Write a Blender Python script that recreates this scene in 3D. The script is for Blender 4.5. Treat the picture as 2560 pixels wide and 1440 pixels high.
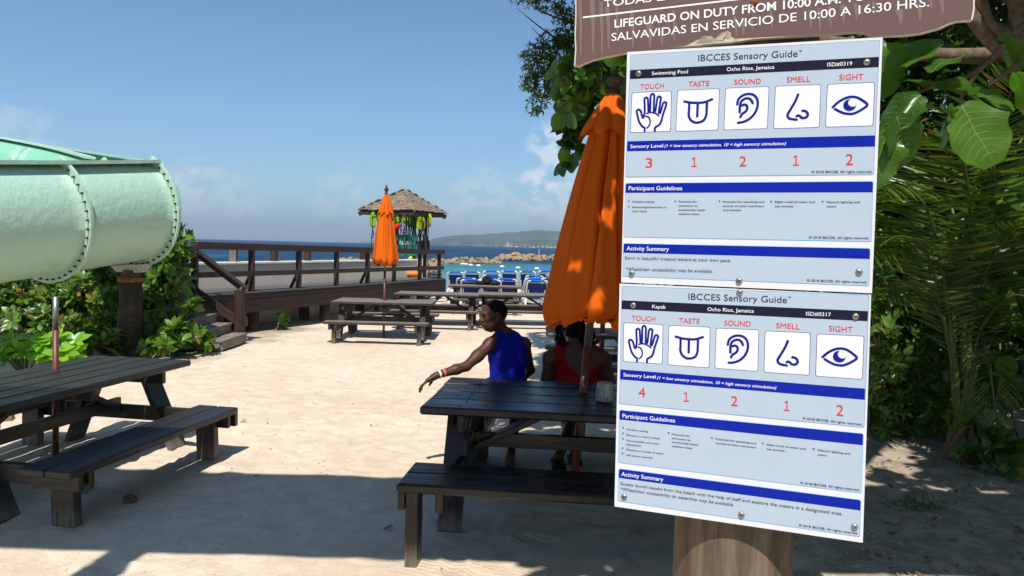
import bpy, math, random
import numpy as np
from mathutils import Vector, Matrix, noise as mnoise

for o in list(bpy.data.objects): bpy.data.objects.remove(o)
SC = bpy.context.scene
COL = SC.collection
random.seed(7); RNG = np.random.default_rng(11)
R = math.radians

# ------------------------------------------------------------------ camera
F = 1849.0; CH = 1.8
PITCH, ROLL = R(-3.23), R(1.40)
_f = Vector((0, math.cos(PITCH), math.sin(PITCH)))
_r0 = Vector((1, 0, 0)); _u0 = _r0.cross(_f)
_r = _r0 * math.cos(ROLL) + _u0 * math.sin(ROLL)
_u = -_r0 * math.sin(ROLL) + _u0 * math.cos(ROLL)
CAMP = Vector((0, 0, CH))
cam = bpy.data.objects.new('camera', bpy.data.cameras.new('camera')); COL.objects.link(cam)
cam.data.sensor_width = 36; cam.data.lens = 36 * F / 2560
cam.data.clip_start = 0.05; cam.data.clip_end = 20000
cam.matrix_world = Matrix(((_r.x, _u.x, -_f.x, 0), (_r.y, _u.y, -_f.y, 0), (_r.z, _u.z, -_f.z, CH), (0, 0, 0, 1)))
SC.camera = cam

# ------------------------------------------------------------------ world, sun, exposure
SUN_EL, SUN_AZ = R(58), R(3)          # sun high behind the camera, light travels towards +Y
world = bpy.data.worlds.new('World'); SC.world = world; world.use_nodes = True
wn = world.node_tree.nodes; wl = world.node_tree.links; wn.clear()
def N(t, tree=None, **kw):
    n = (tree or world.node_tree).nodes.new(t)
    for k, v in kw.items(): setattr(n, k, v)
    return n
wout = N('ShaderNodeOutputWorld'); wbg = N('ShaderNodeBackground')
sky = N('ShaderNodeTexSky', sky_type='NISHITA', sun_disc=False)
sky.sun_elevation = SUN_EL; sky.sun_rotation = math.pi - SUN_AZ   # sun stands behind the camera (-Y)
sky.air_density = 1.0; sky.dust_density = 0.7; sky.ozone_density = 2.0; sky.altitude = 0
wbg.inputs['Strength'].default_value = 0.098
tc = N('ShaderNodeTexCoord')
def dirmask(v, lo, hi):
    d = N('ShaderNodeVectorMath', operation='DOT_PRODUCT'); wl.new(tc.outputs['Generated'], d.inputs[0])
    d.inputs[1].default_value = Vector(v).normalized()
    m = N('ShaderNodeMapRange', interpolation_type='SMOOTHSTEP'); wl.new(d.outputs['Value'], m.inputs[0])
    m.inputs[1].default_value = lo; m.inputs[2].default_value = hi
    return m.outputs[0]
def mth(op, a, b, clamp=False):
    m = N('ShaderNodeMath', operation=op, use_clamp=clamp)
    for i, x in enumerate((a, b)):
        if isinstance(x, (int, float)): m.inputs[i].default_value = x
        else: wl.new(x, m.inputs[i])
    return m.outputs[0]
def wnoise(scale, detail, sz):
    mp = N('ShaderNodeMapping'); mp.inputs['Scale'].default_value = (1, 1, sz); wl.new(tc.outputs['Generated'], mp.inputs[0])
    n = N('ShaderNodeTexNoise'); n.inputs['Scale'].default_value = scale; n.inputs['Detail'].default_value = detail
    n.inputs['Roughness'].default_value = .6; wl.new(mp.outputs[0], n.inputs['Vector']); return n.outputs[0]
def mr(v, a, b, c=0., d=1.):
    m = N('ShaderNodeMapRange', interpolation_type='SMOOTHSTEP'); wl.new(v, m.inputs[0])
    for i, x in enumerate((a, b, c, d)): m.inputs[i + 1].default_value = x
    return m.outputs[0]
sep = N('ShaderNodeSeparateXYZ'); wl.new(tc.outputs['Generated'], sep.inputs[0])
lowband = mr(sep.outputs[2], .015, .30, 1, 0)
wisps = mth('MULTIPLY', mr(wnoise(5.0, 6, 3.2), .50, .78), mth('MULTIPLY', lowband, .16))
fine = wnoise(38, 7, 1.5)
heaps = mr(fine, .40, .58)
def puff(px, py, rad, k):
    d = _f + _r * ((px - 1280) / F) - _u * ((py - 720) / F)
    return mth('MULTIPLY', dirmask(d, math.cos(R(rad)), math.cos(R(rad * .25))), k)
pf = puff(1352, 478, 2.4, .80)
for a in ((1385, 372, 2.5, .60), (1440, 500, 3.4, .50), (500, 475, 2.8, .42), (570, 515, 3.0, .30), (40, 340, 3.0, .22), (1200, 540, 4.5, .34), (860, 500, 3.0, .22), (2700, 380, 9, .35), (-900, 450, 9, .35)):
    pf = mth('MAXIMUM', pf, puff(*a))
clouds = mth('MAXIMUM', wisps, mth('MULTIPLY', pf, heaps), True)
mix = N('ShaderNodeMixRGB'); mix.inputs[2].default_value = (8.6, 8.9, 9.3, 1)
tint = N('ShaderNodeMixRGB', blend_type='MULTIPLY'); tint.inputs[0].default_value = 1; tint.inputs[2].default_value = (0.78, 1.0, 1.16, 1)
wl.new(sky.outputs[0], tint.inputs[1]); wl.new(tint.outputs[0], mix.inputs[1])
wl.new(clouds, mix.inputs[0]); wl.new(mix.outputs[0], wbg.inputs[0]); wl.new(wbg.outputs[0], wout.inputs[0])

sun = bpy.data.objects.new('sun', bpy.data.lights.new('sun', 'SUN')); COL.objects.link(sun)
sun.data.energy = 5.0; sun.data.angle = R(.53); sun.data.color = (1.0, .955, .88)
LD = Vector((math.cos(SUN_EL) * math.sin(SUN_AZ), math.cos(SUN_EL) * math.cos(SUN_AZ), -math.sin(SUN_EL)))
sun.rotation_euler = LD.to_track_quat('-Z', 'Y').to_euler(); sun.location = (0, -5, 20)
SC.view_settings.view_transform = 'Standard'; SC.view_settings.look = 'None'
SC.view_settings.exposure = 0.22; SC.view_settings.gamma = 1.0; SC.view_settings.use_curve_mapping = False
SC.render.engine = 'CYCLES'; SC.cycles.max_bounces = 6; SC.cycles.transparent_max_bounces = 12
SC.cycles.volume_bounces = 0; SC.cycles.use_denoising = True

# ------------------------------------------------------------------ pixel helpers (2560 x 1440 of the photograph -> world)
def ray(x, y): return _f + _r * ((x - 1280) / F) - _u * ((y - 720) / F)
def atZ(x, y, z):
    d = ray(x, y); return CAMP + d * ((z - CH) / d.z)
def atY(x, y, Y):
    d = ray(x, y); return CAMP + d * (Y / d.y)

# ------------------------------------------------------------------ object helpers
def link(o, parent=None):
    COL.objects.link(o)
    if parent is not None: o.parent = parent
    return o
def thing(name, label, cat, loc=(0, 0, 0), rz=0, group=None):
    o = bpy.data.objects.new(name, None); o.empty_display_size = .1; COL.objects.link(o)
    o.location = loc; o.rotation_euler = (0, 0, rz); o['label'] = label; o['category'] = cat
    if group: o['group'] = group
    return o
def tag(o, label, cat, group=None):
    o['label'] = label; o['category'] = cat
    if group: o['group'] = group
    return o
def mesh_np(name, V, Fc, smooth=False):
    """V (n,3); Fc list of faces or (m,k) array"""
    me = bpy.data.meshes.new(name)
    V = np.asarray(V, dtype=np.float32)
    if isinstance(Fc, np.ndarray):
        m, k = Fc.shape
        me.vertices.add(len(V)); me.vertices.foreach_set('co', V.ravel())
        me.loops.add(m * k); me.loops.foreach_set('vertex_index', Fc.astype(np.int32).ravel())
        me.polygons.add(m); me.polygons.foreach_set('loop_start', np.arange(0, m * k, k, dtype=np.int32))
        me.polygons.foreach_set('loop_total', np.full(m, k, dtype=np.int32))
        me.update(calc_edges=True)
    else:
        me.from_pydata([tuple(map(float, v)) for v in V], [], Fc); me.update()
    if smooth: me.polygons.foreach_set('use_smooth', [True] * len(me.polygons)); me.update()
    return me
def ob(name, me, mat=None, parent=None, M=None, kind=None, label=None):
    o = bpy.data.objects.new(name, me); link(o, parent)
    if mat is not None and hasattr(me, 'materials') and len(me.materials) == 0: me.materials.append(mat)
    if M is not None: o.matrix_local = M
    if kind: o['kind'] = kind
    if label: o['label'] = label
    return o
class MB:
    def __init__(s): s.v = []; s.f = []
    def add(s, V, Fc):
        b = len(s.v); s.v += [tuple(v) for v in V]; s.f += [[i + b for i in f] for f in Fc]; return s
    def box(s, c, size, M=None, ch=0.0):
        V, Fc = cbox(size, ch); c = Vector(c)
        V = [(Vector(v) if M is None else M @ Vector(v)) + c for v in V]
        return s.add(V, Fc)
    def bar(s, p, q, w, h, ch=0.0, up=(0, 0, 1)):
        p, q = Vector(p), Vector(q); M = frame(q - p, up); L = (q - p).length
        return s.box((p + q) / 2, (L, w, h), M, ch)
    def tube(s, pts, rad, n=8, cap=True):
        V, Fc = tube(pts, rad, n, cap); return s.add(V, Fc)
    def build(s, name, mat, parent=None, M=None, smooth=False, kind=None, label=None):
        me = mesh_np(name, s.v, s.f, smooth); return ob(name, me, mat, parent, M, kind, label)
def frame(d, up=(0, 0, 1)):
    x = Vector(d).normalized(); up = Vector(up)
    if abs(x.dot(up.normalized())) > .98: up = Vector((0, 1, 0)) if abs(x.y) < .9 else Vector((1, 0, 0))
    y = up.cross(x).normalized(); z = x.cross(y)
    return Matrix((x, y, z)).transposed()
def cbox(size, ch=0.0):
    a, b, c = [s / 2 for s in size]
    if ch <= 0:
        V = [(x, y, z) for x in (-a, a) for y in (-b, b) for z in (-c, c)]
        return V, [[0, 1, 3, 2], [4, 6, 7, 5], [0, 4, 5, 1], [2, 3, 7, 6], [0, 2, 6, 4], [1, 5, 7, 3]]
    ch = min(ch, a * .45, b * .45, c * .45); V = []; idx = {}
    for sx in (-1, 1):
        for sy in (-1, 1):
            for sz in (-1, 1):
                for k in range(3):
                    e = [a, b, c]; d = [ch, ch, ch]; d[k] = 0
                    idx[(sx, sy, sz, k)] = len(V); V.append((sx * (e[0] - d[0]), sy * (e[1] - d[1]), sz * (e[2] - d[2])))
    Fc = []
    def fc(l):
        P = [Vector(V[i]) for i in l]; n = (P[1] - P[0]).cross(P[2] - P[0]); cen = sum(P, Vector()) / len(P)
        Fc.append(l if n.dot(cen) > 0 else l[::-1])
    for k in range(3):
        for s in (-1, 1):
            q = []
            for (p, r) in ((-1, -1), (-1, 1), (1, 1), (1, -1)):
                t = [0, 0, 0]; t[k] = s; o2 = [i for i in range(3) if i != k]; t[o2[0]] = p; t[o2[1]] = r
                q.append(idx[(t[0], t[1], t[2], k)])
            fc(q)
    for k in range(3):
        o2 = [i for i in range(3) if i != k]
        for p in (-1, 1):
            for r in (-1, 1):
                q = []
                for s, kk in ((-1, o2[0]), (-1, o2[1]), (1, o2[1]), (1, o2[0])):
                    t = [0, 0, 0]; t[k] = s; t[o2[0]] = p; t[o2[1]] = r; q.append(idx[(t[0], t[1], t[2], kk)])
                fc(q)
    for sx in (-1, 1):
        for sy in (-1, 1):
            for sz in (-1, 1): fc([idx[(sx, sy, sz, k)] for k in range(3)])
    return V, Fc
def tube(pts, rad, n=8, cap=True):
    pts = [Vector(p) for p in pts]; m = len(pts)
    rad = [rad] * m if isinstance(rad, (int, float)) else list(rad)
    V = []; Fc = []; prev = None
    for i, p in enumerate(pts):
        t = (pts[min(i + 1, m - 1)] - pts[max(i - 1, 0)]).normalized()
        if prev is None:
            a = Vector((0, 0, 1)) if abs(t.z) < .9 else Vector((1, 0, 0)); prev = t.cross(a).normalized()
        prev = (prev - t * prev.dot(t)).normalized(); b = t.cross(prev)
        for k in range(n):
            an = 2 * math.pi * k / n; V.append(p + (prev * math.cos(an) + b * math.sin(an)) * rad[i])
    for i in range(m - 1):
        for k in range(n):
            k2 = (k + 1) % n; Fc.append([i * n + k, i * n + k2, (i + 1) * n + k2, (i + 1) * n + k])
    if cap: Fc.append(list(range(n))[::-1]); Fc.append([(m - 1) * n + k for k in range(n)])
    return V, Fc
def lathe(prof, n=24):
    V = []; Fc = []
    for (r, z) in prof:
        for k in range(n): V.append((r * math.cos(2 * math.pi * k / n), r * math.sin(2 * math.pi * k / n), z))
    for i in range(len(prof) - 1):
        for k in range(n):
            k2 = (k + 1) % n; Fc.append([i * n + k, i * n + k2, (i + 1) * n + k2, (i + 1) * n + k])
    return V, Fc
_pl = {}
def plank(name, L, W, T, mat, parent, p, M3=None, ch=.004, label=None):
    """one board: local x runs along it; mesh data shared between equal sizes"""
    key = (name, round(L, 3), round(W, 3), round(T, 3), mat.name)
    if key not in _pl:
        V, Fc = cbox((L, W, T), ch); me = mesh_np(name, V, Fc); me.materials.append(mat); _pl[key] = me
    M = Matrix.Translation(Vector(p)) @ (M3.to_4x4() if M3 is not None else Matrix.Identity(4))
    return ob(name, _pl[key], None, parent, M, label=label)
def bar(name, p, q, w, h, mat, parent, ch=.004, up=(0, 0, 1), label=None):
    p, q = Vector(p), Vector(q)
    return plank(name, (q - p).length, w, h, mat, parent, (p + q) / 2, frame(q - p, up), ch, label)
def copy_tree(o, parent=None):
    c = o.copy(); COL.objects.link(c); c.parent = parent
    for ch in list(o.children): copy_tree(ch, c)
    return c
def crom(pts, n=6, closed=False):
    P = [Vector(p) for p in pts]; out = []; m = len(P)
    rng = range(m if closed else m - 1)
    for i in rng:
        if closed: a, b, c, d = P[(i - 1) % m], P[i], P[(i + 1) % m], P[(i + 2) % m]
        else: a, b, c, d = P[max(i - 1, 0)], P[i], P[i + 1], P[min(i + 2, m - 1)]
        for k in range(n):
            t = k / n
            out.append(.5 * ((2 * b) + (c - a) * t + (2 * a - 5 * b + 4 * c - d) * t * t + (3 * b - a - 3 * c + d) * t ** 3))
    if not closed: out.append(P[-1])
    return out

# ------------------------------------------------------------------ materials
def newmat(name):
    m = bpy.data.materials.new(name); m.use_nodes = True; t = m.node_tree; t.nodes.clear()
    out = t.nodes.new('ShaderNodeOutputMaterial'); b = t.nodes.new('ShaderNodeBsdfPrincipled')
    t.links.new(b.outputs[0], out.inputs[0]); return m, t, b, out
class G:
    """tiny node-graph helper"""
    def __init__(s, name): s.m, s.t, s.b, s.out = newmat(name)
    def n(s, ty, **kw):
        x = s.t.nodes.new(ty)
        for k, v in kw.items(): setattr(x, k, v)
        return x
    def set(s, inp, v):
        if isinstance(v, bpy.types.NodeSocket): s.t.links.new(v, inp)
        elif isinstance(v, (tuple, list)) and len(v) == 3 and inp.type == 'RGBA': inp.default_value = (*v, 1)
        else: inp.default_value = v
    def P(s, **kw):
        for k, v in kw.items(): s.set(s.b.inputs[k.replace('_', ' ')], v)
        return s
    def co(s, which='Object', scale=(1, 1, 1), rnd=0, loc=(0, 0, 0), rot=(0, 0, 0)):
        c = s.n('ShaderNodeTexCoord').outputs[which]
        if rnd:
            oi = s.n('ShaderNodeObjectInfo'); v = s.n('ShaderNodeVectorMath', operation='MULTIPLY_ADD')
            cmb = s.n('ShaderNodeCombineXYZ')
            for i in range(3): s.t.links.new(oi.outputs['Random'], cmb.inputs[i])
            s.t.links.new(cmb.outputs[0], v.inputs[0]); v.inputs[1].default_value = (rnd, rnd * 1.7, rnd * .6); s.t.links.new(c, v.inputs[2]); c = v.outputs[0]
        mp = s.n('ShaderNodeMapping'); mp.inputs['Scale'].default_value = scale; mp.inputs['Location'].default_value = loc; mp.inputs['Rotation'].default_value = rot
        s.t.links.new(c, mp.inputs[0]); return mp.outputs[0]
    def noise(s, vec, scale, detail=4, rough=.55, dist=0.):
        x = s.n('ShaderNodeTexNoise'); s.t.links.new(vec, x.inputs['Vector']); x.inputs['Scale'].default_value = scale
        x.inputs['Detail'].default_value = detail; x.inputs['Roughness'].default_value = rough; x.inputs['Distortion'].default_value = dist
        return x.outputs[0]
    def ramp(s, fac, stops, interp='LINEAR'):
        x = s.n('ShaderNodeValToRGB'); s.t.links.new(fac, x.inputs[0]); x.color_ramp.interpolation = interp
        el = x.color_ramp.elements
        while len(el) > 1: el.remove(el[0])
        el[0].position = stops[0][0]; el[0].color = (*stops[0][1], 1)
        for p, c in stops[1:]: e = el.new(p); e.color = (*c, 1)
        return x.outputs[0]
    def mr(s, v, a, b, c=0., d=1., smooth=True):
        x = s.n('ShaderNodeMapRange', interpolation_type='SMOOTHSTEP' if smooth else 'LINEAR'); s.t.links.new(v, x.inputs[0])
        for i, k in enumerate((a, b, c, d)): x.inputs[i + 1].default_value = k
        return x.outputs[0]
    def mix(s, fac, a, b, blend='MIX'):
        x = s.n('ShaderNodeMixRGB', blend_type=blend); s.set(x.inputs[0], fac); s.set(x.inputs[1], a); s.set(x.inputs[2], b); return x.outputs[0]
    def math(s, op, a, b=0.):
        x = s.n('ShaderNodeMath', operation=op); s.set(x.inputs[0], a); s.set(x.inputs[1], b); return x.outputs[0]
    def bump(s, h, strength, dist=.01, prev=None):
        x = s.n('ShaderNodeBump'); s.t.links.new(h, x.inputs['Height']); x.inputs['Strength'].default_value = strength; x.inputs['Distance'].default_value = dist
        if prev is not None: s.t.links.new(prev, x.inputs['Normal'])
        return x.outputs[0]
    def done(s, bump=None):
        if bump is not None: s.t.links.new(bump, s.b.inputs['Normal'])
        return s.m
    def island(s): return s.n('ShaderNodeNewGeometry').outputs['Random Per Island']
    def objrand(s): return s.n('ShaderNodeObjectInfo').outputs['Random']

def wood(name, dark, mid, light, rough=(.35, .6), worn=.62, wear=(.3, .26, .22), bumpk=.4, spec=.5, tops=None):
    g = G(name); v = g.co('Object', (1.3, 16, 16), rnd=9.)
    n1 = g.noise(v, 2.2, 7, .62, .6); n2 = g.noise(g.co('Object', (2, 6, 6), rnd=5.), 1.3, 3)
    c = g.ramp(n1, [(.30, dark), (.52, mid), (.75, light)])
    c = g.mix(g.mr(n2, .35, .75, 0, .6), c, dark)
    c = g.mix(g.math('MULTIPLY', g.objrand(), .35), c, mid)
    w = g.noise(g.co('Object', (3, 22, 22), rnd=3.), 3.0, 8, .7)
    c = g.mix(g.mr(w, worn, worn + .12, 0, .8), c, wear)
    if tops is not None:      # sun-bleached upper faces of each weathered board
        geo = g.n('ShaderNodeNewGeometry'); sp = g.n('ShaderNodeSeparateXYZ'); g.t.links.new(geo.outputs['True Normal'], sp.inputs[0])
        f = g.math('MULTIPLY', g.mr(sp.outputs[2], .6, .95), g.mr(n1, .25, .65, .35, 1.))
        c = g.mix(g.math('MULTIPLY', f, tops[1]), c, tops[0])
    gp = g.n('ShaderNodeNewGeometry'); sz = g.n('ShaderNodeSeparateXYZ'); g.t.links.new(gp.outputs['Position'], sz.inputs[0])
    c = g.mix(g.math('MULTIPLY', g.mr(sz.outputs[2], .02, .16, .5, 0), g.mr(n1, .3, .6, .3, 1)), c, (.30, .25, .20))      # sand dust clinging to the lowest part
    g.P(Base_Color=c, Roughness=g.mr(n1, .3, .7, rough[0], rough[1]), Specular_IOR_Level=spec)
    return g.done(g.bump(n1, bumpk, .004, g.bump(w, .25, .002)))
M_near = wood('black_stained_wood', (.006, .005, .005), (.016, .012, .010), (.040, .028, .021), (.20, .5), .62, (.15, .11, .08), .6, .42)
M_left = wood('dark_green_black_wood', (.008, .008, .007), (.020, .018, .015), (.045, .038, .030), (.28, .6), .62, (.18, .14, .11), .6, .5)
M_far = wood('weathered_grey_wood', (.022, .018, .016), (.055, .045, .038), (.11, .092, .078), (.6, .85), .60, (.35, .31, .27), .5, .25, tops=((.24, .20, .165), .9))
M_deck = wood('dark_brown_deck_wood', (.016, .010, .009), (.036, .020, .016), (.070, .038, .028), (.5, .75), .74, (.16, .12, .10), .4, .3)
M_decktop = wood('grey_deck_board', (.05, .05, .05), (.11, .105, .10), (.20, .185, .17), (.6, .85), .7, (.3, .28, .25), .4, .25)
M_rail = wood('red_brown_rail_wood', (.018, .010, .008), (.044, .022, .016), (.09, .048, .036), (.45, .7), .68, (.22, .16, .13), .4, .35)
M_step = wood('worn_pale_step_wood', (.10, .09, .075), (.21, .19, .16), (.36, .33, .28), (.7, .9), .62, (.42, .38, .33), .5, .2)
M_pile = wood('brown_timber_pile', (.03, .022, .016), (.07, .052, .036), (.13, .10, .07), (.7, .9), .66, (.2, .17, .13), .4, .2)

def plain(name, col, rough=.5, spec=.5, metal=0., var=.12, scale=8., bumpk=.0, bs=40., **kw):
    g = G(name); n = g.noise(g.co('Object', rnd=4.), scale, 4)
    d = tuple(c * (1 - var) for c in col); l = tuple(min(1, c * (1 + var)) for c in col)
    g.P(Base_Color=g.ramp(n, [(.3, d), (.7, l)]), Roughness=rough, Specular_IOR_Level=spec, Metallic=metal, **kw)
    b = g.bump(g.noise(g.co('Object'), bs, 4), bumpk, .003) if bumpk else None
    return g.done(b)
M_metal = plain('dull_steel', (.34, .33, .31), .45, .5, .85, .35, 60)
M_rust = plain('rusty_iron', (.20, .075, .03), .85, .3, 0, .5, 14)
M_bolt = plain('dark_bolt', (.07, .055, .045), .6, .5, .6, .3)
M_polebr = plain('red_brown_painted_pole', (.13, .035, .022), .45, .5, 0, .15)
M_white = plain('white_plastic', (.72, .72, .70), .4, .5, 0, .05)
M_sling = plain('dark_blue_sling_fabric', (.010, .028, .15), .8, .2, 0, .15, 30)
M_sling2 = plain('bright_blue_strap_fabric', (.012, .13, .58), .7, .2, 0, .1, 30)
M_black = plain('black_webbing', (.012, .012, .013), .8, .2)
M_yellow = plain('yellow_plastic_sheet', (.85, .68, .02), .5, .4, 0, .08)
M_green = plain('green_painted_timber', (.012, .17, .11), .5, .4, 0, .15)
M_green2 = plain('dark_green_painted_timber', (.008, .06, .05), .5, .4, 0, .15)
M_orangef = plain('orange_foam', (.85, .20, .01), .6, .3, 0, .08)
M_wristr = plain('coral_wristband', (.80, .12, .08), .5); M_wristw = plain('white_wristband', (.75, .75, .73), .5)
M_house = plain('pale_house_wall', (.42, .41, .38), .8); M_hroof = plain('house_roof', (.35, .25, .20), .8, .3, 0, .4, .05)

def fabric(name, col, trans=.35):
    g = G(name); n = g.noise(g.co('Object'), 5, 3)
    w = g.noise(g.co('Object', (1, 1, 1)), 320, 2)
    c = g.mix(g.mr(n, .3, .7, 0, .25), col, tuple(x * .72 for x in col))
    c = g.mix(g.mr(w, .4, .6, 0, .12), c, tuple(x * .6 for x in col))
    g.P(Base_Color=c, Roughness=.85, Specular_IOR_Level=.15)
    tr = g.n('ShaderNodeBsdfTranslucent'); g.set(tr.inputs[0], c); mx = g.n('ShaderNodeMixShader'); mx.inputs[0].default_value = trans
    g.t.links.new(g.b.outputs[0], mx.inputs[1]); g.t.links.new(tr.outputs[0], mx.inputs[2]); g.t.links.new(mx.outputs[0], g.out.inputs[0])
    return g.done(g.bump(w, .15, .001, g.bump(g.noise(g.co('Object'), 14, 3), .25, .01)))
M_orange = fabric('orange_canvas', (.76, .138, .007), .14)
M_tank = fabric('royal_blue_knit', (.005, .012, .30), .04)
M_red = fabric('red_swimsuit_fabric', (.26, .003, .007), .03)
M_redshirt = fabric('bright_red_shirt', (.75, .02, .03), .1)
M_short = fabric('dark_shorts', (.02, .02, .03), .05)
M_lime = fabric('lime_vest_fabric', (.22, .44, .015), .1)
M_limey = fabric('yellow_lime_vest_fabric', (.42, .50, .02), .1)
M_bluebag = fabric('blue_towel_fabric', (.01, .16, .70), .1)

def leafmat(name, cols, rough=.38, trans=.30, tcol=None, spec=.5, yellow=.04):
    g = G(name); r = g.math('FRACT', g.math('ADD', g.island(), g.objrand()))
    st = [(i / max(1, len(cols) - 1) * .94, c) for i, c in enumerate(cols)]
    c = g.ramp(r, st)
    if yellow: c = g.mix(g.mr(r, 1 - yellow, 1 - yellow + .01), c, (.30, .17, .03))
    n = g.noise(g.co('Object'), 30, 3); c = g.mix(g.mr(n, .35, .7, 0, .3), c, cols[0])
    g.P(Base_Color=c, Roughness=rough, Specular_IOR_Level=spec)
    tr = g.n('ShaderNodeBsdfTranslucent'); tcx = g.mix(1., c, tcol or (1.9, 2.3, .6), 'MULTIPLY'); g.t.links.new(tcx, tr.inputs[0])
    mx = g.n('ShaderNodeMixShader'); mx.inputs[0].default_value = trans
    g.t.links.new(g.b.outputs[0], mx.inputs[1]); g.t.links.new(tr.outputs[0], mx.inputs[2]); g.t.links.new(mx.outputs[0], g.out.inputs[0])
    return g.done()
M_leafA = leafmat('scaevola_leaf', [(.030, .075, .012), (.055, .12, .016), (.10, .19, .02), (.16, .27, .03)], .35)
M_leafB = leafmat('dark_shrub_leaf', [(.014, .038, .007), (.026, .065, .010), (.045, .10, .014), (.09, .16, .02)], .4)
M_leafC = leafmat('sea_grape_leaf', [(.026, .070, .010), (.05, .12, .014), (.09, .18, .018), (.15, .26, .025)], .28, .38)
M_leafD = leafmat('small_tree_leaf', [(.020, .045, .008), (.04, .085, .012), (.07, .13, .02)], .4, .3)
M_frond = leafmat('palm_leaflet', [(.030, .065, .012), (.065, .12, .018), (.13, .20, .028)], .32, .3, yellow=.02)
M_rosette = leafmat('bright_rosette_leaf', [(.12, .26, .02), (.17, .36, .025), (.25, .44, .04)], .35, .35, yellow=0)
M_dead = leafmat('dry_leaf', [(.14, .08, .04), (.24, .15, .08), (.33, .24, .14)], .8, .1, (1.2, 1, .8), .2, 0)
M_bark = plain('grey_brown_bark', (.13, .095, .065), .9, .15, 0, .45, 20, .9, 30)
M_stem = plain('pale_shrub_stem', (.22, .16, .09), .85, .2, 0, .4, 20, .4, 40)
M_palmstem = plain('green_palm_stem', (.09, .12, .03), .5, .4, 0, .35, 12)
M_rib = plain('leaf_rib', (.13, .22, .05), .6, .2)

# sand
g = G('sand'); v = g.co('Object')
a_ = g.noise(v, .55, 5, .6); b_ = g.noise(v, 6, 5, .65); c_ = g.noise(v, 130, 3, .7)
c = g.ramp(a_, [(.3, (.62, .495, .365)), (.55, (.72, .605, .475)), (.8, (.78, .68, .56))])
c = g.mix(g.mr(b_, .35, .70, .38, 0), c, (.44, .34, .24))
c = g.mix(g.mr(c_, .56, .70, 0, .30), c, (.66, .60, .52)); c = g.mix(g.mr(c_, .26, .40, .34, 0), c, (.20, .145, .10))
vo = g.n('ShaderNodeTexVoronoi'); g.t.links.new(v, vo.inputs['Vector']); vo.inputs['Scale'].default_value = 26
c = g.mix(g.mr(vo.outputs['Distance'], .05, .10, .55, 0), c, (.62, .56, .48))
vd = g.n('ShaderNodeTexVoronoi'); g.t.links.new(g.co('Object', loc=(3.3, 1.7, 0)), vd.inputs['Vector']); vd.inputs['Scale'].default_value = 7
c = g.mix(g.mr(vd.outputs['Distance'], .03, .07, .6, 0), c, (.13, .09, .06))
spx = g.n('ShaderNodeSeparateXYZ'); g.t.links.new(g.n('ShaderNodeTexCoord').outputs['Object'], spx.inputs[0])
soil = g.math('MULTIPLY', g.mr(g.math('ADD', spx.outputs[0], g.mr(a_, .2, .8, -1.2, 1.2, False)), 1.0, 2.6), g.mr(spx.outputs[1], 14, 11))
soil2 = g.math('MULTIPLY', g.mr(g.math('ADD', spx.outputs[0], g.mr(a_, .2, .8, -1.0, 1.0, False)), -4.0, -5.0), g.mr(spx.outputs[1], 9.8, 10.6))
c = g.mix(g.math('MULTIPLY', g.math('MAXIMUM', soil, soil2), .75), c, g.mix(g.mr(b_, .4, .6), (.20, .155, .12), (.34, .27, .21)))      # litter-stained soil under the trees; right side also tinted darker to deepen the shade
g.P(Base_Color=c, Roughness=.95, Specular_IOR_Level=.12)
wv = g.n('ShaderNodeTexWave'); g.t.links.new(g.co('Object', rot=(0, 0, R(-62))), wv.inputs['Vector']); wv.inputs['Scale'].default_value = 7.5; wv.inputs['Distortion'].default_value = 5.5; wv.inputs['Detail'].default_value = 2; wv.inputs['Detail Scale'].default_value = .6
geo = g.n('ShaderNodeTexCoord'); sp = g.n('ShaderNodeSeparateXYZ'); g.t.links.new(geo.outputs['Object'], sp.inputs[0])
msk = g.math('MULTIPLY', g.math('MULTIPLY', g.mr(sp.outputs[0], -1.2, -.5), g.mr(sp.outputs[1], 5.6, 4.4)), g.mr(g.noise(v, 1.7, 2), .42, .62))
b1 = g.bump(g.math('MULTIPLY', wv.outputs[1], msk), .4, .007)
b2 = g.bump(b_, .55, .018, b1); b3 = g.bump(c_, .6, .006, b2)
b4 = g.bump(g.noise(v, 30, 4, .7), .7, .012, b3)
M_sand = g.done(b4)

# slide fibreglass
def slidemat(name, col):
    g = G(name); v = g.co('Object'); n = g.noise(v, 1.2, 4); n2 = g.noise(v, 9, 6, .6)
    c = g.mix(g.mr(n, .4, .8, 0, .35), col, (col[0] * 1.15, col[1] * .93, col[2] * .82))
    st = g.noise(g.co('Object', (1, 1, 3)), 2.0, 6, .65); c = g.mix(g.mr(st, .56, .76, 0, .30), c, (.26, .33, .24))
    sp_ = g.noise(v, 60, 3); c = g.mix(g.mr(sp_, .66, .74, 0, .25), c, (.2, .22, .17))
    g.P(Base_Color=c, Roughness=.42, Specular_IOR_Level=.45)
    return g.done(g.bump(n2, .55, .03, g.bump(g.noise(v, 40, 4), .2, .003)))
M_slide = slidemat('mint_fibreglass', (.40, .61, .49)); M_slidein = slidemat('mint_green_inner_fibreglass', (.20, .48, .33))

g = G('rendered_wall'); v = g.co('Object'); n = g.noise(v, 3, 6, .6)
c = g.ramp(n, [(.3, (.55, .50, .40)), (.7, (.65, .60, .48))]); st = g.noise(g.co('Object', (6, 6, .6)), 2, 5)
c = g.mix(g.mr(st, .60, .75, 0, .3), c, (.27, .24, .19)); g.P(Base_Color=c, Roughness=.9); M_wall = g.done(g.bump(g.noise(v, 60, 4), .3, .004))
M_coping = plain('cream_coping', (.66, .63, .55), .8, .2, 0, .1, 4, .2)

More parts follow.
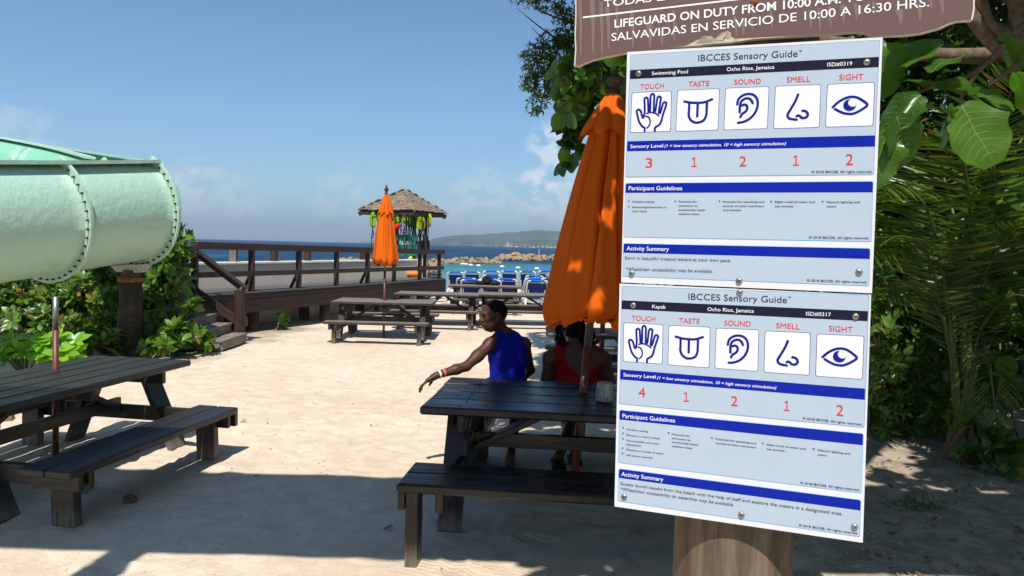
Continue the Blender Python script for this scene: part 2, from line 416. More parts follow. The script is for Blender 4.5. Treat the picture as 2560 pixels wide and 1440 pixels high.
g = G('limestone_rock'); v = g.co('Object', rnd=20.); n = g.noise(v, 1.6, 8, .68); n2 = g.noise(v, 8, 4)
c = g.ramp(n, [(.28, (.13, .085, .045)), (.45, (.27, .19, .11)), (.62, (.38, .28, .17)), (.8, (.46, .36, .24))])
c = g.mix(g.math('MULTIPLY', g.objrand(), .45), c, (.40, .29, .17)); g.P(Base_Color=c, Roughness=.95, Specular_IOR_Level=.15); M_rock = g.done(g.bump(n, .9, .12, g.bump(n2, .5, .03)))

# sea
g = G('sea_water'); v = g.co('Object'); sp = g.n('ShaderNodeSeparateXYZ'); g.t.links.new(g.n('ShaderNodeTexCoord').outputs['Object'], sp.inputs[0])
X, Y = sp.outputs[0], sp.outputs[1]
wob = g.noise(g.co('Object', (.02, .02, 1)), 3, 3)
yy = g.math('ADD', Y, g.mr(wob, .2, .8, -14, 14, False))
lag = g.math('MULTIPLY', g.mr(yy, 78, 104, 1, 0), g.mr(X, -24, -15))
deep = g.ramp(g.mr(Y, 60, 900, 0, 1, False), [(0, (.003, .060, .115)), (.25, (.002, .042, .115)), (1, (.001, .026, .105))])
streak = g.noise(g.co('Object', (.10, .35, 1)), 1., 5, .65)
deep = g.mix(g.mr(streak, .42, .62, .6, 0), deep, (.001, .016, .05))
st2 = g.noise(g.co('Object', (.13, .018, 1)), 1., 6, .7); deep = g.mix(g.mr(st2, .45, .62, .65, 0), deep, (.001, .014, .04)); deep = g.mix(g.mr(st2, .58, .72, 0, .5), deep, (.03, .12, .19))
turq = g.ramp(g.mr(yy, 34, 96, 0, 1, False), [(0, (.15, .32, .30)), (.35, (.085, .235, .245)), (.7, (.04, .16, .20)), (1, (.012, .08, .14))])
turq = g.mix(g.mr(g.noise(g.co('Object', (.12, .14, 1)), 1.6, 6, .7), .4, .66, 0, .65), turq, (.02, .13, .17))
c = g.mix(lag, deep, turq)
fo = g.noise(g.co('Object', (.16, .9, 1)), .9, 7, .72); c = g.mix(g.math('MULTIPLY', g.mr(fo, .70, .78, 0, .5), g.mr(Y, 60, 100, 0, 1)), c, (.6, .65, .68))
g.P(Base_Color=c, Roughness=.35, Specular_IOR_Level=.10, IOR=1.33)
b1 = g.bump(g.noise(g.co('Object', (.18, .42, 1)), 1.0, 6, .6), .9, 1.6); b2 = g.bump(g.noise(g.co('Object', (1.0, 2.2, 1)), 1.0, 5, .6), .6, .22, b1)
M_sea = g.done(b2)

g = G('forested_hill'); v = g.co('Object'); n = g.noise(v, .020, 6, .7); n2 = g.noise(v, .004, 3)
c = g.ramp(n, [(.40, (.018, .032, .015)), (.52, (.06, .085, .045)), (.66, (.13, .15, .085))]); c = g.mix(g.mr(n2, .5, .75, 0, .4), c, (.10, .11, .06))
g.P(Base_Color=c, Roughness=1., Specular_IOR_Level=0.); M_hill = g.done(g.bump(n, 1., 12))

g = G('skin_dark'); v = g.co('Object'); n = g.noise(v, 14, 4)
g.P(Base_Color=g.ramp(n, [(.3, (.062, .024, .014)), (.7, (.095, .038, .022))]), Roughness=.5, Specular_IOR_Level=.3); M_skin = g.done(g.bump(g.noise(v, 160, 3), .12, .002))
M_hair = plain('black_hair', (.007, .006, .006), .95, .08, 0, .3, 60, .8, 220)
M_eye = plain('eye_white', (.035, .022, .018), .6, .15); M_pupil = plain('dark_eye', (.01, .006, .004), .2)

g = G('cedar_shingle'); v = g.co('Object', (14, 3, 3), rnd=8.); n = g.noise(v, 1.5, 6, .65)
c = g.ramp(n, [(.3, (.17, .13, .095)), (.55, (.30, .235, .17)), (.8, (.42, .345, .26))]); r = g.objrand(); c = g.mix(g.mr(r, 0, 1, 0, .55, False), c, (.10, .072, .05)); g.P(Base_Color=c, Roughness=.9, Specular_IOR_Level=.15); M_shingle = g.done(g.bump(n, .5, .01))

# ================================================================== SETTING: sand, sea, hills
def hgt(x, y):
    z = 0.0
    if y > 24: z -= .055 * (y - 24)
    n = Vector((x, y, 0))
    k = .5 if y < 14 else 1
    z += .018 * mnoise.noise(n * .45) + .010 * mnoise.noise(n * 1.9) + .006 * mnoise.noise(n * 5.3) * (y < 12)
    if y < 10:      # footprints and scuffs
        z += -.012 * max(0, mnoise.noise(n * 3.1 + Vector((7, 3, 1))) - .15) - .010 * max(0, mnoise.noise(n * 6.7 + Vector((1, 9, 4))) - .1)
    if x > 2.0: z += .05 * min(1, (x - 2.0)) * max(0, min(1, (y - 5) / 2))
    return z
def axis(segs):
    out = []
    for a, b, st in segs:
        n = max(1, int(round((b - a) / st))); out += [a + (b - a) * i / n for i in range(n)]
    return out + [segs[-1][1]]
xs = axis([(-60, -12, 4), (-12, -4.5, .3), (-4.5, 4.5, .032), (4.5, 12, .4), (12, 60, 4)])
ys = axis([(-12, 2, 1.0), (2, 3.2, .2), (3.2, 9.2, .032), (9.2, 16, .12), (16, 50, 1.5)])
V = [(x, y, hgt(x, y)) for y in ys for x in xs]
V = np.array(V); frng = random.Random(5)
for i in range(420):       # trampled footprints: heel and ball pressed in, a low rim pushed up around
    fx, fy = (frng.uniform(-4, 2.2), frng.uniform(3.3, 9)) if i < 300 else (frng.uniform(-4.4, 1), frng.uniform(9, 14)); fa = frng.uniform(0, 6.3); k_ = frng.uniform(.7, 1.15); dpt = frng.uniform(.006, .017)
    sel = np.where((abs(V[:, 0] - fx) < .3) & (abs(V[:, 1] - fy) < .3))[0]; dx, dy = V[sel, 0] - fx, V[sel, 1] - fy; u_ = dx * math.cos(fa) + dy * math.sin(fa); v_ = -dx * math.sin(fa) + dy * math.cos(fa)
    q = np.sqrt((u_ / (.14 * k_)) ** 2 + (v_ / (.052 * k_)) ** 2); V[sel, 2] += -dpt * np.exp(-q ** 4) + dpt * .45 * np.exp(-((q - 1.45) / .3) ** 2)
nx = len(xs); I = np.arange((len(ys) - 1) * (nx - 1)); r_, c_ = I // (nx - 1), I % (nx - 1); b0 = r_ * nx + c_
Fg = np.stack([b0, b0 + 1, b0 + nx + 1, b0 + nx], 1)
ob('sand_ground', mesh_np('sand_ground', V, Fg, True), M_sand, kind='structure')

def gridmesh(name, xs, ys, fz, mat, **kw):
    V = [(x, y, fz(x, y)) for y in ys for x in xs]; nx = len(xs)
    I = np.arange((len(ys) - 1) * (nx - 1)); r_, c_ = I // (nx - 1), I % (nx - 1); b0 = r_ * nx + c_
    return ob(name, mesh_np(name, V, np.stack([b0, b0 + 1, b0 + nx + 1, b0 + nx], 1), True), mat, **kw)
SEA = -.32
gridmesh('sea', [-7000, -1500, -300, -60, 0, 60, 300, 1500, 7000], [27, 60, 150, 600, 2500, 9500], lambda x, y: SEA, M_sea, kind='structure')
gridmesh('seabed', [-400, -60, 0, 60, 400], [44, 60, 200, 400], lambda x, y: -2.0, M_sand, kind='structure')

# hills: a ridge line read off the photograph, given its distance and depth
def ridge(name, prof, Y0, Yc, Y1, amp, nxp=260, ny=26, x0=None, x1=None):
    px = [p[0] for p in prof]; hh = []
    for (x, y) in prof: p = atY(x, y, Yc); hh.append((p.x, p.z))
    X = np.linspace(hh[0][0], hh[-1][0], nxp); Z = np.interp(X, [h[0] for h in hh], [h[1] for h in hh])
    V = []
    for j in range(ny):
        t = j / (ny - 1); y = Y0 + (Y1 - Y0) * t; s = max(0, math.sin(math.pi * min(1, t * .5 * (Y1 - Y0) / (Yc - Y0))))**.8
        for i in range(nxp):
            x = X[i]; n = mnoise.fractal(Vector((x * .004, y * .004, 0)), 1.0, 2.0, 5)
            n2 = mnoise.noise(Vector((x * .03, y * .03, 3)))
            z = (Z[i]) * s * (1 + .18 * n) + amp * n2 * s - 1.5 * (1 - s)
            V.append((x * (y / Yc), y, z))
    I = np.arange((ny - 1) * (nxp - 1)); r_, c_ = I // (nxp - 1), I % (nxp - 1); b0 = r_ * nxp + c_
    ob(name, mesh_np(name, V, np.stack([b0, b0 + 1, b0 + nxp + 1, b0 + nxp], 1), True), M_hill, kind='structure')
ridge('hill_ridge', [(1058, 611), (1068, 603), (1085, 597), (1120, 591), (1160, 587), (1200, 587), (1225, 585), (1250, 582), (1270, 581), (1290, 583), (1320, 579), (1345, 577), (1390, 580), (1440, 577), (1520, 575), (1640, 570), (1800, 566), (2000, 560), (2300, 556), (2700, 560)], 2700, 3700, 4600, 2.5)
ridge('hill_foreland', [(1205, 616), (1225, 613), (1250, 609), (1270, 605), (1300, 602), (1340, 601), (1370, 600), (1420, 603), (1500, 600), (1700, 602), (2000, 600), (2500, 604)], 2250, 2500, 2800, 2.2, 200, 14)
ridge('headland', [(900, 606.5), (908, 604.5), (920, 603.2), (935, 603.5), (950, 604.5), (975, 605), (1000, 606.3), (1015, 609.2)], 4700, 5000, 5300, 1.0, 60, 8)

# houses along the far shore
k = 0
hs = [(1228, 617, 7, 3, 'low pale house at the far waterline, left end of the hamlet'), (1243, 617, 12, 2.6, 'long low white house at the far waterline'), (1262, 617, 7, 3.5, 'pale house at the far waterline directly below the white hillside villa'),
      (1270, 612.5, 10, 7, 'largest white villa, alone on the wooded slope above the water'), (1279, 613.5, 6, 4, 'small house touching the right side of the white villa'), (1206, 616, 16, 2.2, 'isolated long white shed at the far waterline, leftmost of all'),
      (1312, 618, 6, 2.6, 'pale house at the waterline between the two largest masts'), (1325, 618.5, 9, 2.4, 'flat white boathouse just left of the small sailing boat'), (1345, 618.5, 8, 2.6, 'white boathouse just right of the small sailing boat'),
      (1357, 618, 7, 3.4, 'pale waterline house midway between the right-hand boats'), (1368, 618.5, 8, 4.2, 'taller pale waterline house left of the last mast'), (1388, 618, 8, 3.8, 'pale waterline house nearest the large orange umbrella'),
      (1362, 606, 5, 4, 'small house among trees, directly above the tall waterline house'), (1352, 607.5, 4, 3, 'tiny house among trees, left of its similar neighbour'), (1372, 596, 9, 4.5, 'wide pale house high on the hazy far hillside'),
      (1364, 593, 7, 4, 'topmost pale house on the hazy far hillside'), (1388, 597, 7, 4, 'hillside house seen right beside the umbrella edge'), (1392, 606, 6, 3.4, 'house among trees right beside the umbrella edge')]
for i, (px, py, w, h, lab) in enumerate(hs):
    Y = 2235 if py > 611 else (2420 if py > 598 else 3150)
    p = atY(px, py, Y); z0 = min(p.z, 1.2) if py > 614 else p.z
    t = thing('far_house', lab, 'house', (p.x, Y, z0), 0, 'houses on the far shore')
    b = MB().box((0, 0, h / 2 - 3), (w, 8, h + 6)); b.build('wall', M_house, t)
    m = MB(); m.add([(-w * .55, -5, h), (w * .55, -5, h), (w * .55, 5, h), (-w * .55, 5, h), (-w * .4, 0, h + 1.6), (w * .4, 0, h + 1.6)], [[0, 1, 5, 4], [2, 3, 4, 5], [1, 2, 5], [3, 0, 4], [3, 2, 1, 0]]); m.build('roof', M_hroof, t)
for i, (px, Y, h, lab) in enumerate([(1291, 2100, 23, 'sailing boat with the tallest bare mast, moored off the far shore'), (1334, 2150, 8, 'small sailing boat moored off the far shore, right of the tall mast'), (1378, 2150, 15, 'sailing boat with a mast, moored close to the far waterline beside the umbrella'), (1010, 1500, 6, 'tiny white sail out at sea behind the kiosk posts')]):
    p = atY(px, 619, Y); t = thing('sailboat', lab, 'boat', (p.x, Y, SEA), 0, 'sailing boats off the far shore')
    V, Fc = tube([(-5, 0, .6), (-3, 0, .5), (0, 0, .5), (3, 0, .5), (5.5, 0, 1.0)], [.5, 1.2, 1.5, 1.2, .2], 8); MB().add(V, Fc).build('hull', M_white, t)
    MB().tube([(0, 0, 0), (0, 0, h)], .13, 5).build('mast', M_white, t)

# ================================================================== breakwaters and shore rocks
_rocks = []
for s in range(9):
    import bmesh
    bm = bmesh.new(); bmesh.ops.create_icosphere(bm, subdivisions=2, radius=.5)
    o3 = Vector((s * 7.3, s * 3.1, s))
    for v in bm.verts:
        d = v.co.normalized(); v.co *= 1 + .42 * mnoise.noise(d * 1.3 + o3) + .20 * mnoise.noise(d * 3.1 + o3)
        for ax in (Vector((1, .3, .2)), Vector((-.3, 1, .5)), Vector((.2, -.6, 1)), Vector((-1, .2, -.3)), Vector((.3, .2, -1)), Vector((.5, -1, -.1))):
            a = ax.normalized(); dd = v.co.dot(a) - (.34 + .05 * math.sin(s * 3 + ax.x * 5)); 
            if dd > 0: v.co -= a * dd * .9
    me = bpy.data.meshes.new('rock'); bm.to_mesh(me); bm.free(); me.materials.append(M_rock); _rocks.append(me)
def rock(parent, p, s, name='rock'):
    o = ob(name, random.choice(_rocks), None, parent)
    o.location = p; o.rotation_euler = (random.uniform(-.6, .6), random.uniform(-.6, .6), random.uniform(0, 6.3))
    o.scale = (s * random.uniform(.9, 1.7), s * random.uniform(.8, 1.2), s * random.uniform(.6, 1.05)); return o
def breakwater(label, pts, n, hmax, seed):
    random.seed(seed); t = thing('breakwater', label, 'breakwater', (pts[0][0], pts[0][1], SEA), 0, 'rock breakwaters off the beach')
    o0 = Vector(t.location)
    for i in range(n):
        u = i / (n - 1); k = u * (len(pts) - 1); a = min(int(k), len(pts) - 2); q = k - a
        x = pts[a][0] * (1 - q) + pts[a + 1][0] * q; y = pts[a][1] * (1 - q) + pts[a + 1][1] * q; h = pts[a][2] * (1 - q) + pts[a + 1][2] * q
        lay = i % 4; w = (0, .8, -.8, .1)[lay]
        z = (h * .35, h * .12, h * .2, h * .72)[lay] * random.uniform(.8, 1.15)
        rock(t, Vector((x + random.uniform(-.3, .3), y + w + random.uniform(-.3, .3), SEA + z)) - o0, random.uniform(.6, 1.25) * hmax)
    return t
def pw(px, py): p = atZ(px, py, SEA); return p.x, p.y
breakwater('long low tan rock breakwater ending mid-lagoon, nearer of the two', [(*pw(838, 655), .1), (*pw(880, 655), .3), (*pw(960, 658), .3), (*pw(1060, 661), .5), (*pw(1110, 660), .5), (*pw(1170, 658), .68), (*pw(1215, 658), .62), (*pw(1246, 658), .05)], 280, .58, 3)
breakwater('farther rock breakwater on the right, running behind the large orange umbrella', [(*pw(1240, 649), .1), (*pw(1265, 650), .6), (*pw(1290, 651), 1.15), (*pw(1310, 651), .6), (*pw(1325, 651), 1.05), (*pw(1350, 651), .6), (*pw(1400, 650), .7), (*pw(1500, 651), .6)], 190, .95, 4)
random.seed(5)
for i, (px, py, s) in enumerate([(1072, 672, .9), (1064, 690, .8)]):
    p = atZ(px, py, -.2); o = rock(None, (p.x, p.y, -.15), s * 2.0, 'boulder'); tag(o, ['tan boulder at the water edge right of the kiosk', 'low boulder on the beach below the kiosk rail'][i], 'boulder')
p = atZ(1344, 643, SEA); q = MB().tube([(0, 0, -1.0), (.25, 0, .75)], .06, 6).build('marker_post', M_white, None); q.location = (p.x, p.y - 3, SEA + .9); tag(q, 'thin leaning white marker post on the farther breakwater', 'post')
for i, (px, py) in enumerate([(1156, 661.5), (1165, 662), (1177, 664), (1196, 665.5), (1255, 668), (1295, 671), (1342, 673)]):
    p = atZ(px, py, SEA); V, Fc = lathe([(0, -.1), (.16, -.05), (.21, .06), (.19, .16), (.1, .24), (0, .26)], 12)
    o = MB().add([(v[0] * 1.35, v[1], v[2] * .75) for v in V], Fc).build('buoy', M_white, None, smooth=True); o.location = (p.x, p.y, SEA); o.scale = (.95,) * 3
    tag(o, ['white buoy closest to the near breakwater rocks', 'white buoy second out from the breakwater rocks', 'white buoy third along the rope line', 'white buoy just before the long gap in the rope line', 'largest white buoy, alone in the middle of the lagoon', 'white buoy above the lounger beside the tree shade', 'white buoy last before the large orange umbrella'][i], 'buoy', 'white buoys across the lagoon')

# ================================================================== the sign post with its boards
SK = 1.5
q4 = [(1568, 130), (2207, 93), (2157, 1357), (1536, 1267)]
dep = (1, 0.8980459665, 0.9188226144, 1.0207766479)
P4 = [CAMP + ray(*a) * d * SK for a, d in zip(q4, dep)]
e1 = (P4[1] - P4[0]).normalized(); nn = e1.cross(P4[3] - P4[0]).normalized(); e2 = nn.cross(e1).normalized()
zl = -nn                                     # towards the viewer's side
Borg = P4[0]
def plane_pt(px, py, off=0.0):
    d = ray(px, py); return CAMP + d * ((Borg + zl * off - CAMP).dot(nn) / d.dot(nn))
def board_root(name, label, cat, px, py, off=0.0):
    t = thing(name, label, cat); o = plane_pt(px, py, off); t['off'] = off
    t.matrix_world = Matrix(((e1.x, -e2.x, zl.x, o.x), (e1.y, -e2.y, zl.y, o.y), (e1.z, -e2.z, zl.z, o.z), (0, 0, 0, 1)))
    bpy.context.view_layer.update(); return t
def L(t, px, py):
    d = plane_pt(px, py, t['off']) - t.matrix_world.translation
    return Vector((d.dot(e1), -d.dot(e2)))
def prn(name, col, rough=.35):
    g = G(name); n = g.noise(g.co('Object'), 12, 4); d = g.noise(g.co('Object', (1, 4, 1)), 60, 4, .7)
    c = g.mix(g.mr(n, .4, .75, 0, .10), col, tuple(x * .8 for x in col)); c = g.mix(g.mr(d, .66, .76, 0, .16), c, (.5, .48, .44))
    g.P(Base_Color=c, Roughness=rough, Specular_IOR_Level=.16); return g.done()
K_white = prn('white_board', (.67, .67, .70)); K_panel = prn('pale_blue_print', (.41, .49, .58)); K_line = prn('steel_blue_print', (.20, .33, .50))
K_bar = prn('dark_bar_print', (.012, .010, .028)); K_blue = prn('royal_blue_print', (.003, .014, .30)); K_cell = prn('white_print', (.72, .72, .75))
K_icon = prn('navy_icon_print', (.006, .012, .22)); K_red = prn('red_print', (.62, .030, .030)); K_ink = prn('ink_print', (.018, .018, .035)); K_wtext = prn('white_lettering', (.80, .80, .82))
K_cyan = prn('light_blue_edge_print', (.15, .42, .80)); K_brown = prn('brown_vinyl', (.145, .090, .082)); K_brown2 = prn('paler_brown_vinyl', (.21, .145, .130)); K_peel = plain('peeled_backing', (.50, .42, .31), .9, .2, 0, .35, 30, .8, 60)
K_edge = prn('cream_edge', (.62, .56, .48))
def poly(name, pts, z, mat, parent, th=0.0):
    pts = [Vector(p) for p in pts]; n = len(pts)
    ar = sum(pts[i].x * pts[(i + 1) % n].y - pts[(i + 1) % n].x * pts[i].y for i in range(n))
    if ar < 0: pts = pts[::-1]
    V = [(p.x, p.y, z) for p in pts]; Fc = [list(range(n))]
    if th:
        V += [(p.x, p.y, z - th) for p in pts]; Fc.append(list(range(n, 2 * n))[::-1])
        Fc += [[i, i + n, (i + 1) % n + n, (i + 1) % n] for i in range(n)]
    return ob(name, mesh_np(name, V, Fc), mat, parent)
def rquad(c4, r, inset=0.0, corners=(1, 1, 1, 1)):
    c4 = [Vector(c) for c in c4]; cen = sum(c4, Vector((0, 0))) / 4; out = []
    if inset: 
        q = []
        for i in range(4):
            a, b, c = c4[i - 1], c4[i], c4[(i + 1) % 4]; q.append(b + (a - b).normalized() * inset + (c - b).normalized() * inset)
        c4 = q
    for i in range(4):
        a, b, c = c4[i - 1], c4[i], c4[(i + 1) % 4]
        if not corners[i] or r <= 0: out.append(b); continue
        p, q = b + (a - b).normalized() * r, b + (c - b).normalized() * r
        for k in range(6):
            t = k / 5; out.append(p * (1 - t)**2 + b * 2 * t * (1 - t) + q * t * t)
    return out
def stroke(pts, w, z, close=False):
    """flat round-capped ribbon, one strip"""
    P = [Vector((p[0], p[1])) for p in pts]; m = len(P); V = []; Fc = []
    if close:
        for i in range(m):
            t = (P[(i + 1) % m] - P[i - 1]).normalized(); nn_ = Vector((-t.y, t.x)); V += [(*(P[i] + nn_ * w / 2), z), (*(P[i] - nn_ * w / 2), z)]
        Fc = [[2 * i + 1, 2 * ((i + 1) % m) + 1, 2 * ((i + 1) % m), 2 * i] for i in range(m)]
        return V, Fc
    for i in range(m):
        t = (P[min(i + 1, m - 1)] - P[max(i - 1, 0)]).normalized(); nn_ = Vector((-t.y, t.x)); V += [(*(P[i] + nn_ * w / 2), z), (*(P[i] - nn_ * w / 2), z)]
    Fc = [[2 * i + 1, 2 * i + 3, 2 * i + 2, 2 * i] for i in range(m - 1)]
    for e, s in ((0, -1), (m - 1, 1)):
        t = ((P[1] - P[0]) if e == 0 else (P[-1] - P[-2])).normalized() * s; b = len(V); a0 = math.atan2(t.y, t.x)
        V += [(P[e].x + math.cos(a0 + a) * w / 2, P[e].y + math.sin(a0 + a) * w / 2, z) for a in [(-.5 + k / 6) * math.pi for k in range(7)]]
        Fc.append(list(range(b, b + 7)))
    return V, Fc
TEXTS = []
def text(t, body, a, b, cap, mat, z=.0012, bold=0.0, shear=0.0, name='lettering'):
    """a, b: baseline ends in board metres; cap: capital height in metres"""
    cu = bpy.data.curves.new(name, 'FONT'); cu.body = body; cu.size = 1; cu.shear = shear; cu.offset = bold; cu.fill_mode = 'FRONT'; cu.resolution_u = 3
    cu.materials.append(mat); o = bpy.data.objects.new(name, cu); link(o, t); TEXTS.append((o, Vector(a), Vector(b), cap, z)); return o
def tx(t, off, sc):
    ox, oy = off
    def f(body, x0, y0, x1, y1, cap, mat, **kw):     # crop coordinates -> photograph -> board plane
        return text(t, body, L(t, ox + x0 / sc, oy + y0 / sc), L(t, ox + x1 / sc, oy + y1 / sc), cap / sc * MPP, mat, **kw)
    return f
MPP = (plane_pt(1860, 500) - plane_pt(1860, 501)).length      # metres per photograph pixel on the boards

def one(t, a, b, cap, mat):      # the numeral 1 with flag and foot
    a, b = Vector(a), Vector(b); x = (b - a).normalized(); y = Vector((-x.y, x.x)); w = (b - a).length; m = MB(); s = cap * .105; z = [.0012]
    def seg(p, q):
        P = [a + x * (w * p[0]) + y * (cap * p[1]), a + x * (w * q[0]) + y * (cap * q[1])]; d = (P[1] - P[0]).normalized(); n = Vector((-d.y, d.x)) * s / 2
        m.add([(*(P[0] + n), z[0]), (*(P[0] - n), z[0]), (*(P[1] - n), z[0]), (*(P[1] + n), z[0])], [[0, 1, 2, 3]]); z[0] += .00004
    seg((.02, .05), (.98, .05)); seg((.53, .0), (.53, 1.0)); seg((.10, .80), (.56, .965)); m.build('numeral', mat, t)
def icon(t, kind, c4):
    o = [Vector(c) for c in c4]    # TL TR BR BL of the white cell
    def W(u, v): return o[0] * (1 - u) * (1 - v) + o[1] * u * (1 - v) + o[2] * u * v + o[3] * (1 - u) * v
    w = (o[1] - o[0]).length * .053; z = .0012; m = MB(); zz = [z]
    def st(pts, k=1.0, sm=5, close=False):
        P = [Vector((*W(*p), 0)) for p in pts]; P = crom(P, sm, close) if sm else P
        V, Fc = stroke(P, w * k, zz[0], close); m.add(V, Fc); zz[0] += .00006
    if kind == 'hand':
        st([(.36, .97), (.36, .89), (.30, .85), (.22, .74), (.18, .62), (.15, .50), (.15, .45), (.20, .43), (.25, .48), (.28, .58), (.31, .64), (.335, .58), (.345, .45), (.33, .20), (.34, .155), (.375, .14), (.41, .17), (.425, .30), (.435, .47)], 1, 5)
        st([(.435, .47), (.475, .48), (.48, .30), (.48, .12), (.505, .065), (.545, .065), (.57, .12), (.57, .30), (.57, .47)], 1, 5)
        st([(.57, .47), (.61, .48), (.63, .34), (.65, .17), (.685, .13), (.73, .15), (.735, .20), (.71, .40), (.695, .52)], 1, 5)
        st([(.695, .52), (.73, .53), (.78, .36), (.80, .295), (.84, .275), (.875, .30), (.87, .36), (.80, .58), (.77, .72), (.72, .82), (.62, .89), (.615, .97)], 1, 5)
        st([(.40, .53), (.50, .51), (.62, .54), (.70, .60)], .7); st([(.38, .60), (.45, .63), (.49, .72), (.48, .82), (.42, .89)], .7)
    if kind == 'tongue':
        st([(.18, .28), (.34, .315), (.50, .325), (.66, .315), (.83, .255)], 1.1); st([(.30, .33), (.30, .50), (.30, .62), (.35, .73), (.44, .79), (.51, .80), (.60, .78), (.67, .73), (.71, .62), (.715, .50), (.715, .33)], 1.1); st([(.50, .34), (.50, .50), (.50, .65)], 1.1)
    if kind == 'ear':
        st([(.29, .40), (.31, .29), (.38, .21), (.50, .165), (.63, .18), (.72, .26), (.755, .38), (.74, .52), (.68, .65), (.57, .76), (.44, .82), (.325, .835)], 1.1)
        st([(.355, .585), (.355, .42), (.39, .32), (.47, .27), (.55, .27), (.61, .32), (.64, .385)], 1.1)
        st([(.40, .43), (.45, .41), (.51, .44), (.52, .52), (.47, .59), (.41, .63), (.375, .70)], 1.1)
    if kind == 'nose':
        st([(.51, .22), (.46, .36), (.38, .52), (.31, .65), (.30, .70), (.33, .76), (.40, .785), (.50, .80)], 1.1)
        st([(.50, .72), (.54, .705), (.58, .73), (.62, .765), (.69, .76), (.735, .71), (.72, .64), (.66, .60), (.62, .60)], 1.1)
    if kind == 'eye':
        st([(.14, .54), (.26, .42), (.40, .34), (.52, .315), (.64, .335), (.76, .41), (.86, .515), (.74, .62), (.60, .695), (.48, .705), (.34, .67), (.19, .585)], 1.1)
        c = (.495, .50); r = .135
        pts = [W(c[0] + r * math.cos(a), c[1] + r * math.sin(a)) for a in [R(-20 + k * 260 / 30) for k in range(31)]]
        pts += [W(c[0] + .065 + .10 * math.cos(a), c[1] - .055 + .10 * math.sin(a)) for a in [R(-120 - k * 190 / 12) for k in range(13)]]
        m.add([(p.x, p.y, z + .0006) for p in pts], [list(range(len(pts)))[::-1]])
    m.build(kind + '_icon', K_icon, t)

def screw(t, px, py, r=.0062):
    p = L(t, px, py); V, Fc = lathe([(0, .0035), (r * .6, .0033), (r * .9, .0022), (r, .0006)], 20)
    s = MB().add(V, Fc).build('screw', M_metal, t, Matrix.Translation((p.x, p.y, .001)) @ Matrix.Rotation(random.uniform(0, 1.5), 4, 'Z'), smooth=True)
    MB().box((0, 0, .0036), (r * 1.1, r * .22, .0006)).box((0, 0, .0035), (r * .22, r * 1.1, .0005)).build('cross_slot', M_bolt, s)

def sensory_board(label, corners, off, data):
    t = board_root('notice_board', label, 'notice board', *corners[0], off)
    poly('backing', [L(t, *c) for c in corners], 0, K_white, t, .004)
    (cx, cy), sc = data['crop']
    def C(x, y, o=None):
        (a, b), s = o or data['crop']; return L(t, a + x / s, b + y / s)
    for pn in data['panels']:
        o = pn.get('crop'); c4 = [C(*c, o) for c in pn['q']]; r = 20 / 3.765 * MPP
        poly('panel_border', rquad(c4, r), .0003, K_cyan if pn.get('bar') else K_line, t); inn = rquad(c4, r, .0011)
        poly('panel', inn, .0006, K_panel, t)
        if pn.get('bar'):
            l, rr = pn['bar']; q = [c4[0], c4[1], C(pn['q'][1][0], rr, o), C(pn['q'][0][0], l, o)]
            q[2] = c4[1] + (c4[2] - c4[1]) * ((q[2] - c4[1]).length / (c4[2] - c4[1]).length); q[3] = c4[0] + (c4[3] - c4[0]) * ((q[3] - c4[0]).length / (c4[3] - c4[0]).length)
            poly('header_bar', rquad(q, r * .85, .0008, (1, 1, 0, 0)), .0009, K_blue, t)
    for q, m_ in data['bars']: poly('title_bar', [C(*c) for c in q], .0009, m_, t)
    for kind, q in zip(('hand', 'tongue', 'ear', 'nose', 'eye'), data['cells']):
        c4 = [C(*c) for c in q]; r = 22 / 3.765 * MPP
        poly('cell_border', rquad(c4, r), .0007, K_icon, t); poly('cell', rquad(c4, r * .9, .0010), .0009, K_cell, t); icon(t, kind, c4)
    for s in data['screws']: screw(t, *s)
    for tt in data['texts']:
        body, x0, y0, x1, y1, cap, st = tt[:7]; o = tt[7] if len(tt) > 7 else data['crop']
        mat = {'k': K_ink, 'w': K_wtext, 'r': K_red}[st[0]]
        if body == '1': one(t, C(x0, y0, o), C(x1, y1, o), cap / o[1] * MPP, mat); continue
        text(t, body, C(x0, y0, o), C(x1, y1, o), cap / o[1] * MPP, mat, bold=(0 if '#' in body else .004) if 'b' in st else (0 if cap > 22 else .010), shear=.28 if 'i' in st else 0)
    for x, y, o in data['bullets']:
        p = C(x, y, o); r = 7 / o[1] * MPP; poly('bullet', [(p.x + r * math.cos(a * .6283), p.y + r * math.sin(a * .6283)) for a in range(10)], .0012, K_ink, t)
    return t
A1, A2, B1, B2 = ((1540, 90), 3.765), ((1540, 440), 3.765), ((1540, 700), 3.765), ((1520, 1020), 3.428)
CR = '© 2018 IBCCES. All rights reserved.'
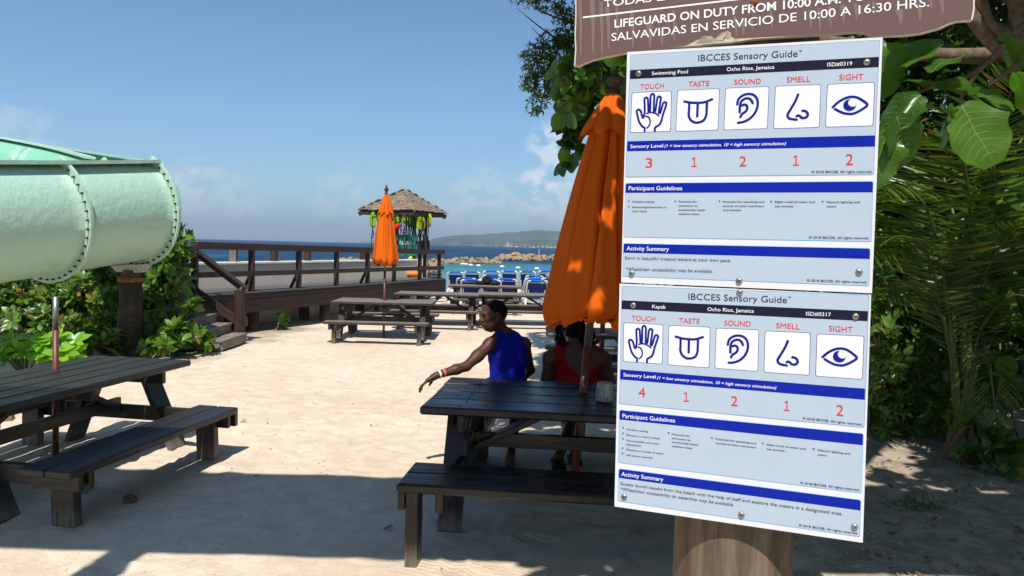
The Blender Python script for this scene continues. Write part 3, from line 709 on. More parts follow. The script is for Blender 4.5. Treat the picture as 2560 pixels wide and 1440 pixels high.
bt = [('IBCCES Sensory Guide', 772, 239, 1708, 196, 60, 'k'), ('TM', 1716, 150, 1748, 148, 13, 'k'), ('Swimming Pool', 337, 370, 677, 352, 34, 'wb'), ('Ocho Rios, Jamaica', 1042, 332, 1490, 310, 34, 'wb'), ('ISD#0319', 1988, 288, 2222, 277, 34, 'wb'),
      ('TOUCH', 228, 502, 450, 492, 48, 'rm'), ('TASTE', 682, 478, 877, 470, 48, 'rm'), ('SOUND', 1113, 459, 1363, 449, 48, 'rm'), ('SMELL', 1605, 438, 1828, 430, 48, 'rm'), ('SIGHT', 2100, 418, 2325, 410, 50, 'rm'),
      ('Sensory Level', 135, 1056, 443, 1049, 34, 'wb'), ('(1 = low sensory stimulation, 10 = high sensory stimulation)', 457, 1048, 1600, 1026, 28, 'wbi'),
      ('3', 280, 1240, 342, 1238, 92, 'r'), ('1', 710, 1232, 762, 1230, 92, 'r'), ('2', 1160, 1227, 1225, 1226, 92, 'r'), ('1', 1664, 1220, 1722, 1218, 94, 'r'), ('2', 2160, 1216, 2230, 1214, 98, 'r'), (CR, 1840, 1290, 2410, 1288, 20, 'k'),
      ('Participant Guidelines', 120, 134, 623, 135, 40, 'wb', A2), ('Activity Summary', 100, 699, 498, 707, 40, 'wb', A2), ('Swim in beautiful tropical waters at your own pace.', 85, 784, 1083, 810, 30, 'k', A2), ('*Wheelchair accessibility may be available.', 88, 888, 908, 911, 31, 'ki', A2),
      (CR, 1813, 588, 2383, 595, 20, 'k', A2), (CR, 1795, 992, 2362, 1010, 20, 'k', A2)]
cols = [(153, [('Outdoor setting', 360, 249), ('Swimming/immersion in', 475, 301), ('calm water', 297, 339)]), (590, [('Potential for', 762, 249), ('swimmers to', 768, 288), ('accidentally taste/', 843, 327), ('swallow water', 787, 365)]),
        (1006, [('Potential for splashing and', 1395, 251), ('sounds of other swimmers', 1392, 291), ('and animals', 1177, 329)]), (1494, [('Slight smell of water and', 1870, 252), ('sea animals', 1668, 293)]), (1982, [('Natural lighting and', 2292, 254), ('colors', 2070, 295)])]
for x0, ls in cols:
    for s, x1, y in ls: bt.append((s, x0, y, x1, y + 1, 17, 'k', A2))
CELL1 = [[(150, 533), (525, 515), (515, 900), (133, 913)], [(578, 510), (977, 494), (962, 888), (560, 902)], [(1030, 490), (1444, 474), (1427, 874), (1012, 888)], [(1499, 471), (1931, 456), (1916, 863), (1480, 876)], [(1988, 454), (2437, 435), (2421, 849), (1969, 861)]]
CELL2 = [[(72, 399), (445, 418), (438, 794), (65, 768)], [(496, 423), (888, 442), (879, 829), (487, 800)], [(941, 450), (1348, 467), (1337, 862), (928, 832)], [(1402, 477), (1833, 495), (1821, 899), (1390, 869)], [(1890, 505), (2337, 526), (2321, 938), (1876, 906)]]
sensory_board('white swimming pool sensory notice with black and blue bars, upper of two on the post', [(1568, 130), (2207, 93), (2180, 733), (1553, 706)], 0.0, dict(crop=A1,
    panels=[dict(q=[(135, 176), (2486, 36), (2425, 1308), (88, 1331)]), dict(q=[(90, 67), (2423, 49), (2406, 622), (70, 577)], crop=A2, bar=(162, 158)), dict(q=[(70, 633), (2394, 680), (2384, 1038), (60, 947)], crop=A2, bar=(725, 785))],
    bars=[([(135, 322), (2475, 197), (2472, 293), (131, 406)], K_bar), ([(108, 992), (2440, 936), (2437, 1041), (104, 1085)], K_blue)], cells=CELL1,
    screws=[(1540 + 213 / 3.765, 90 + 357 / 3.765), (1540 + 2360 / 3.765, 90 + 250 / 3.765), (1540 + 148 / 3.765, 440 + 918 / 3.765), (1540 + 2287 / 3.765, 440 + 903 / 3.765), (1540 + 1158 / 3.765, 440 + 987 / 3.765)],
    texts=bt, bullets=[(123, 237, A2), (122, 290, A2), (558, 237, A2), (975, 237, A2), (1460, 240, A2), (1945, 241, A2)]))
bt = [('IBCCES Sensory Guide', 682, 184, 1608, 217, 60, 'k'), ('TM', 1614, 168, 1645, 170, 12, 'k'), ('Kayak', 340, 265, 470, 270, 34, 'wb'), ('Ocho Rios, Jamaica', 860, 290, 1298, 308, 34, 'wb'), ('ISD#0317', 1788, 333, 2022, 343, 34, 'wb'),
      ('TOUCH', 148, 380, 370, 389, 48, 'rm'), ('TASTE', 593, 403, 787, 412, 48, 'rm'), ('SOUND', 1020, 427, 1268, 438, 48, 'rm'), ('SMELL', 1507, 452, 1730, 464, 48, 'rm'), ('SIGHT', 2002, 481, 2225, 493, 50, 'rm'),
      ('Sensory Level', 70, 906, 373, 927, 34, 'wb'), ('(1 = low sensory stimulation, 10 = high sensory stimulation)', 388, 930, 1508, 1027, 28, 'wbi'),
      ('4', 212, 1100, 277, 1104, 92, 'r'), ('1', 634, 1142, 690, 1144, 92, 'r'), ('2', 1082, 1182, 1145, 1186, 92, 'r'), ('1', 1577, 1228, 1635, 1233, 94, 'r'), ('2', 2070, 1274, 2137, 1281, 98, 'r'), (CR, 1755, 1310, 2313, 1368, 20, 'k'),
      ('Participant Guidelines', 125, 82, 575, 124, 37, 'wb', B2), ('Activity Summary', 115, 580, 473, 628, 37, 'wb', B2), ('Guests launch kayaks from the beach with the help of staff and explore the waters in a designated area.', 105, 657, 2007, 919, 27, 'k', B2),
      ('*Wheelchair accessibility to waterline may be available.', 106, 704, 1077, 842, 28, 'ki', B2), (CR, 1647, 648, 2155, 710, 18, 'k', B2), (CR, 1635, 1011, 2142, 1083, 18, 'k', B2)]
cols = [(158, [('Outdoor setting', 342, 187), ('Sitting on a hard surface', 443, 235), ('Use of paddle and other', 440, 282), ('equipment', 283, 316), ('Floating on a body of water', 480, 361), ('Life jacket required', 380, 408)]), (548, [('Potential for', 703, 229), ('swimmers to', 708, 264), ('accidentally taste/', 775, 296), ('swallow water', 727, 331)]),
        (922, [('Potential for splashing and', 1270, 270), ('sounds of other swimmers', 1267, 305)]), (1358, [('Slight smell of water and', 1695, 318), ('sea animals', 1513, 356)]), (1795, [('Natural lighting and', 2073, 366), ('colors', 1875, 404)])]
for x0, ls in cols:
    for s, x1, y in ls: bt.append((s, x0, y, x1, y + (x1 - x0) * .115, 15, 'k', B2))
sensory_board('white kayak sensory notice with black and blue bars, lower of two on the post', [(1549, 709), (2178, 737), (2157, 1357), (1536, 1266)], 0.0, dict(crop=B1,
    panels=[dict(q=[(53, 55), (2387, 140), (2338, 1391), (29, 1166)]), dict(q=[(97, 15), (2190, 218), (2173, 733), (86, 469)], crop=B2, bar=(100, 322)), dict(q=[(92, 518), (2169, 787), (2161, 1108), (80, 799)], crop=B2, bar=(600, 882))],
    bars=[([(55, 191), (2372, 293), (2368, 387), (53, 273)], K_bar), ([(43, 841), (2344, 1022), (2341, 1127), (39, 934)], K_blue)], cells=CELL2,
    screws=[(1540 + 163 / 3.765, 700 + 240 / 3.765), (1540 + 2255 / 3.765, 700 + 345 / 3.765), (1540 + 1163 / 3.765, 700 + 117 / 3.765), (1520 + 138 / 3.428, 1020 + 760 / 3.428), (1520 + 1143 / 3.428, 1020 + 915 / 3.428), (1520 + 2112 / 3.428, 1020 + 1018 / 3.428)],
    texts=bt, bullets=[(130, 168, B2), (130, 215, B2), (129, 263, B2), (127, 342, B2), (126, 388, B2), (520, 213, B2), (892, 255, B2), (1327, 301, B2), (1762, 350, B2)]))

# brown lifeguard sign above, ragged plank outline
t = board_root('lifeguard_sign', 'brown plank-shaped lifeguard hours sign with white lettering, torn at its lower edge', 'sign', 1437, 164, -.012)
def CB(x, y): return L(t, 1420 + x / 2.4615, y / 2.4615)
out = [(37, 405), (62, 404), (105, 385), (150, 368), (230, 348), (360, 323), (500, 307), (650, 291), (790, 281), (900, 268), (1000, 262), (1120, 243), (1180, 236), (1400, 222), (1600, 211), (1760, 196), (1820, 200), (1870, 216), (1950, 220), (2060, 216), (2180, 202), (2290, 172), (2360, 140), (2400, 127), (2490, 122), (2503, 60), (2506, -200), (2490, -520), (60, -440), (44, -100), (45, 90), (40, 220), (44, 300)]
op = [CB(*p) for p in out]; ctr = sum(op, Vector((0, 0))) / len(op)
poly('sign_panel', op, 0, K_edge, t, .014)
poly('brown_face', [p + (ctr - p).normalized() * .0028 for p in op], .0004, K_brown, t)
for i, (x, y0, y1, w) in enumerate([(75, 0, 340, 12), (150, -40, 330, 20), (205, 10, 335, 14), (245, 40, 310, 16), (300, 20, 225, 10), (395, 60, 300, 15), (500, 120, 300, 28), (575, 190, 285, 14), (650, 60, 250, 10), (1030, 100, 230, 14), (1075, 110, 225, 12), (1130, 120, 190, 12), (1250, 60, 180, 10), (1490, 60, 180, 12), (1545, 50, 190, 14), (1610, 40, 180, 12), (1690, 30, 150, 16), (1770, 20, 130, 16), (1880, 10, 100, 14), (2040, 60, 150, 34), (2160, 20, 130, 20), (2230, -20, 60, 12), (2300, 0, 90, 16)]):
    poly('grain_mark', [CB(x - w, y0), CB(x + w * .6, y0), CB(x + w * .5 + 6, (y0 + y1) / 2), CB(x + 8, y1), CB(x, y1 - 10), CB(x - w * .3, (y0 + y1) / 2)], .0007, K_brown2, t)
poly('white_rule', [CB(92, 103), CB(1750, -90), CB(1750, -80), (CB(92, 113))], .0009, K_wtext, t)
f2 = tx(t, (1420, 0), 2.4615)
f2('LIFEGUARD ON DUTY FROM 10:00 A.M. TO 4:30 P.M.', 287, 171, 2195, -38, 50, K_wtext, bold=.016)
f2('SALVAVIDAS EN SERVICIO DE 10:00 A 16:30 HRS.', 268, 254, 2222, 40, 50, K_wtext, bold=.004)
f2('TODAS LAS', 222, 44, 690, -8, 44, K_wtext, bold=.012)
# torn patch of curled vinyl along the lower edge
tp = [(640, 292), (720, 284), (770, 262), (800, 244), (850, 232), (878, 222), (905, 240), (940, 205), (975, 192), (1000, 196), (1002, 226), (1030, 240), (1100, 236), (1170, 236), (1120, 243), (1010, 262), (900, 270), (790, 283)]
poly('torn_patch', [CB(*p) for p in tp], .0010, K_peel, t, .0008)
m = MB()
for a, b, c_ in (((800, 250), (870, 228), (845, 262)), ((900, 245), (985, 196), (950, 250)), ((930, 232), (1000, 200), (995, 236)), ((780, 268), (900, 246), (880, 266))):
    A, B, C_ = CB(*a), CB(*b), CB(*c_); m.add([(A.x, A.y, .0012), (B.x, B.y, .0075), (C_.x, C_.y, .0020), ((A.x + B.x) / 2, (A.y + B.y) / 2 + .004, .007)], [[0, 2, 1, 3]])
m.build('curled_flap', K_edge, t)
for p in ((1145, 8),):
    q = CB(*p); V, Fc = lathe([(0, .004), (.006, .003), (.007, .0005)], 14); MB().add(V, Fc).build('rusty_screw', M_rust, t, Matrix.Translation((q.x, q.y, .001)), smooth=True)

# post
pt_ = plane_pt(1800, 1345, -.027); RP = .122
pc = pt_ + nn * RP + e1 * .022; ph_ = pc.z; pc = pc + e2 * (ph_ / -e2.z)   # the post leans with the boards
g = G('aged_post_wood'); v = g.co('Object', (9, 9, .9)); n = g.noise(v, 3, 7, .65, .4); n2 = g.noise(g.co('Object', (3, 3, 1.2)), 3, 4)
c = g.ramp(n, [(.30, (.040, .030, .020)), (.5, (.100, .078, .052)), (.70, (.21, .17, .12))]); c = g.mix(g.mr(n2, .4, .7, 0, .45), c, (.22, .13, .06)); c = g.mix(g.mr(g.noise(g.co('Object', (30, 30, 1.2)), 2, 5), .62, .72, 0, .5), c, (.05, .035, .02))
g.P(Base_Color=c, Roughness=.75, Specular_IOR_Level=.25); M_post = g.done(g.bump(n, .6, .006))
post = thing('sign_post', 'thick round tan timber post carrying the lifeguard sign and both notices', 'post', (pc.x, pc.y, 0))
post.rotation_mode = 'QUATERNION'; post.rotation_quaternion = Vector((0, 0, 1)).rotation_difference(-e2)
V = []; Fc = []; nseg = 56; zs = [-.15, .3, .6, .9, 1.2, 1.6, 2.1, 2.7]
for z in zs:
    for k in range(nseg):
        a = 2 * math.pi * k / nseg; rr = RP * (1.03 - .012 * z) * (1 + .012 * mnoise.noise(Vector((math.cos(a) * 2, math.sin(a) * 2, z * .7))))
        V.append((rr * math.cos(a) , rr * math.sin(a), z))
for i in range(len(zs) - 1):
    for k in range(nseg): k2 = (k + 1) % nseg; Fc.append([i * nseg + k, i * nseg + k2, (i + 1) * nseg + k2, (i + 1) * nseg + k])
Fc.append([(len(zs) - 1) * nseg + k for k in range(nseg)])
ob('shaft', mesh_np('shaft', V, Fc, True), M_post, post)
for i, (a_c, z0_, l_) in enumerate(((-95, 1.0, .035), (-118, .82, .30), (-84, .70, .22), (-60, .80, .34), (-104, .62, .25), (-132, .95, .2), (-75, 1.0, .12))):
    aa = R(a_c + 19); pts = [(math.cos(aa + .02 * math.sin(q * 2.1 + i)) * RP * 1.012, math.sin(aa + .02 * math.sin(q * 2.1 + i)) * RP * 1.012, z0_ - l_ * q / 5) for q in range(6)]
    MB().tube(pts, [.0008, .0018, .0025, .002, .0015, .0006], 5).build('crack', M_bolt, post)
pb = plane_pt(1860, 700, -.007); 

# ================================================================== water slide flume
slide = thing('water_slide', 'pale mint green fibreglass water slide flume curving above the left bushes', 'water slide', (-5.63, 11.2, 0))
SO = Vector(slide.location)
RF = .79
cen = [Vector((-7.35, 6.66, 1.68)), Vector((-6.78, 8.2, 1.87)), Vector((-6.2, 9.74, 2.05)), Vector((-5.72, 11.15, 2.235))]
def flume_ring(c, ax, rad, a0, a1, n=26, tilt=0.0):
    ax = Vector(ax).normalized(); h = Vector((ax.y, -ax.x, 0)).normalized(); up = h.cross(ax) * 1.0
    if up.z < 0: up = -up
    out = []
    for i in range(n + 1):
        a = a0 + (a1 - a0) * i / n; out.append(c + h * (rad * math.cos(a)) + up * (rad * math.sin(a)))
    return out
A0, A1 = R(56), R(-236)        # from the near lip, down under the belly, up to the far lip
def sweep(cs, axs, rad, name, mat, parent, a0=A0, a1=A1, th=.02, n=34, lift=None):
    V = []; Fc = []; k = n + 1
    for j, (c, ax) in enumerate(zip(cs, axs)):
        a1j = a1
        ro = flume_ring(c, ax, rad, a0, a1j, n); ri = flume_ring(c, ax, rad - th, a0, a1j, n)
        V += ro + ri
    m = len(cs)
    for j in range(m - 1):
        b, d = j * 2 * k, (j + 1) * 2 * k
        for i in range(n):
            Fc.append([b + i, b + i + 1, d + i + 1, d + i]); Fc.append([b + k + i, d + k + i, d + k + i + 1, b + k + i + 1])
        Fc.append([b, d, d + k, b + k]); Fc.append([b + n, b + k + n, d + k + n, d + n])
    for j in (0, m - 1):
        b = j * 2 * k
        for i in range(n): Fc.append([b + i, b + k + i, b + k + i + 1, b + i + 1])
    V = [v - SO for v in V]
    return ob(name, mesh_np(name, V, Fc, True), mat, parent)
def lip(cs, axs, rad, ang, w, th, name, mat, parent):
    """flat horizontal flange along the rim"""
    V = []; Fc = []
    for c, ax in zip(cs, axs):
        ax = Vector(ax).normalized(); h = Vector((ax.y, -ax.x, 0)).normalized()
        up = h.cross(ax); up = up if up.z > 0 else -up
        p = c + h * rad * math.cos(ang) + up * rad * math.sin(ang); s = 1 if math.cos(ang) > 0 else -1
        for (dx, dz) in ((-.03, 0), (w, 0), (w, th), (-.03, th)): V.append(p + h * s * dx + up * dz - SO)
    m = len(cs)
    for j in range(m - 1):
        for i in range(4): Fc.append([j * 4 + i, j * 4 + (i + 1) % 4, (j + 1) * 4 + (i + 1) % 4, (j + 1) * 4 + i])
    Fc.append([0, 1, 2, 3]); Fc.append([(m - 1) * 4 + i for i in (3, 2, 1, 0)])
    ob(name, mesh_np(name, V, Fc), mat, parent)
axis_ = (cen[3] - cen[1]).normalized()
for j in range(3):
    n_ = 8; cs = [cen[j].lerp(cen[j + 1], t / n_) for t in range(n_ + 1)]; ax = [axis_] * (n_ + 1)
    seg = sweep(cs, ax, RF, 'flume_section', M_slide, slide)
    lip(cs, ax, RF, A0, .17, .05, 'rim', M_slide, seg); lip(cs, ax, RF, math.pi - A0, .115, .035, 'rim', M_slide, seg)
def flange(c, ax, parent, w=.10, bolts=True):
    V = []; Fc = []; n = 40; a0, a1 = A0 + .05, A1 - .05
    axn = Vector(ax).normalized()
    for s in (-.022, .022):
        V += [v + axn * s - SO for v in flume_ring(c, ax, RF - .03, a0, a1, n)] + [v + axn * s - SO for v in flume_ring(c, ax, RF + w, a0, a1, n)]
    k = n + 1
    for i in range(n):
        Fc += [[i, i + 1, k + i + 1, k + i], [2 * k + i, 3 * k + i, 3 * k + i + 1, 2 * k + i + 1], [k + i, k + i + 1, 3 * k + i + 1, 3 * k + i], [i, 2 * k + i, 2 * k + i + 1, i + 1]]
    Fc += [[0, k, 3 * k, 2 * k], [n, 2 * k + n, 3 * k + n, k + n]]
    fl = ob('joint_flange', mesh_np('joint_flange', V, Fc, False), M_slide, parent)
    pts = flume_ring(c, ax, RF + w * .55, R(44), R(-200), 31)
    for p in pts:
        mb = MB(); mb.tube([p + axn * .018 - SO - axn * .05, p - axn * .062 - SO], .009, 6); mb.tube([p - SO - axn * .022, p - SO - axn * .035], .017, 6); mb.build('bolt', M_bolt, fl)
for j in (1, 2, 3): flange(cen[j], axis_, slide)
# the flume turns left behind and climbs: its far wall shows above the near rim
turn = crom([Vector((-6.0, 11.5, 2.30)), Vector((-6.45, 12.1, 2.38)), Vector((-7.3, 12.8, 2.54)), Vector((-8.4, 13.2, 2.72)), Vector((-9.8, 13.35, 2.92)), Vector((-11.2, 13.2, 3.12)), Vector((-13, 12.8, 3.3))], 5)
tax = [(turn[min(i + 1, len(turn) - 1)] - turn[max(i - 1, 0)]) for i in range(len(turn))]
tax = [Vector((a.x, a.y, 0)).normalized() for a in tax]
cut = 14
ts = sweep(turn[:cut + 1], tax[:cut + 1], RF, 'curved_section', M_slidein, slide); lip(turn[:cut + 1], tax[:cut + 1], RF, A0, .10, .04, 'rim', M_slide, ts); lip(turn[:cut + 1], tax[:cut + 1], RF, math.pi - A0, .10, .04, 'rim', M_slide, ts)
ts = sweep(turn[cut:], tax[cut:], RF, 'curved_section', M_slidein, slide); lip(turn[cut:], tax[cut:], RF, A0, .10, .04, 'rim', M_slide, ts); lip(turn[cut:], tax[cut:], RF, math.pi - A0, .10, .04, 'rim', M_slide, ts)
# support pile with bracket
g0 = atZ(313, 893, 0)
sup = thing('slide_support', 'brown timber pile with rusty collar and cream bracket under the slide flume', 'post', (g0.x, 11.15, 0))
MB().tube([(0, 0, -.2), (0.02, 0, .6), (0, 0, 1.17)], [.175, .165, .16], 18).build('pile', M_pile, sup, smooth=True)
MB().tube([(0, 0, 1.12), (0, 0, 1.20)], .175, 18).build('rusty_collar', M_rust, sup, smooth=True)
MB().tube([(0.02, 0, 1.18), (.02, 0, 1.30)], .135, 12).build('steel_stub', M_bolt, sup)
m = MB(); m.add([(-.16, -.10, 1.27), (.20, -.10, 1.27), (.29, -.10, 1.40), (-.25, -.10, 1.36), (-.16, .1, 1.27), (.20, .1, 1.27), (.29, .1, 1.40), (-.25, .1, 1.36)], [[0, 1, 2, 3], [7, 6, 5, 4], [0, 4, 5, 1], [1, 5, 6, 2], [2, 6, 7, 3], [3, 7, 4, 0]])
m.build('saddle_bracket', plain('chipped_cream_paint', (.48, .44, .36), .6, .4, 0, .3, 18, .3), sup)

# ================================================================== deck ramp, wall, steps
deck = thing('boardwalk', 'dark brown timber boardwalk with plank skirt and railing running towards the kiosk', 'boardwalk', (-5.07, 14.0, 0))
DO = Vector(deck.location); dd = Vector((3.07, 7.7, 0)).normalized(); dn = Vector((-dd.y, dd.x, 0))
D0, D1 = -1.55, 8.30; DW = 1.02; ZD = .81
def dp(s, w=0, z=0): return dd * s + dn * w + Vector((0, 0, z))
# skirt boards: three courses, butted lengths
for c_, (z0, z1) in enumerate(((.412, .540), (.546, .672), (.678, .775))):
    s = D0 + (0, -.0, 0)[c_]; cuts = [[D0, 1.6, 4.2, 6.6, D1], [D0, .7, 3.1, 5.6, D1], [D0, 2.3, 4.9, 7.2, D1]][c_]
    for a, b in zip(cuts, cuts[1:]): bar('skirt_plank', dp(a + .002, -.02 + .003 * (c_ % 2), (z0 + z1) / 2), dp(b - .002, -.02 + .003 * (c_ % 2), (z0 + z1) / 2), .035, z1 - z0, M_deck, deck)
nb = 68
for i in range(nb):
    s = D0 + (D1 - D0) * (i + .5) / nb; bar('deck_board', dp(s, -.05, ZD - .016), dp(s, DW, ZD - .016), (D1 - D0) / nb - .008, .03, M_decktop, deck, .003)
bar('end_plank', dp(D1 + .02, -.04, .60), dp(D1 + .02, DW, .60), .03, .37, M_deck, deck)
bar('bearer', dp(D0, .25, .70), dp(D1, .25, .70), .08, .12, M_deck, deck); bar('bearer', dp(D0, .85, .70), dp(D1, .85, .70), .08, .12, M_deck, deck)
for s in (.55, 2.9, 5.2, 7.4):
    for w in (.28, .85):
        MB().tube([dp(s, w, -.2), dp(s, w, .64)], .12, 12).build('support_pile', M_pile, deck, smooth=True)
def railz(s): return 1.745 - .0105 * (s + 1.2)
posts = [-1.28, .93, 3.05, 4.95, 6.05, 7.05, 7.62, 8.22]
px_posts = [491, 632, 749, 844, 922, 988, 1052, 1100]
def s_at(px):      # distance along the deck edge whose foot shows at this photo column
    best = min((abs((_r.dot(DO + dp(s * .02) + Vector((0, 0, 1.2)) - CAMP) / _f.dot(DO + dp(s * .02) + Vector((0, 0, 1.2)) - CAMP) * F + 1280) - px), s * .02) for s in range(-100, 430))
    return best[1]
for i, px in enumerate(px_posts):
    s = s_at(px); zt = railz(s) - .05; zb = ZD - .015 if i else .3
    bar('rail_post', dp(s, .03, zb), dp(s, .03, zt), .10, .10, M_rail, deck, .006, (1, 0, 0))
    if i in (1, 2, 4): bar('kick_brace', dp(s - .02, .22, ZD), dp(s, .08, ZD + .28), .04, .06, M_rail, deck)
sa, sb = s_at(488), s_at(1108)
def rp(s, w, dz): return dp(s, w, railz(s) + dz)
sm = [sa, 1.35, 4.6, sb]
for a, b in zip(sm, sm[1:]):
    bar('top_rail', rp(a + .002, .03, -.02), rp(b - .002, .03, -.02), .15, .038, M_rail, deck, .005); bar('rail_fascia', rp(a + .002, -.035, -.085), rp(b - .002, -.035, -.085), .035, .09, M_rail, deck)
for a, b in ((s_at(478), 2.0), (2.0, 5.6), (5.6, s_at(1107))): bar('mid_rail', dp(a, -.04, 1.16 - .004 * a), dp(b - .003, -.04, 1.16 - .004 * b), .035, .10, M_rail, deck)

wall = thing('seawall', 'low beige rendered sea wall with cream coping behind the boardwalk', 'wall', tuple(DO + dp(-2.3, DW + .05)))
WO = Vector(wall.location)
wl0, wl1 = DO + dp(-2.3, DW + .16) - WO, DO + dp(8.6, DW + .16) - WO
for i in range(6):
    a, b = wl0.lerp(wl1, i / 6), wl0.lerp(wl1, (i + 1) / 6); e = (b - a).normalized() * .002
    bar('wall_panel', a + e + Vector((0, 0, .62)), b - e + Vector((0, 0, .62)), .2, 1.32, M_wall, wall)
    bar('coping', a + e + Vector((0, 0, 1.31)), b - e + Vector((0, 0, 1.31)), .26, .055, M_coping, wall, .01)
for i, (px, pale) in enumerate(((586, 1), (684, 0), (770, 0), (906, 0))):
    lo, hi = -6.0, 9.0
    best = min((abs(_r.dot(DO + dp(s * .05, DW + .16, 1.4) - CAMP) / _f.dot(DO + dp(s * .05, DW + .16, 1.4) - CAMP) * F + 1280 - px), s * .05) for s in range(-100, 400))[1]
    p = DO + dp(best, DW + .16); t = bar('wall_post', p + Vector((0, 0, 1.33)), p + Vector((0, 0, 1.69 + (0, -.01, -.02, -.04)[i])), .14, .14, M_step if pale else M_rail, None, .006, (1, 0, 0))
    tag(t, ['pale bleached post standing on the sea wall', 'dark post on the sea wall right of the bleached one', 'dark post on the middle of the sea wall', 'dark post on the sea wall left of the small orange umbrella'][i], 'post', 'posts along the sea wall')

# timber stairs climbing left to the deck
st = thing('timber_steps', 'three weathered wooden steps climbing from the sand to the boardwalk', 'steps', (-4.9, 12.6, 0))
SO2 = Vector(st.location)
for i, (xr, z) in enumerate(((-4.60, .17), (-4.87, .34), (-5.13, .50), (-5.40, .66))):
    xl = -6.3; y0, y1 = 11.75 + .012 * i, 12.82
    bar('riser', Vector((xr - .02, y0, z - .085)) - SO2, Vector((xr - .02, y1, z - .085)) - SO2, .03, .125, M_step, st)
    bar('side_board', Vector((xl, y0, z - .085)) - SO2, Vector((xr - .04, y0, z - .085)) - SO2, .03, .125, M_step, st)
    for k in range(2 if i < 3 else 1):
        xx = xr + .015 - .145 * (k + .5); bar('tread_board', Vector((xx, y0 - .03, z - .005)) - SO2, Vector((xx, y1, z - .005)) - SO2, .14, .035, M_step, st)
rl = thing('stair_railing', 'red brown sloping stair handrail ending at a newel post on the sand', 'railing', (-4.98, 13.78, 0)); RO = Vector(rl.location)
nw = atY(599, 846, 12.98); nw.z = 0; nwp = Vector((nw.x, nw.y, 0))
bar('newel_post', nwp - RO + Vector((0, 0, -.1)), nwp - RO + Vector((0, 0, .92)), .14, .14, M_rail, rl, .008, (1, 0, 0))
bar('post_block', nwp - RO + Vector((.10, 0, .28)), nwp - RO + Vector((.10, 0, .44)), .05, .08, M_rail, rl, .004, (1, 0, 0))
topL = DO + dp(s_at(495), -.03); tl = atY(496, 628, topL.y); br = atY(618, 722, nwp.y)
bar('handrail', tl - RO, br - RO, .14, .045, M_rail, rl, .006)
dirn = (br - tl).normalized()
bar('handrail_fascia', tl - RO + Vector((0, .02, -.075)), tl - RO + dirn * ((br - tl).length - .16) + Vector((0, .02, -.075)), .04, .09, M_rail, rl)
a_, b_ = atY(452, 702, topL.y - .05), atY(591, 802, nwp.y - .02)
bar('lower_rail', a_ - RO, b_ - RO, .04, .15, M_rail, rl)

# small white boat beyond the wall, left of the far umbrella
p = atY(906, 655, 27); bt_ = thing('small_boat', 'small white boat with a rail showing over the end of the sea wall', 'boat', (p.x, 27, .9))
m = MB(); m.add([(-.16, -.5, 0), (.22, -.5, 0), (.22, -.5, .28), (.02, -.5, .28), (-.14, -.5, .10), (-.16, .8, 0), (.22, .8, 0), (.22, .8, .28), (.02, .8, .28), (-.14, .8, .10)], [[0, 1, 2, 3, 4], [9, 8, 7, 6, 5], [0, 5, 6, 1], [1, 6, 7, 2], [2, 7, 8, 3], [3, 8, 9, 4], [4, 9, 5, 0]])
m.build('hull', M_white, bt_); MB().box((.08, -.2, -.45), (.5, 1.2, .9)).build('hull_lower', M_white, bt_)
MB().tube(crom([(.10, -.45, .28), (.14, -.45, .52), (.18, -.3, .56), (.2, .3, .56), (.2, .5, .28)], 4), .014, 6).build('grab_rail', M_metal, bt_)
MB().box((.10, -.51, .16), (.12, .01, .07)).build('blue_stripe', M_sling2, bt_)

# ================================================================== lifeguard kiosk
KX, KY = -3.57, 24.0
kiosk = thing('lifeguard_kiosk', 'small shingle-roofed lifeguard kiosk on green posts beside the beach', 'kiosk', (KX, KY, 0))
ca = [R(22), R(112), R(202), R(292)]; RR = 1.42; ZE, ZA = 2.80, 3.50

cor = [Vector((RR * math.cos(a), RR * math.sin(a), ZE)) for a in ca]; apex = Vector((.03, 0, ZA))
m = MB(); 
m.add([c * .98 + Vector((0, 0, -.02)) for c in cor] + [apex - Vector((0, 0, .08))], [[0, 1, 4], [1, 2, 4], [2, 3, 4], [3, 0, 4], [3, 2, 1, 0]])
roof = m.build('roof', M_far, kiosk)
rows = 11; random.seed(9); shmesh = {}
for f_ in range(4):
    A_, B_ = cor[f_], cor[(f_ + 1) % 4]; mid = (A_ + B_) / 2
    nrm = (B_ - A_).cross(apex - A_).normalized()
    if nrm.z < 0: nrm = -nrm
    along = (B_ - A_).normalized(); upv = nrm.cross(along).normalized()
    if upv.z < 0: upv = -upv
    vis = f_ in (2, 3)
    nr = rows if vis else 6
    for r__ in range(nr):
        t0 = r__ / nr; wrow = (B_ - A_).length * (1 - t0 * .96); cnt = max(1, int(round(wrow / (.17 if vis else .4)))); base = mid.lerp(apex, t0)
        hrow = ((apex - mid).length / nr)
        for k in range(cnt):
            w = wrow / cnt; key = (vis, round(w, 2))
            if key not in shmesh:
                V, Fc = cbox((round(w, 2) * .93, hrow * 1.30, .030), .002); me = mesh_np('shingle', V, Fc); me.materials.append(M_shingle); shmesh[key] = me
            c = base + along * ((k + .5 + random.uniform(-.06, .06)) * w - wrow / 2 + (.0 if r__ % 2 else .02)) + upv * (hrow * .5 + random.uniform(-.018, .018)) + nrm * .045
            Mx = Matrix((along, upv, nrm)).transposed() @ Matrix.Rotation(R(-7), 3, 'X') @ Matrix.Rotation(random.uniform(-.03, .03), 3, 'Z')
            ob('shingle', shmesh[key], None, roof, Matrix.Translation(c) @ Mx.to_4x4())
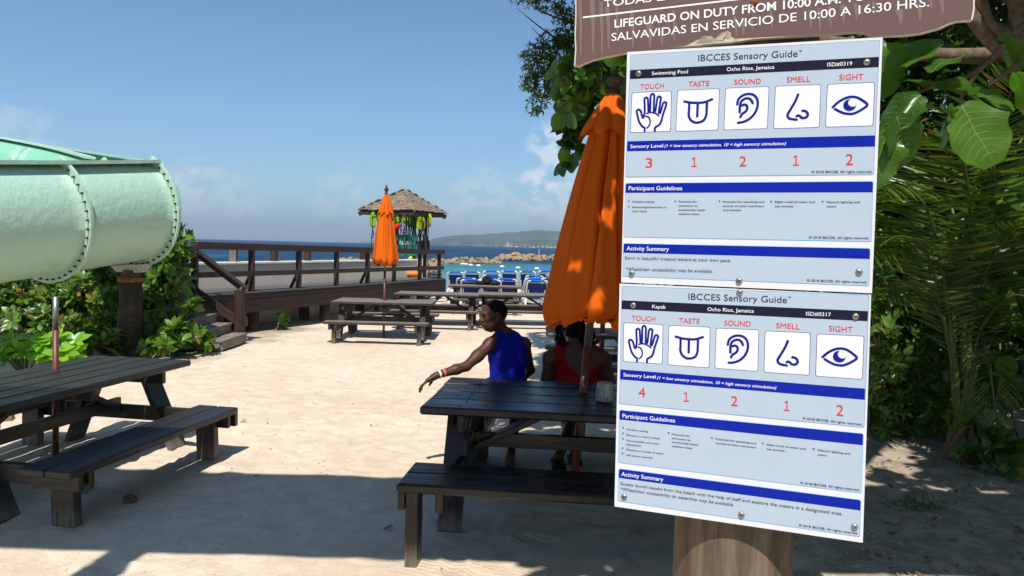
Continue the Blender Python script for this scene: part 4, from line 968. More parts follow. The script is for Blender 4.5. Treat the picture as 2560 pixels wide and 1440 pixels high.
for i in range(4):      # hip caps and sagging eave corners
    for k in range(6):
        a, b = cor[i].lerp(apex, k / 6 - .02), cor[i].lerp(apex, (k + 1) / 6); bar('hip_shingle', a + Vector((0, 0, .03)), b + Vector((0, 0, .03)), .07, .012, M_shingle, roof, .003)
    rad_ = Vector((cor[i].x, cor[i].y, 0)).normalized(); tdir = Vector((-rad_.y, rad_.x, 0))
    bar('rafter_tail', cor[i] - rad_ * .5 + Vector((0, 0, .12)), cor[i] + rad_ * .02 + Vector((0, 0, -.10)), .05, .14, M_far, roof)
    A_, B_ = cor[i] * .97, cor[(i + 1) % 4] * .97; A_.z = B_.z = ZE - .06; bar('eave_board', A_, B_, .03, .10, M_far, roof)
rp_ = .88
kp = [Vector((rp_ * math.cos(a), rp_ * math.sin(a), 0)) for a in ca]
kp[3] = Vector((atY(1035, 600, 23.2).x - KX, -.8, 0)); kp[0] = Vector((atY(1063, 600, 24.4).x - KX, .4, 0)); kp[2] = Vector((atY(948, 600, 23.6).x - KX, -.4, 0))
for i, p in enumerate(kp):
    bar('post', p + Vector((0, 0, .0)), p + Vector((0, 0, ZE + .05)), .11, .11, M_green if i in (3, 2) else M_green2, kiosk, .006, (1, 0, 0))
PZ = 1.05
for k in range(9):
    q = -0.82 + k * .205; bar('platform_board', Vector((-.95, q + .05, PZ)), Vector((.72, q + .05, PZ)), .19, .035, M_deck, kiosk)
for i in range(4):
    a, b = kp[i], kp[(i + 1) % 4]; bar('platform_joist', a + Vector((0, 0, PZ - .12)), b + Vector((0, 0, PZ - .12)), .05, .16, M_deck, kiosk)
a, b = kp[2], kp[3]
bar('rail_board', a.lerp(b, .05) + Vector((0, -.07, 1.98)), b + Vector((0, -.07, 1.98)), .03, .19, M_green, kiosk)
bar('seat_board', a.lerp(b, .05) + Vector((0, -.1, 1.69)), b + Vector((0, -.1, 1.69)), .10, .13, M_green, kiosk)
bar('shelf_board', a.lerp(b, .5) + Vector((0, -.12, 1.45)), b + Vector((.12, -.12, 1.45)), .22, .05, M_green, kiosk)
bar('rail_board', kp[3] + Vector((0, 0, 1.84)), kp[0] + Vector((0, 0, 1.84)), .04, .10, M_green2, kiosk)
bar('corner_box', kp[0] + Vector((.02, -.1, 1.55)), kp[0] + Vector((.02, -.1, 1.93)), .26, .14, M_far, kiosk, .004, (1, 0, 0))
for i in range(3): bar('slat', kp[0] + Vector((-.09 + i * .11, -.19, 1.56)), kp[0] + Vector((-.09 + i * .11, -.19, 1.92)), .025, .08, M_far, kiosk, .003, (1, 0, 0))

# life vests hanging inside the kiosk
def vest(label, px, py, Y, s, mat, rz, straps):
    p = atY(px, py, Y); t = thing('life_vest', label, 'life vest', p, rz, 'life vests hanging from the kiosk roof')
    m = MB(); o_ = [(-.16, .16), (-.20, .05), (-.19, -.16), (-.13, -.24), (-.03, -.22), (-.02, -.02), (.03, -.02), (.04, -.22), (.13, -.25), (.19, -.15), (.20, .05), (.15, .17), (.08, .21), (.05, .10), (-.04, .10), (-.09, .21)]
    n = len(o_); V = []
    for d_, k in ((-.05, .9), (0, 1.06), (.05, .9)): V += [(x * k * s, d_ + .04 * math.sin(x * 14), y * k * s) for x, y in o_]
    Fc = [[i + j * n, (i + 1) % n + j * n, (i + 1) % n + (j + 1) * n, i + (j + 1) * n] for j in (0, 1) for i in range(n)] + [list(range(n)), list(range(2 * n, 3 * n))[::-1]]
    m.add(V, Fc).build('body', mat, t, smooth=False)
    for k in range(straps):
        x = random.uniform(-.2, .2) * s; l = random.uniform(.35, .85); w_ = random.uniform(-.08, .08)
        pts = crom([(x, -.06, .1 * s), (x + w_, -.09, -.25), (x - w_ * .6, -.08, -.25 - l * .5), (x + w_ * .4, -.07, -.25 - l)], 4)
        V = []; Fc = []
        for i, q in enumerate(pts): V += [(q[0] - .014, q[1], q[2]), (q[0] + .014, q[1] + .008, q[2])]
        Fc = [[2 * i, 2 * i + 1, 2 * i + 3, 2 * i + 2] for i in range(len(pts) - 1)]
        MB().add(V, Fc).build('strap', M_black, t)
random.seed(21)
for i, (px, py, Y, s, mt, rz, ns, lab) in enumerate([
    (942, 548, 23.0, 1.05, M_lime, .2, 4, 'lime life vest at the left corner of the kiosk roof'), (986, 552, 23.1, .8, M_lime, .5, 3, 'lime life vest beside the red-shirted lifeguard'),
    (1003, 541, 23.0, .85, M_lime, -.5, 4, 'lime life vest under the eave, just right of the lifeguard'), (1019, 541, 23.05, .8, M_limey, .3, 9, 'yellow-green life vest with many black straps left of the front green post'), (1027, 556, 23.4, .7, M_limey, .8, 7, 'low-hanging pale vest behind the front green post'),
    (1044, 552, 23.2, .85, M_lime, -.3, 8, 'lime life vest just right of the front green post'), (1052, 557, 23.1, .95, M_limey, .9, 7, 'brightest yellow life vest between the two right posts'), (1065, 548, 23.5, .95, M_limey, -.4, 5, 'yellow-green life vest at the right corner of the kiosk')]):
    vest(lab, px, py, Y, s, mt, rz, ns)
# things on the kiosk platform
p = atY(1022, 662, 23.1); m = MB(); random.seed(2)
for i in range(5):
    bm = bmesh.new(); bmesh.ops.create_icosphere(bm, subdivisions=2, radius=1)
    for v in bm.verts: v.co *= 1 + .3 * mnoise.noise(v.co * 1.8 + Vector((i * 5, 0, 0)))
    cx, cz, sx, sz = [(-.13, .05, .12, .06), (.02, .06, .14, .07), (.12, .10, .08, .12), (.03, .19, .09, .11), (.07, .30, .07, .07)][i]
    m.add([(v.co.x * sx + cx, v.co.y * .12, v.co.z * sz + cz) for v in bm.verts], [[q.index for q in f.verts] for f in bm.faces]); bm.free()
o = m.build('yellow_raincoat', M_yellow, None, smooth=True); o.location = (p.x, p.y, PZ + .01); tag(o, 'crumpled bright yellow raincoat heaped on the kiosk platform', 'raincoat')
p = atY(1020, 692, 22.4); o = MB().tube([(-.5, 0, 0), (-.46, 0, 0), (.42, 0, .01), (.5, 0, .01)], [.05, .085, .085, .05], 12).build('rescue_tube', M_orangef, None, smooth=True); o.location = (p.x - .02, p.y - .5, .9); tag(o, 'orange foam rescue tube lying at the end of the boardwalk', 'rescue tube')
p = atY(1058, 640, 22.9); o = MB().tube([(0, 0, .9), (.22, -.1, -.62)], .02, 6).tube([(.2, -.1, -.5), (.26, -.1, -1.0)], .05, 4).build('paddle', M_pile, None); o.location = p; tag(o, 'wooden paddle leaning against the kiosk right posts', 'paddle')
p = atY(1004, 650, 23.3); o = MB().box((0, 0, .12), (.26, .2, .3), None, .02).build('beach_bag', plain('tan_cloth', (.35, .22, .13), .9), None); o.location = (p.x, p.y, PZ + .01); tag(o, 'tan bag on the kiosk platform beside the yellow raincoat', 'bag')

# ================================================================== sun loungers
def lounger_proto(name='sun_lounger', lean=62, strapw=1.0):
    root = thing(name, 'x', 'sun lounger')
    # built facing +Y: backrest near y=0, seat runs to +Y
    a = R(lean); H0 = .34; Lb = .78; w = .60
    top = Vector((0, -.0 - Lb * math.cos(a), H0 + Lb * math.sin(a))); base = Vector((0, 0, H0))
    hw = w / 2
    pts = [(-hw, 0, H0)] + [(-hw + (0 if t < .9 else .0), base.y + (top.y - base.y) * t, H0 + (top.z - H0) * t) for t in (.5, .86)]
    arc = [(-hw + .07, top.y, top.z), (hw - .07, top.y, top.z)]
    pts = pts + [(-hw + .02, top.y * .96, H0 + (top.z - H0) * .965)] + arc + [(hw - .02, top.y * .96, H0 + (top.z - H0) * .965)] + [(hw, p[1], p[2]) for p in pts[::-1]]
    MB().tube(pts, .026, 7).build('back_frame', M_white, root, smooth=True)
    u = (top - base).normalized()
    V, Fc = cbox((w - .13, Lb * .80, .008)); Mx = Matrix((Vector((1, 0, 0)), u, Vector((1, 0, 0)).cross(u))).transposed()
    plank('back_sling', w - .11, Lb * .76, .01, M_sling, root, base + u * Lb * .47, Mx, 0)
    MB().tube([top + Vector((-hw + .10, 0, .006)), top + Vector((hw - .10, 0, .006))], .034, 8).build('head_strap', M_sling2, root, smooth=True)
    MB().tube([base + u * Lb * .90 + Vector((-hw, 0, 0)), base + u * Lb * .90 + Vector((hw, 0, 0))], .014, 6).build('cross_tube', M_white, root)
    for s in (-1, 1):
        MB().tube([(s * hw, -.1, H0), (s * hw, 1.25, H0 - .02)], .026, 7).build('side_rail', M_white, root, smooth=True)
        MB().tube(crom([(s * hw, -.12, H0), (s * (hw + .02), -.16, .18), (s * (hw - .01), -.18, .0)], 3), [.036] * 4 + [.03] * 3, 6).build('leg', M_white, root, smooth=True)
        MB().tube(crom([(s * hw, 1.15, H0 - .02), (s * (hw + .02), 1.2, .17), (s * (hw - .01), 1.22, .0)], 3), [.036] * 4 + [.03] * 3, 6).build('leg', M_white, root, smooth=True)
    MB().box((0, .02, H0 - .05), (w, .05, .10), None, .01).build('rear_panel', M_white, root)
    MB().box((0, .62, H0 - .01), (w - .1, 1.1, .012)).build('seat_sling', M_sling, root)
    for s in (-1, 1): MB().tube([(s * hw * .8, -.02, H0 - .03), (s * hw * .8, top.y * .55, H0 + .36)], .016, 6).build('prop', M_white, root)
    return root
lp = lounger_proto()
spots = [(1140, 679, 27.2, 'behind the end of the boardwalk rail, back row'), (1182, 678, 27.0, 'second in the back row from the boardwalk'), (1229, 676, 26.8, 'third in the back row from the boardwalk'), (1275, 676, 26.9, 'in the middle of the back row'), (1321, 677, 26.8, 'shaded, back row, left of the last pair'), (1367, 676, 27.0, 'shaded, back row, half behind the large umbrella'),
         (1088, 685, 25.5, 'half hidden by the last rail post of the boardwalk'), (1229, 686, 24.4, 'in the second row, hiding the third back-row one'), (1335, 688, 25.2, 'in dark shade in front of the back-row pair'),
         (1168, 694, 22.6, 'overlapped by a nearer one behind the far table'), (1178, 698, 21.7, 'standing nearest the left end of the far table'), (1212, 696, 22.8, 'turned slightly, behind the black bag on the table'), (1229, 699, 21.8, 'standing just right of the black bag on the table'), (1269, 696, 22.2, 'with an upright back, behind the far table right end'),
         (1328, 695, 22.6, 'left of the dark leaning one, front row by the umbrella'), (1341, 700, 21.5, 'dark back, closest to the viewer, front row'), (1378, 694, 22.4, 'last of the front row, cut by the large orange umbrella')]
random.seed(4)
for i, (px, py, Y, lab) in enumerate(spots):
    o = lp if i == 0 else copy_tree(lp)
    ztop = .34 + .78 * math.sin(R(62)) + .03; p = atY(px, py, Y); sc_ = (p.z - hgt(p.x, Y)) / ztop; sc_ = max(.82, min(1.15, sc_))
    o.location = (p.x, Y + .35, p.z - ztop * sc_); o.scale = (1.0, 1.0, sc_); o.rotation_euler = (0, 0, random.uniform(-.12, .12) + (.35 if i in (11, 14) else 0))
    o['label'] = 'blue sun lounger ' + lab; o['group'] = 'blue sun loungers facing the lagoon'
# blue towel
p = atY(1096, 712, 23.2); m = MB(); m.add([(-.22, 0, .12), (.24, 0, .16), (.22, .3, .14), (-.2, .3, .1), (-.05, -.12, -.12), (.10, -.1, -.09), (-.2, -.06, -.02)], [[0, 3, 2, 1], [0, 1, 5, 4, 6], ]); o = m.build('towel', M_bluebag, None); o.location = p; tag(o, 'bright blue towel hanging at the foot of the boardwalk end', 'towel')

# ================================================================== picnic tables
def picnic(label, cx, cy, rz, mat, L_=1.86, W_=1.0, H_=.72, bh=.40, bw=.27, gap=(.25, .25), bL=None, bshift=(0, 0), nt=5, nbp=1, th=.045, legw=.11, group='picnic tables on the sand', legin=.22, chamf=.006, brw=.09, blin=.17):
    """x local = length; benches at -y (near) and +y (far)"""
    t = thing('picnic_table', label, 'picnic table', (cx, cy, 0), rz, group); bL = bL or L_
    w = W_ / nt
    rt = random.Random(label)
    for i in range(nt):
        y = -W_ / 2 + w * (i + .5); plank('table_plank', L_ + (.012 if i % 2 else 0), w - .011, th, mat, t, (rt.uniform(-.008, .008), y, H_ - th / 2 - .0035 * rt.random()), Matrix.Rotation(R(rt.uniform(-.25, .25)), 3, 'Z') @ Matrix.Rotation(R(rt.uniform(-.5, .5)), 3, 'X'), chamf)
    if chamf > .007:      # bolt heads over the cleats
        nv, nf = lathe([(0, .003), (.007, .0025), (.010, 0)], 8); nm = mesh_np('bolt_head', nv, nf); nm.materials.append(M_bolt)
        for i in range(nt):
            for s in (-1, 0, 1):
                for q in (-.25, .25): ob('bolt_head', nm, None, t, Matrix.Translation((s * (L_ / 2 - legin) + rt.uniform(-.01, .01), -W_ / 2 + w * (i + .5 + q), H_ + .0005)))
    for s in (-1, 1):
        xe = s * (L_ / 2 - legin)
        bar('top_cleat', (xe, -W_ / 2 + .05, H_ - th - .055), (xe, W_ / 2 - .05, H_ - th - .055), .045, .11, mat, t)
        for q in (-1, 1):       # splayed A-frame leg
            yo = q * (W_ / 2 + gap[0 if q < 0 else 1] * .15); bar('leg', (xe + s * .046, q * W_ * .24, H_ - th - .01), (xe + s * .046, yo, .0), .045, legw, mat, t, .004, (1, 0, 0))
        yb = [-(W_ / 2 + gap[0] + bw), W_ / 2 + gap[1] + bw]
        bar('cross_beam', (xe, yb[0] + .02, bh - .10), (xe, yb[1] - .02, bh - .10), .045, .12, mat, t)
        bar('brace', (xe - s * .03, 0, bh - .08), (s * .16, 0, H_ - th - .02), .045, brw, mat, t, .004, (0, 1, 0))
    bar('top_cleat', (0, -W_ / 2 + .05, H_ - th - .05), (0, W_ / 2 - .05, H_ - th - .05), .04, .09, mat, t)
    bar('tie_beam', (-L_ / 2 + legin, 0, bh - .03), (L_ / 2 - legin, 0, bh - .03), .04, .10, mat, t)
    for q in (-1, 1):
        g_ = gap[0 if q < 0 else 1]; sh = bshift[0 if q < 0 else 1]; ww = bw / nbp
        for k in range(nbp): plank('bench_plank', bL, ww - .008, th, mat, t, (sh, q * (W_ / 2 + g_ + ww * (k + .5)), bh - th / 2), None, chamf)
        for s in (-1, 1):
            xe = sh + s * (bL / 2 - blin); ym = q * (W_ / 2 + g_ + bw / 2)
            yl = ym + q * (bw * .30 if blin < .1 else 0); bar('bench_leg', (xe, yl, bh - th), (xe, yl + q * .01, -.02), legw * .8, .07, mat, t, .004, (1, 0, 0))
            bar('bench_cleat', (xe + s * .06, ym - bw / 2 + .02, bh - th - .05), (xe + s * .06, ym + bw / 2 - .02, bh - th - .05), .04, .10, mat, t)
    return t
# near right table (front-left corner and bearing taken from the photograph)
FLc = atZ(1047, 1016, .78); FRc = atZ(1540, 1040, .78); ux = (FRc - FLc); rzR = math.atan2(ux.y, ux.x); ux = Vector((math.cos(rzR), math.sin(rzR), 0)); uy = Vector((-ux.y, ux.x, 0))
LR, WR = 2.05, 1.10; cR = Vector((FLc.x, FLc.y, 0)) + ux * LR / 2 + uy * WR / 2
tR = picnic('glossy black picnic table in front, where the man and woman sit', cR.x, cR.y, rzR, M_near, LR, WR, .78, .48, .43, (.17, .17), bL=2.05, bshift=(.02, .02), blin=.085, nt=4, nbp=2, th=.055, legw=.15, legin=.26, chamf=.012, brw=.15)
# near left table
bf = atZ(597, 1018, .40); bn = atZ(176, 1182, .40); dv = (bf - bn); rzL = math.atan2(dv.y, dv.x)
ux = Vector((math.cos(rzL), math.sin(rzL), 0)); uy = Vector((-ux.y, ux.x, 0))
bwL, gpL, WL = .37, .27, .96; bc = Vector(((bf.x + bn.x) / 2, (bf.y + bn.y) / 2, 0)); tc_ = bc + uy * (bwL + gpL + WL / 2) + ux * .10
tL = picnic('dark green-black picnic table at the left edge holding a bare umbrella pole', tc_.x, tc_.y, rzL, M_left, 2.25, WL, .72, .40, bwL, (gpL, .03), bL=dv.length, bshift=(-.10, -.10), nt=5, nbp=2, th=.05, legw=.20, legin=.30, chamf=.008, brw=.13)
# far tables
def far_table(label, px, pyfront, rz=0, L_=1.86, Wt=1.0, **kw):
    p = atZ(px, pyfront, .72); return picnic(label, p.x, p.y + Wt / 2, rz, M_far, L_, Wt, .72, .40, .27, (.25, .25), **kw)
t2 = far_table('grey picnic table holding the small orange umbrella, nearest the steps', 952, 756, .0, 1.85, 1.0)
t3 = far_table('grey picnic table right behind the small-umbrella table', 1091, 736, -.01, 1.86, .95)
t4 = far_table('grey picnic table behind the head of the man in blue', 1300, 738, .01, 1.95, .95)
t5 = far_table('farthest picnic table, standing in front of the loungers', 1213, 716, .0, 1.95, .9)
p6 = atZ(1370, 833, .72); t6 = picnic('dark picnic table half hidden behind the large orange umbrella', p6.x + .93, p6.y + .35, -.03, M_far, 1.86, .95, .72, .40, .27, (.25, .25))
# black bag on the farthest table
random.seed(8); p = atZ(1217, 714, .72); m = MB()
for (cx, cz, sx, sz) in ((0, .11, .15, .13), (-.2, .05, .16, .06), (.2, .05, .17, .06), (.02, .2, .07, .06)):
    bm = bmesh.new(); bmesh.ops.create_icosphere(bm, subdivisions=2, radius=1)
    for v in bm.verts: v.co *= 1 + .25 * mnoise.noise(v.co * 2 + Vector((cx * 9, 2, 0)))
    m.add([(v.co.x * sx + cx, v.co.y * .12, max(0, v.co.z * sz + cz)) for v in bm.verts], [[q.index for q in f.verts] for f in bm.faces]); bm.free()
o = m.build('bag', M_black, None, smooth=True); o.location = (p.x, p.y + .3, .725); tag(o, 'slumped black bag lying on the farthest picnic table', 'bag')

# ================================================================== umbrellas
def closed_umbrella(label, base, axis, L0, L1, r0, nple, seed, poleR=.022, cap=.34, metal=(0, 0)):
    """base: foot of the pole; axis: unit vector; canopy from L0 (hem) to L1 (top) along it"""
    rnd = random.Random(seed); t = thing('closed_umbrella', label, 'umbrella', base); ax = Vector(axis).normalized()
    q = Vector((0, 0, 1)).rotation_difference(ax); t.rotation_mode = 'QUATERNION'; t.rotation_quaternion = q
    ph = [rnd.uniform(0, 6.28) for _ in range(5)]; n = nple * 20; rows_ = 40; V = []; Fc = []
    def rad(th, u):     # u 0 at hem, 1 at top
        base_r = r0 * (.13 + .87 * (1 - u) ** .80)
        x = th * nple / (2 * math.pi) + .18 * math.sin(th * 2 + ph[0]) + .12 * (1 - u) * math.sin(3 * th + ph[1]); fr = x - math.floor(x)
        lap = fr ** 1.4; crease = math.exp(-((fr - .97) / .05) ** 2) + math.exp(-((fr + .03) / .05) ** 2)   # each pleat laps over the next
        k = 1.04 - .30 * lap - .20 * crease * (1 - .3 * u) + .07 * math.sin(fr * math.pi) + .035 * math.sin(fr * 12 + 4 * u + ph[1])
        k *= 1 + .06 * math.sin(2 * th + ph[2] + 2 * u) + .030 * math.sin(3 * th + 5 * u + ph[3]) + .012 * math.sin(11 * th + 9 * u); k *= 1 - .20 * max(0, 1 - u / .07) ** 2; return base_r * k, fr
    for j in range(rows_ + 1):
        u = j / rows_
        for i in range(n):
            th = 2 * math.pi * i / n; r__, fr = rad(th, u); tw = th + .30 * (1 - u) * (fr - .5)
            z = L0 + (L1 - L0) * u + (.055 * r0 / .36 * (fr - .5) * 2 + .035 * math.sin(th * 2 + ph[4]) + .012 * math.sin(7 * th)) * max(0, 1 - u * 9)
            V.append((r__ * math.cos(tw), r__ * math.sin(tw), z))
    for j in range(rows_):
        for i in range(n): i2 = (i + 1) % n; Fc.append([j * n + i, j * n + i2, (j + 1) * n + i2, (j + 1) * n + i])
    ob('canopy', mesh_np('canopy', V, Fc, True), M_orange, t)
    # gathered lower folds inside the hem
    V = []; Fc = []
    for j in range(9):
        u = j / 8
        for i in range(n):
            th = 2 * math.pi * i / n; r__, fr = rad(th + .25, 0); k = .93 - .62 * u; z = L0 + .03 - .05 * math.sin(u * 3.1) * (.6 + .5 * math.sin(nple * th * 1.5 + ph[1])) + .12 * u * u
            V.append((r__ * k * math.cos(th), r__ * k * math.sin(th), z))
    for j in range(8):
        for i in range(n): i2 = (i + 1) % n; Fc.append([j * n + i, j * n + i2, (j + 1) * n + i2, (j + 1) * n + i])
    ob('gathered_hem', mesh_np('gathered_hem', V, Fc, True), M_orange, t)
    # vent cap
    V = []; Fc = []; zc0 = L1 - (L1 - L0) * cap * .55
    for j in range(15):
        u = j / 14; 
        for i in range(n):
            th = 2 * math.pi * i / n; x = th * nple / (2 * math.pi) + .1 * math.sin(2 * th + ph[2]); fr = x - math.floor(x)
            R_ = r0 * (.11 + .50 * (1 - u) ** .85) * (1 - .26 * (abs(fr - .5) * 2) ** 2.2 * (1 - u * .5)); z = zc0 + (L1 + .012 - zc0) * u - .03 * (1 - min(1, u * 5)) * math.cos((fr - .5) * 6.28)
            V.append((R_ * math.cos(th), R_ * math.sin(th), z))
    for j in range(14):
        for i in range(n): i2 = (i + 1) % n; Fc.append([j * n + i, j * n + i2, (j + 1) * n + i2, (j + 1) * n + i])
    ob('vent_cap', mesh_np('vent_cap', V, Fc, True), M_orange, t)
    # finial
    k = r0 / .36; V, Fc = lathe([(.045 * k, L1 - .01), (.045 * k, L1 + .035), (.026 * k, L1 + .045), (.030 * k, L1 + .06), (.055 * k, L1 + .085), (.055 * k, L1 + .12), (.026 * k, L1 + .14), (.018 * k, L1 + .155), (.026 * k, L1 + .17), (0, L1 + .185)], 16)
    MB().add(V, Fc).build('finial', M_pile, t, smooth=True)
    MB().tube([(0, 0, 0), (0, 0, metal[0] or L0)], poleR, 14).build('pole', M_polebr, t, smooth=True)
    MB().tube([(0, 0, metal[0] - .001), (0, 0, L1)], poleR * .92, 14).build('upper_pole', M_metal, t, smooth=True)
    for i in range(nple):
        a = 2 * math.pi * (i + .5) / nple; MB().tube([(math.cos(a) * .03, math.sin(a) * .03, L1 - .15), (math.cos(a) * r0 * .45, math.sin(a) * r0 * .45, L0 + .03)], .008 * k, 5).build('rib', M_bolt, t)
    return t
foot = atY(1437, 1182, 5.18); topn = atY(1536, 212, 5.30); axv = (topn - foot).normalized(); gfoot = foot - axv * (foot.z / axv.z)
Ln = lambda p_: (p_ - gfoot).dot(axv)
closed_umbrella('large furled orange umbrella above the seated woman, next to the sign post', gfoot, axv, Ln(atY(1490, 805, 5.25)), Ln(atY(1532, 238, 5.30)), .365, 8, 5, .030, .34, (Ln(atY(1468, 868, 5.2)), 0))
b2 = atZ(960, 751, .72); b2 = Vector((b2.x, t2.location.y, 0)); tp2 = atY(966, 478, b2.y); ax2 = (tp2 - b2).normalized()
Lm = lambda p_: (p_ - b2).dot(ax2)
closed_umbrella('small furled orange umbrella standing in the far grey table near the kiosk', b2, ax2, Lm(atY(961, 658, b2.y)), Lm(atY(965, 487, b2.y)), .262, 8, 12, .022, .50, (Lm(atY(961, 676, b2.y)), 0))
# bare pole through the left table
bp = atZ(137, 922, .72); tb = atY(139, 742, bp.y); ps = thing('umbrella_pole', 'bare umbrella pole, brown below and silver on top, through the left table', 'umbrella pole', (bp.x, bp.y, 0))
ln = (tb - Vector((bp.x, bp.y, 0)))
MB().tube([(0, 0, 0), ln * .795], .0235, 14).build('painted_tube', M_polebr, ps, smooth=True); MB().tube([ln * .795, ln], .021, 14).build('steel_tube', M_metal, ps, smooth=True)
# dark timber pole behind the woman
a_ = atZ(1499, 972, 0); b_ = atY(1515, 640, a_.y); o = MB().tube([(0, 0, 0), b_ - a_], .032, 10).build('umbrella_pole', M_polebr, None, smooth=True); o.location = a_; tag(o, 'thin dark pole standing behind the woman, beside the large umbrella', 'umbrella pole')
# bamboo cup on the near table
p = atZ(1511, 1003, .78); cup = thing('bamboo_cup', 'pale bamboo cup with dark streaks standing on the glossy black table', 'cup', (p.x, p.y, .781))
g = G('bleached_bamboo'); v = g.co('Object', (9, 9, 1.2)); n = g.noise(v, 6, 6, .7); c = g.ramp(n, [(.38, (.06, .045, .03)), (.48, (.38, .34, .28)), (.7, (.58, .55, .48))]); g.P(Base_Color=c, Roughness=.7); M_bamboo = g.done(g.bump(n, .3, .003))
V, Fc = lathe([(0, 0), (.052, 0), (.058, .012), (.058, .03), (.055, .034), (.056, .06), (.052, .125), (.044, .125), (.046, .05), (0, .045)], 24); MB().add(V, Fc).build('cup_body', M_bamboo, cup, smooth=True)
V, Fc = lathe([(.0585, .028), (.0605, .032), (.0585, .037)], 24); MB().add(V, Fc).build('node_ring', M_bamboo, cup)

# ================================================================== people (implicit bodies meshed with surface nets)
def cap_(a, b, ra, rb=None, k=.02, op='u'): return ('c', Vector(a), Vector(b), ra, ra if rb is None else rb, k, op)
def ell_(c, r, ax=None, k=.02, op='u'): return ('e', Vector(c), ax or Matrix.Identity(3), r, None, k, op)
def field(prims, lo, hi, res):
    n = [int(math.ceil((hi[i] - lo[i]) / res)) + 1 for i in range(3)]
    ax = [lo[i] + res * np.arange(n[i]) for i in range(3)]; D = np.full(n, .5, np.float32)
    for ty, p, q, r1, r2, k, op in prims:
        if ty == 'c': mn = [min(p[i], q[i]) - max(r1, r2) for i in range(3)]; mx = [max(p[i], q[i]) + max(r1, r2) for i in range(3)]
        else: m_ = max(r1); mn = [p[i] - m_ for i in range(3)]; mx = [p[i] + m_ for i in range(3)]
        mg = k * 1.5 + 4 * res; s = []
        for i in range(3):
            a = max(0, int((mn[i] - mg - lo[i]) / res)); b = min(n[i], int((mx[i] + mg - lo[i]) / res) + 2); s.append(slice(a, max(a, b)))
        X, Y, Z = np.meshgrid(ax[0][s[0]], ax[1][s[1]], ax[2][s[2]], indexing='ij')
        if X.size == 0: continue
        if ty == 'c':
            d = q - p; L2 = max(1e-9, d.dot(d)); t = np.clip(((X - p.x) * d.x + (Y - p.y) * d.y + (Z - p.z) * d.z) / L2, 0, 1)
            v = np.sqrt((X - p.x - t * d.x)**2 + (Y - p.y - t * d.y)**2 + (Z - p.z - t * d.z)**2) - (r1 + (r2 - r1) * t)
        else:
            A = np.array(q); dx, dy, dz = X - p.x, Y - p.y, Z - p.z       # columns of A are the axes
            u = [(dx * A[0][i] + dy * A[1][i] + dz * A[2][i]) for i in range(3)]
            k0 = np.sqrt(sum((u[i] / r1[i])**2 for i in range(3))); k1 = np.sqrt(sum((u[i] / r1[i]**2)**2 for i in range(3))) + 1e-9
            v = k0 * (k0 - 1) / k1
        S = D[tuple(s)]
        if op == 'u': h = np.clip(.5 + .5 * (S - v) / k, 0, 1); D[tuple(s)] = S * (1 - h) + v * h - k * h * (1 - h)
        elif op == 's': h = np.clip(.5 - .5 * (S + v) / k, 0, 1); D[tuple(s)] = S * (1 - h) - v * h + k * h * (1 - h)
    return D
def nets(D, lo, res):
    n = D.shape; s = D < 0; c = [slice(None, -1), slice(1, None)]
    cnt = np.zeros([k - 1 for k in n], np.float32); acc = np.zeros([3] + [k - 1 for k in n], np.float32)
    cor = [(i, j, k) for i in (0, 1) for j in (0, 1) for k in (0, 1)]
    for a in cor:
        for d in range(3):
            if a[d] == 0:
                b = list(a); b[d] = 1
                Da, Db = D[tuple(c[t] for t in a)], D[tuple(c[t] for t in b)]; x = (Da < 0) != (Db < 0)
                t = np.where(x, Da / np.where(x, Da - Db, 1), 0)
                cnt += x
                for e in range(3): acc[e] += np.where(x, (t if e == d else a[e]), 0)
    act = cnt > 0; idx = -np.ones(act.shape, np.int64); idx[act] = np.arange(act.sum())
    w = np.argwhere(act).astype(np.float32); V = w + np.stack([acc[e][act] / cnt[act] for e in range(3)], 1); V = V * res + np.array(lo, np.float32)
    Q = []
    for d in range(3):
        o = [i for i in range(3) if i != d]
        sl0 = [slice(1, -1)] * 3; sl1 = [slice(1, -1)] * 3; sl0[d] = slice(0, -1); sl1[d] = slice(1, None)
        A, B = s[tuple(sl0)], s[tuple(sl1)]; x = np.argwhere(A != B); off = np.ones(3, int); off[d] = 0; x = x + off
        ins = s[x[:, 0], x[:, 1], x[:, 2]]
        def at(du, dv):
            y = x.copy(); y[:, o[0]] += du; y[:, o[1]] += dv; return idx[y[:, 0], y[:, 1], y[:, 2]]
        q = np.stack([at(-1, -1), at(0, -1), at(0, 0), at(-1, 0)], 1); fl = ins if d != 1 else ~ins; q[~fl] = q[~fl][:, ::-1]; Q.append(q)
    return V, np.concatenate(Q)
def surf(name, D, lo, res, mat, org, parent=None, sm=1):
    V, Q = nets(D, lo, res); ok = (Q >= 0).all(1); Q = Q[ok]
    for _ in range(sm):      # light smoothing
        A = np.zeros_like(V); n = np.zeros(len(V))
        for i in range(4):
            a, b = Q[:, i], Q[:, (i + 1) % 4]; np.add.at(A, a, V[b]); np.add.at(n, a, 1)
        n = np.maximum(n, 1)[:, None]; V = V * .55 + (A / n) * .45
    return ob(name, mesh_np(name, V - np.array(org, np.float32), Q, True), mat, parent)
def bounds(prims, pad=.05):
    P = []
    for ty, p, q, r1, r2, k, op in prims:
        if op != 'u': continue
        r = max(r1, r2) if ty == 'c' else max(r1)
        for c in ([p, q] if ty == 'c' else [p]): P += [[c[i] - r for i in range(3)], [c[i] + r for i in range(3)]]
    P = np.array(P); return P.min(0) - pad, P.max(0) + pad
def axes3(f, up):
    f = Vector(f).normalized(); l = Vector(up).cross(f).normalized(); u = f.cross(l); return f, l, u, Matrix((f, l, u)).transposed()
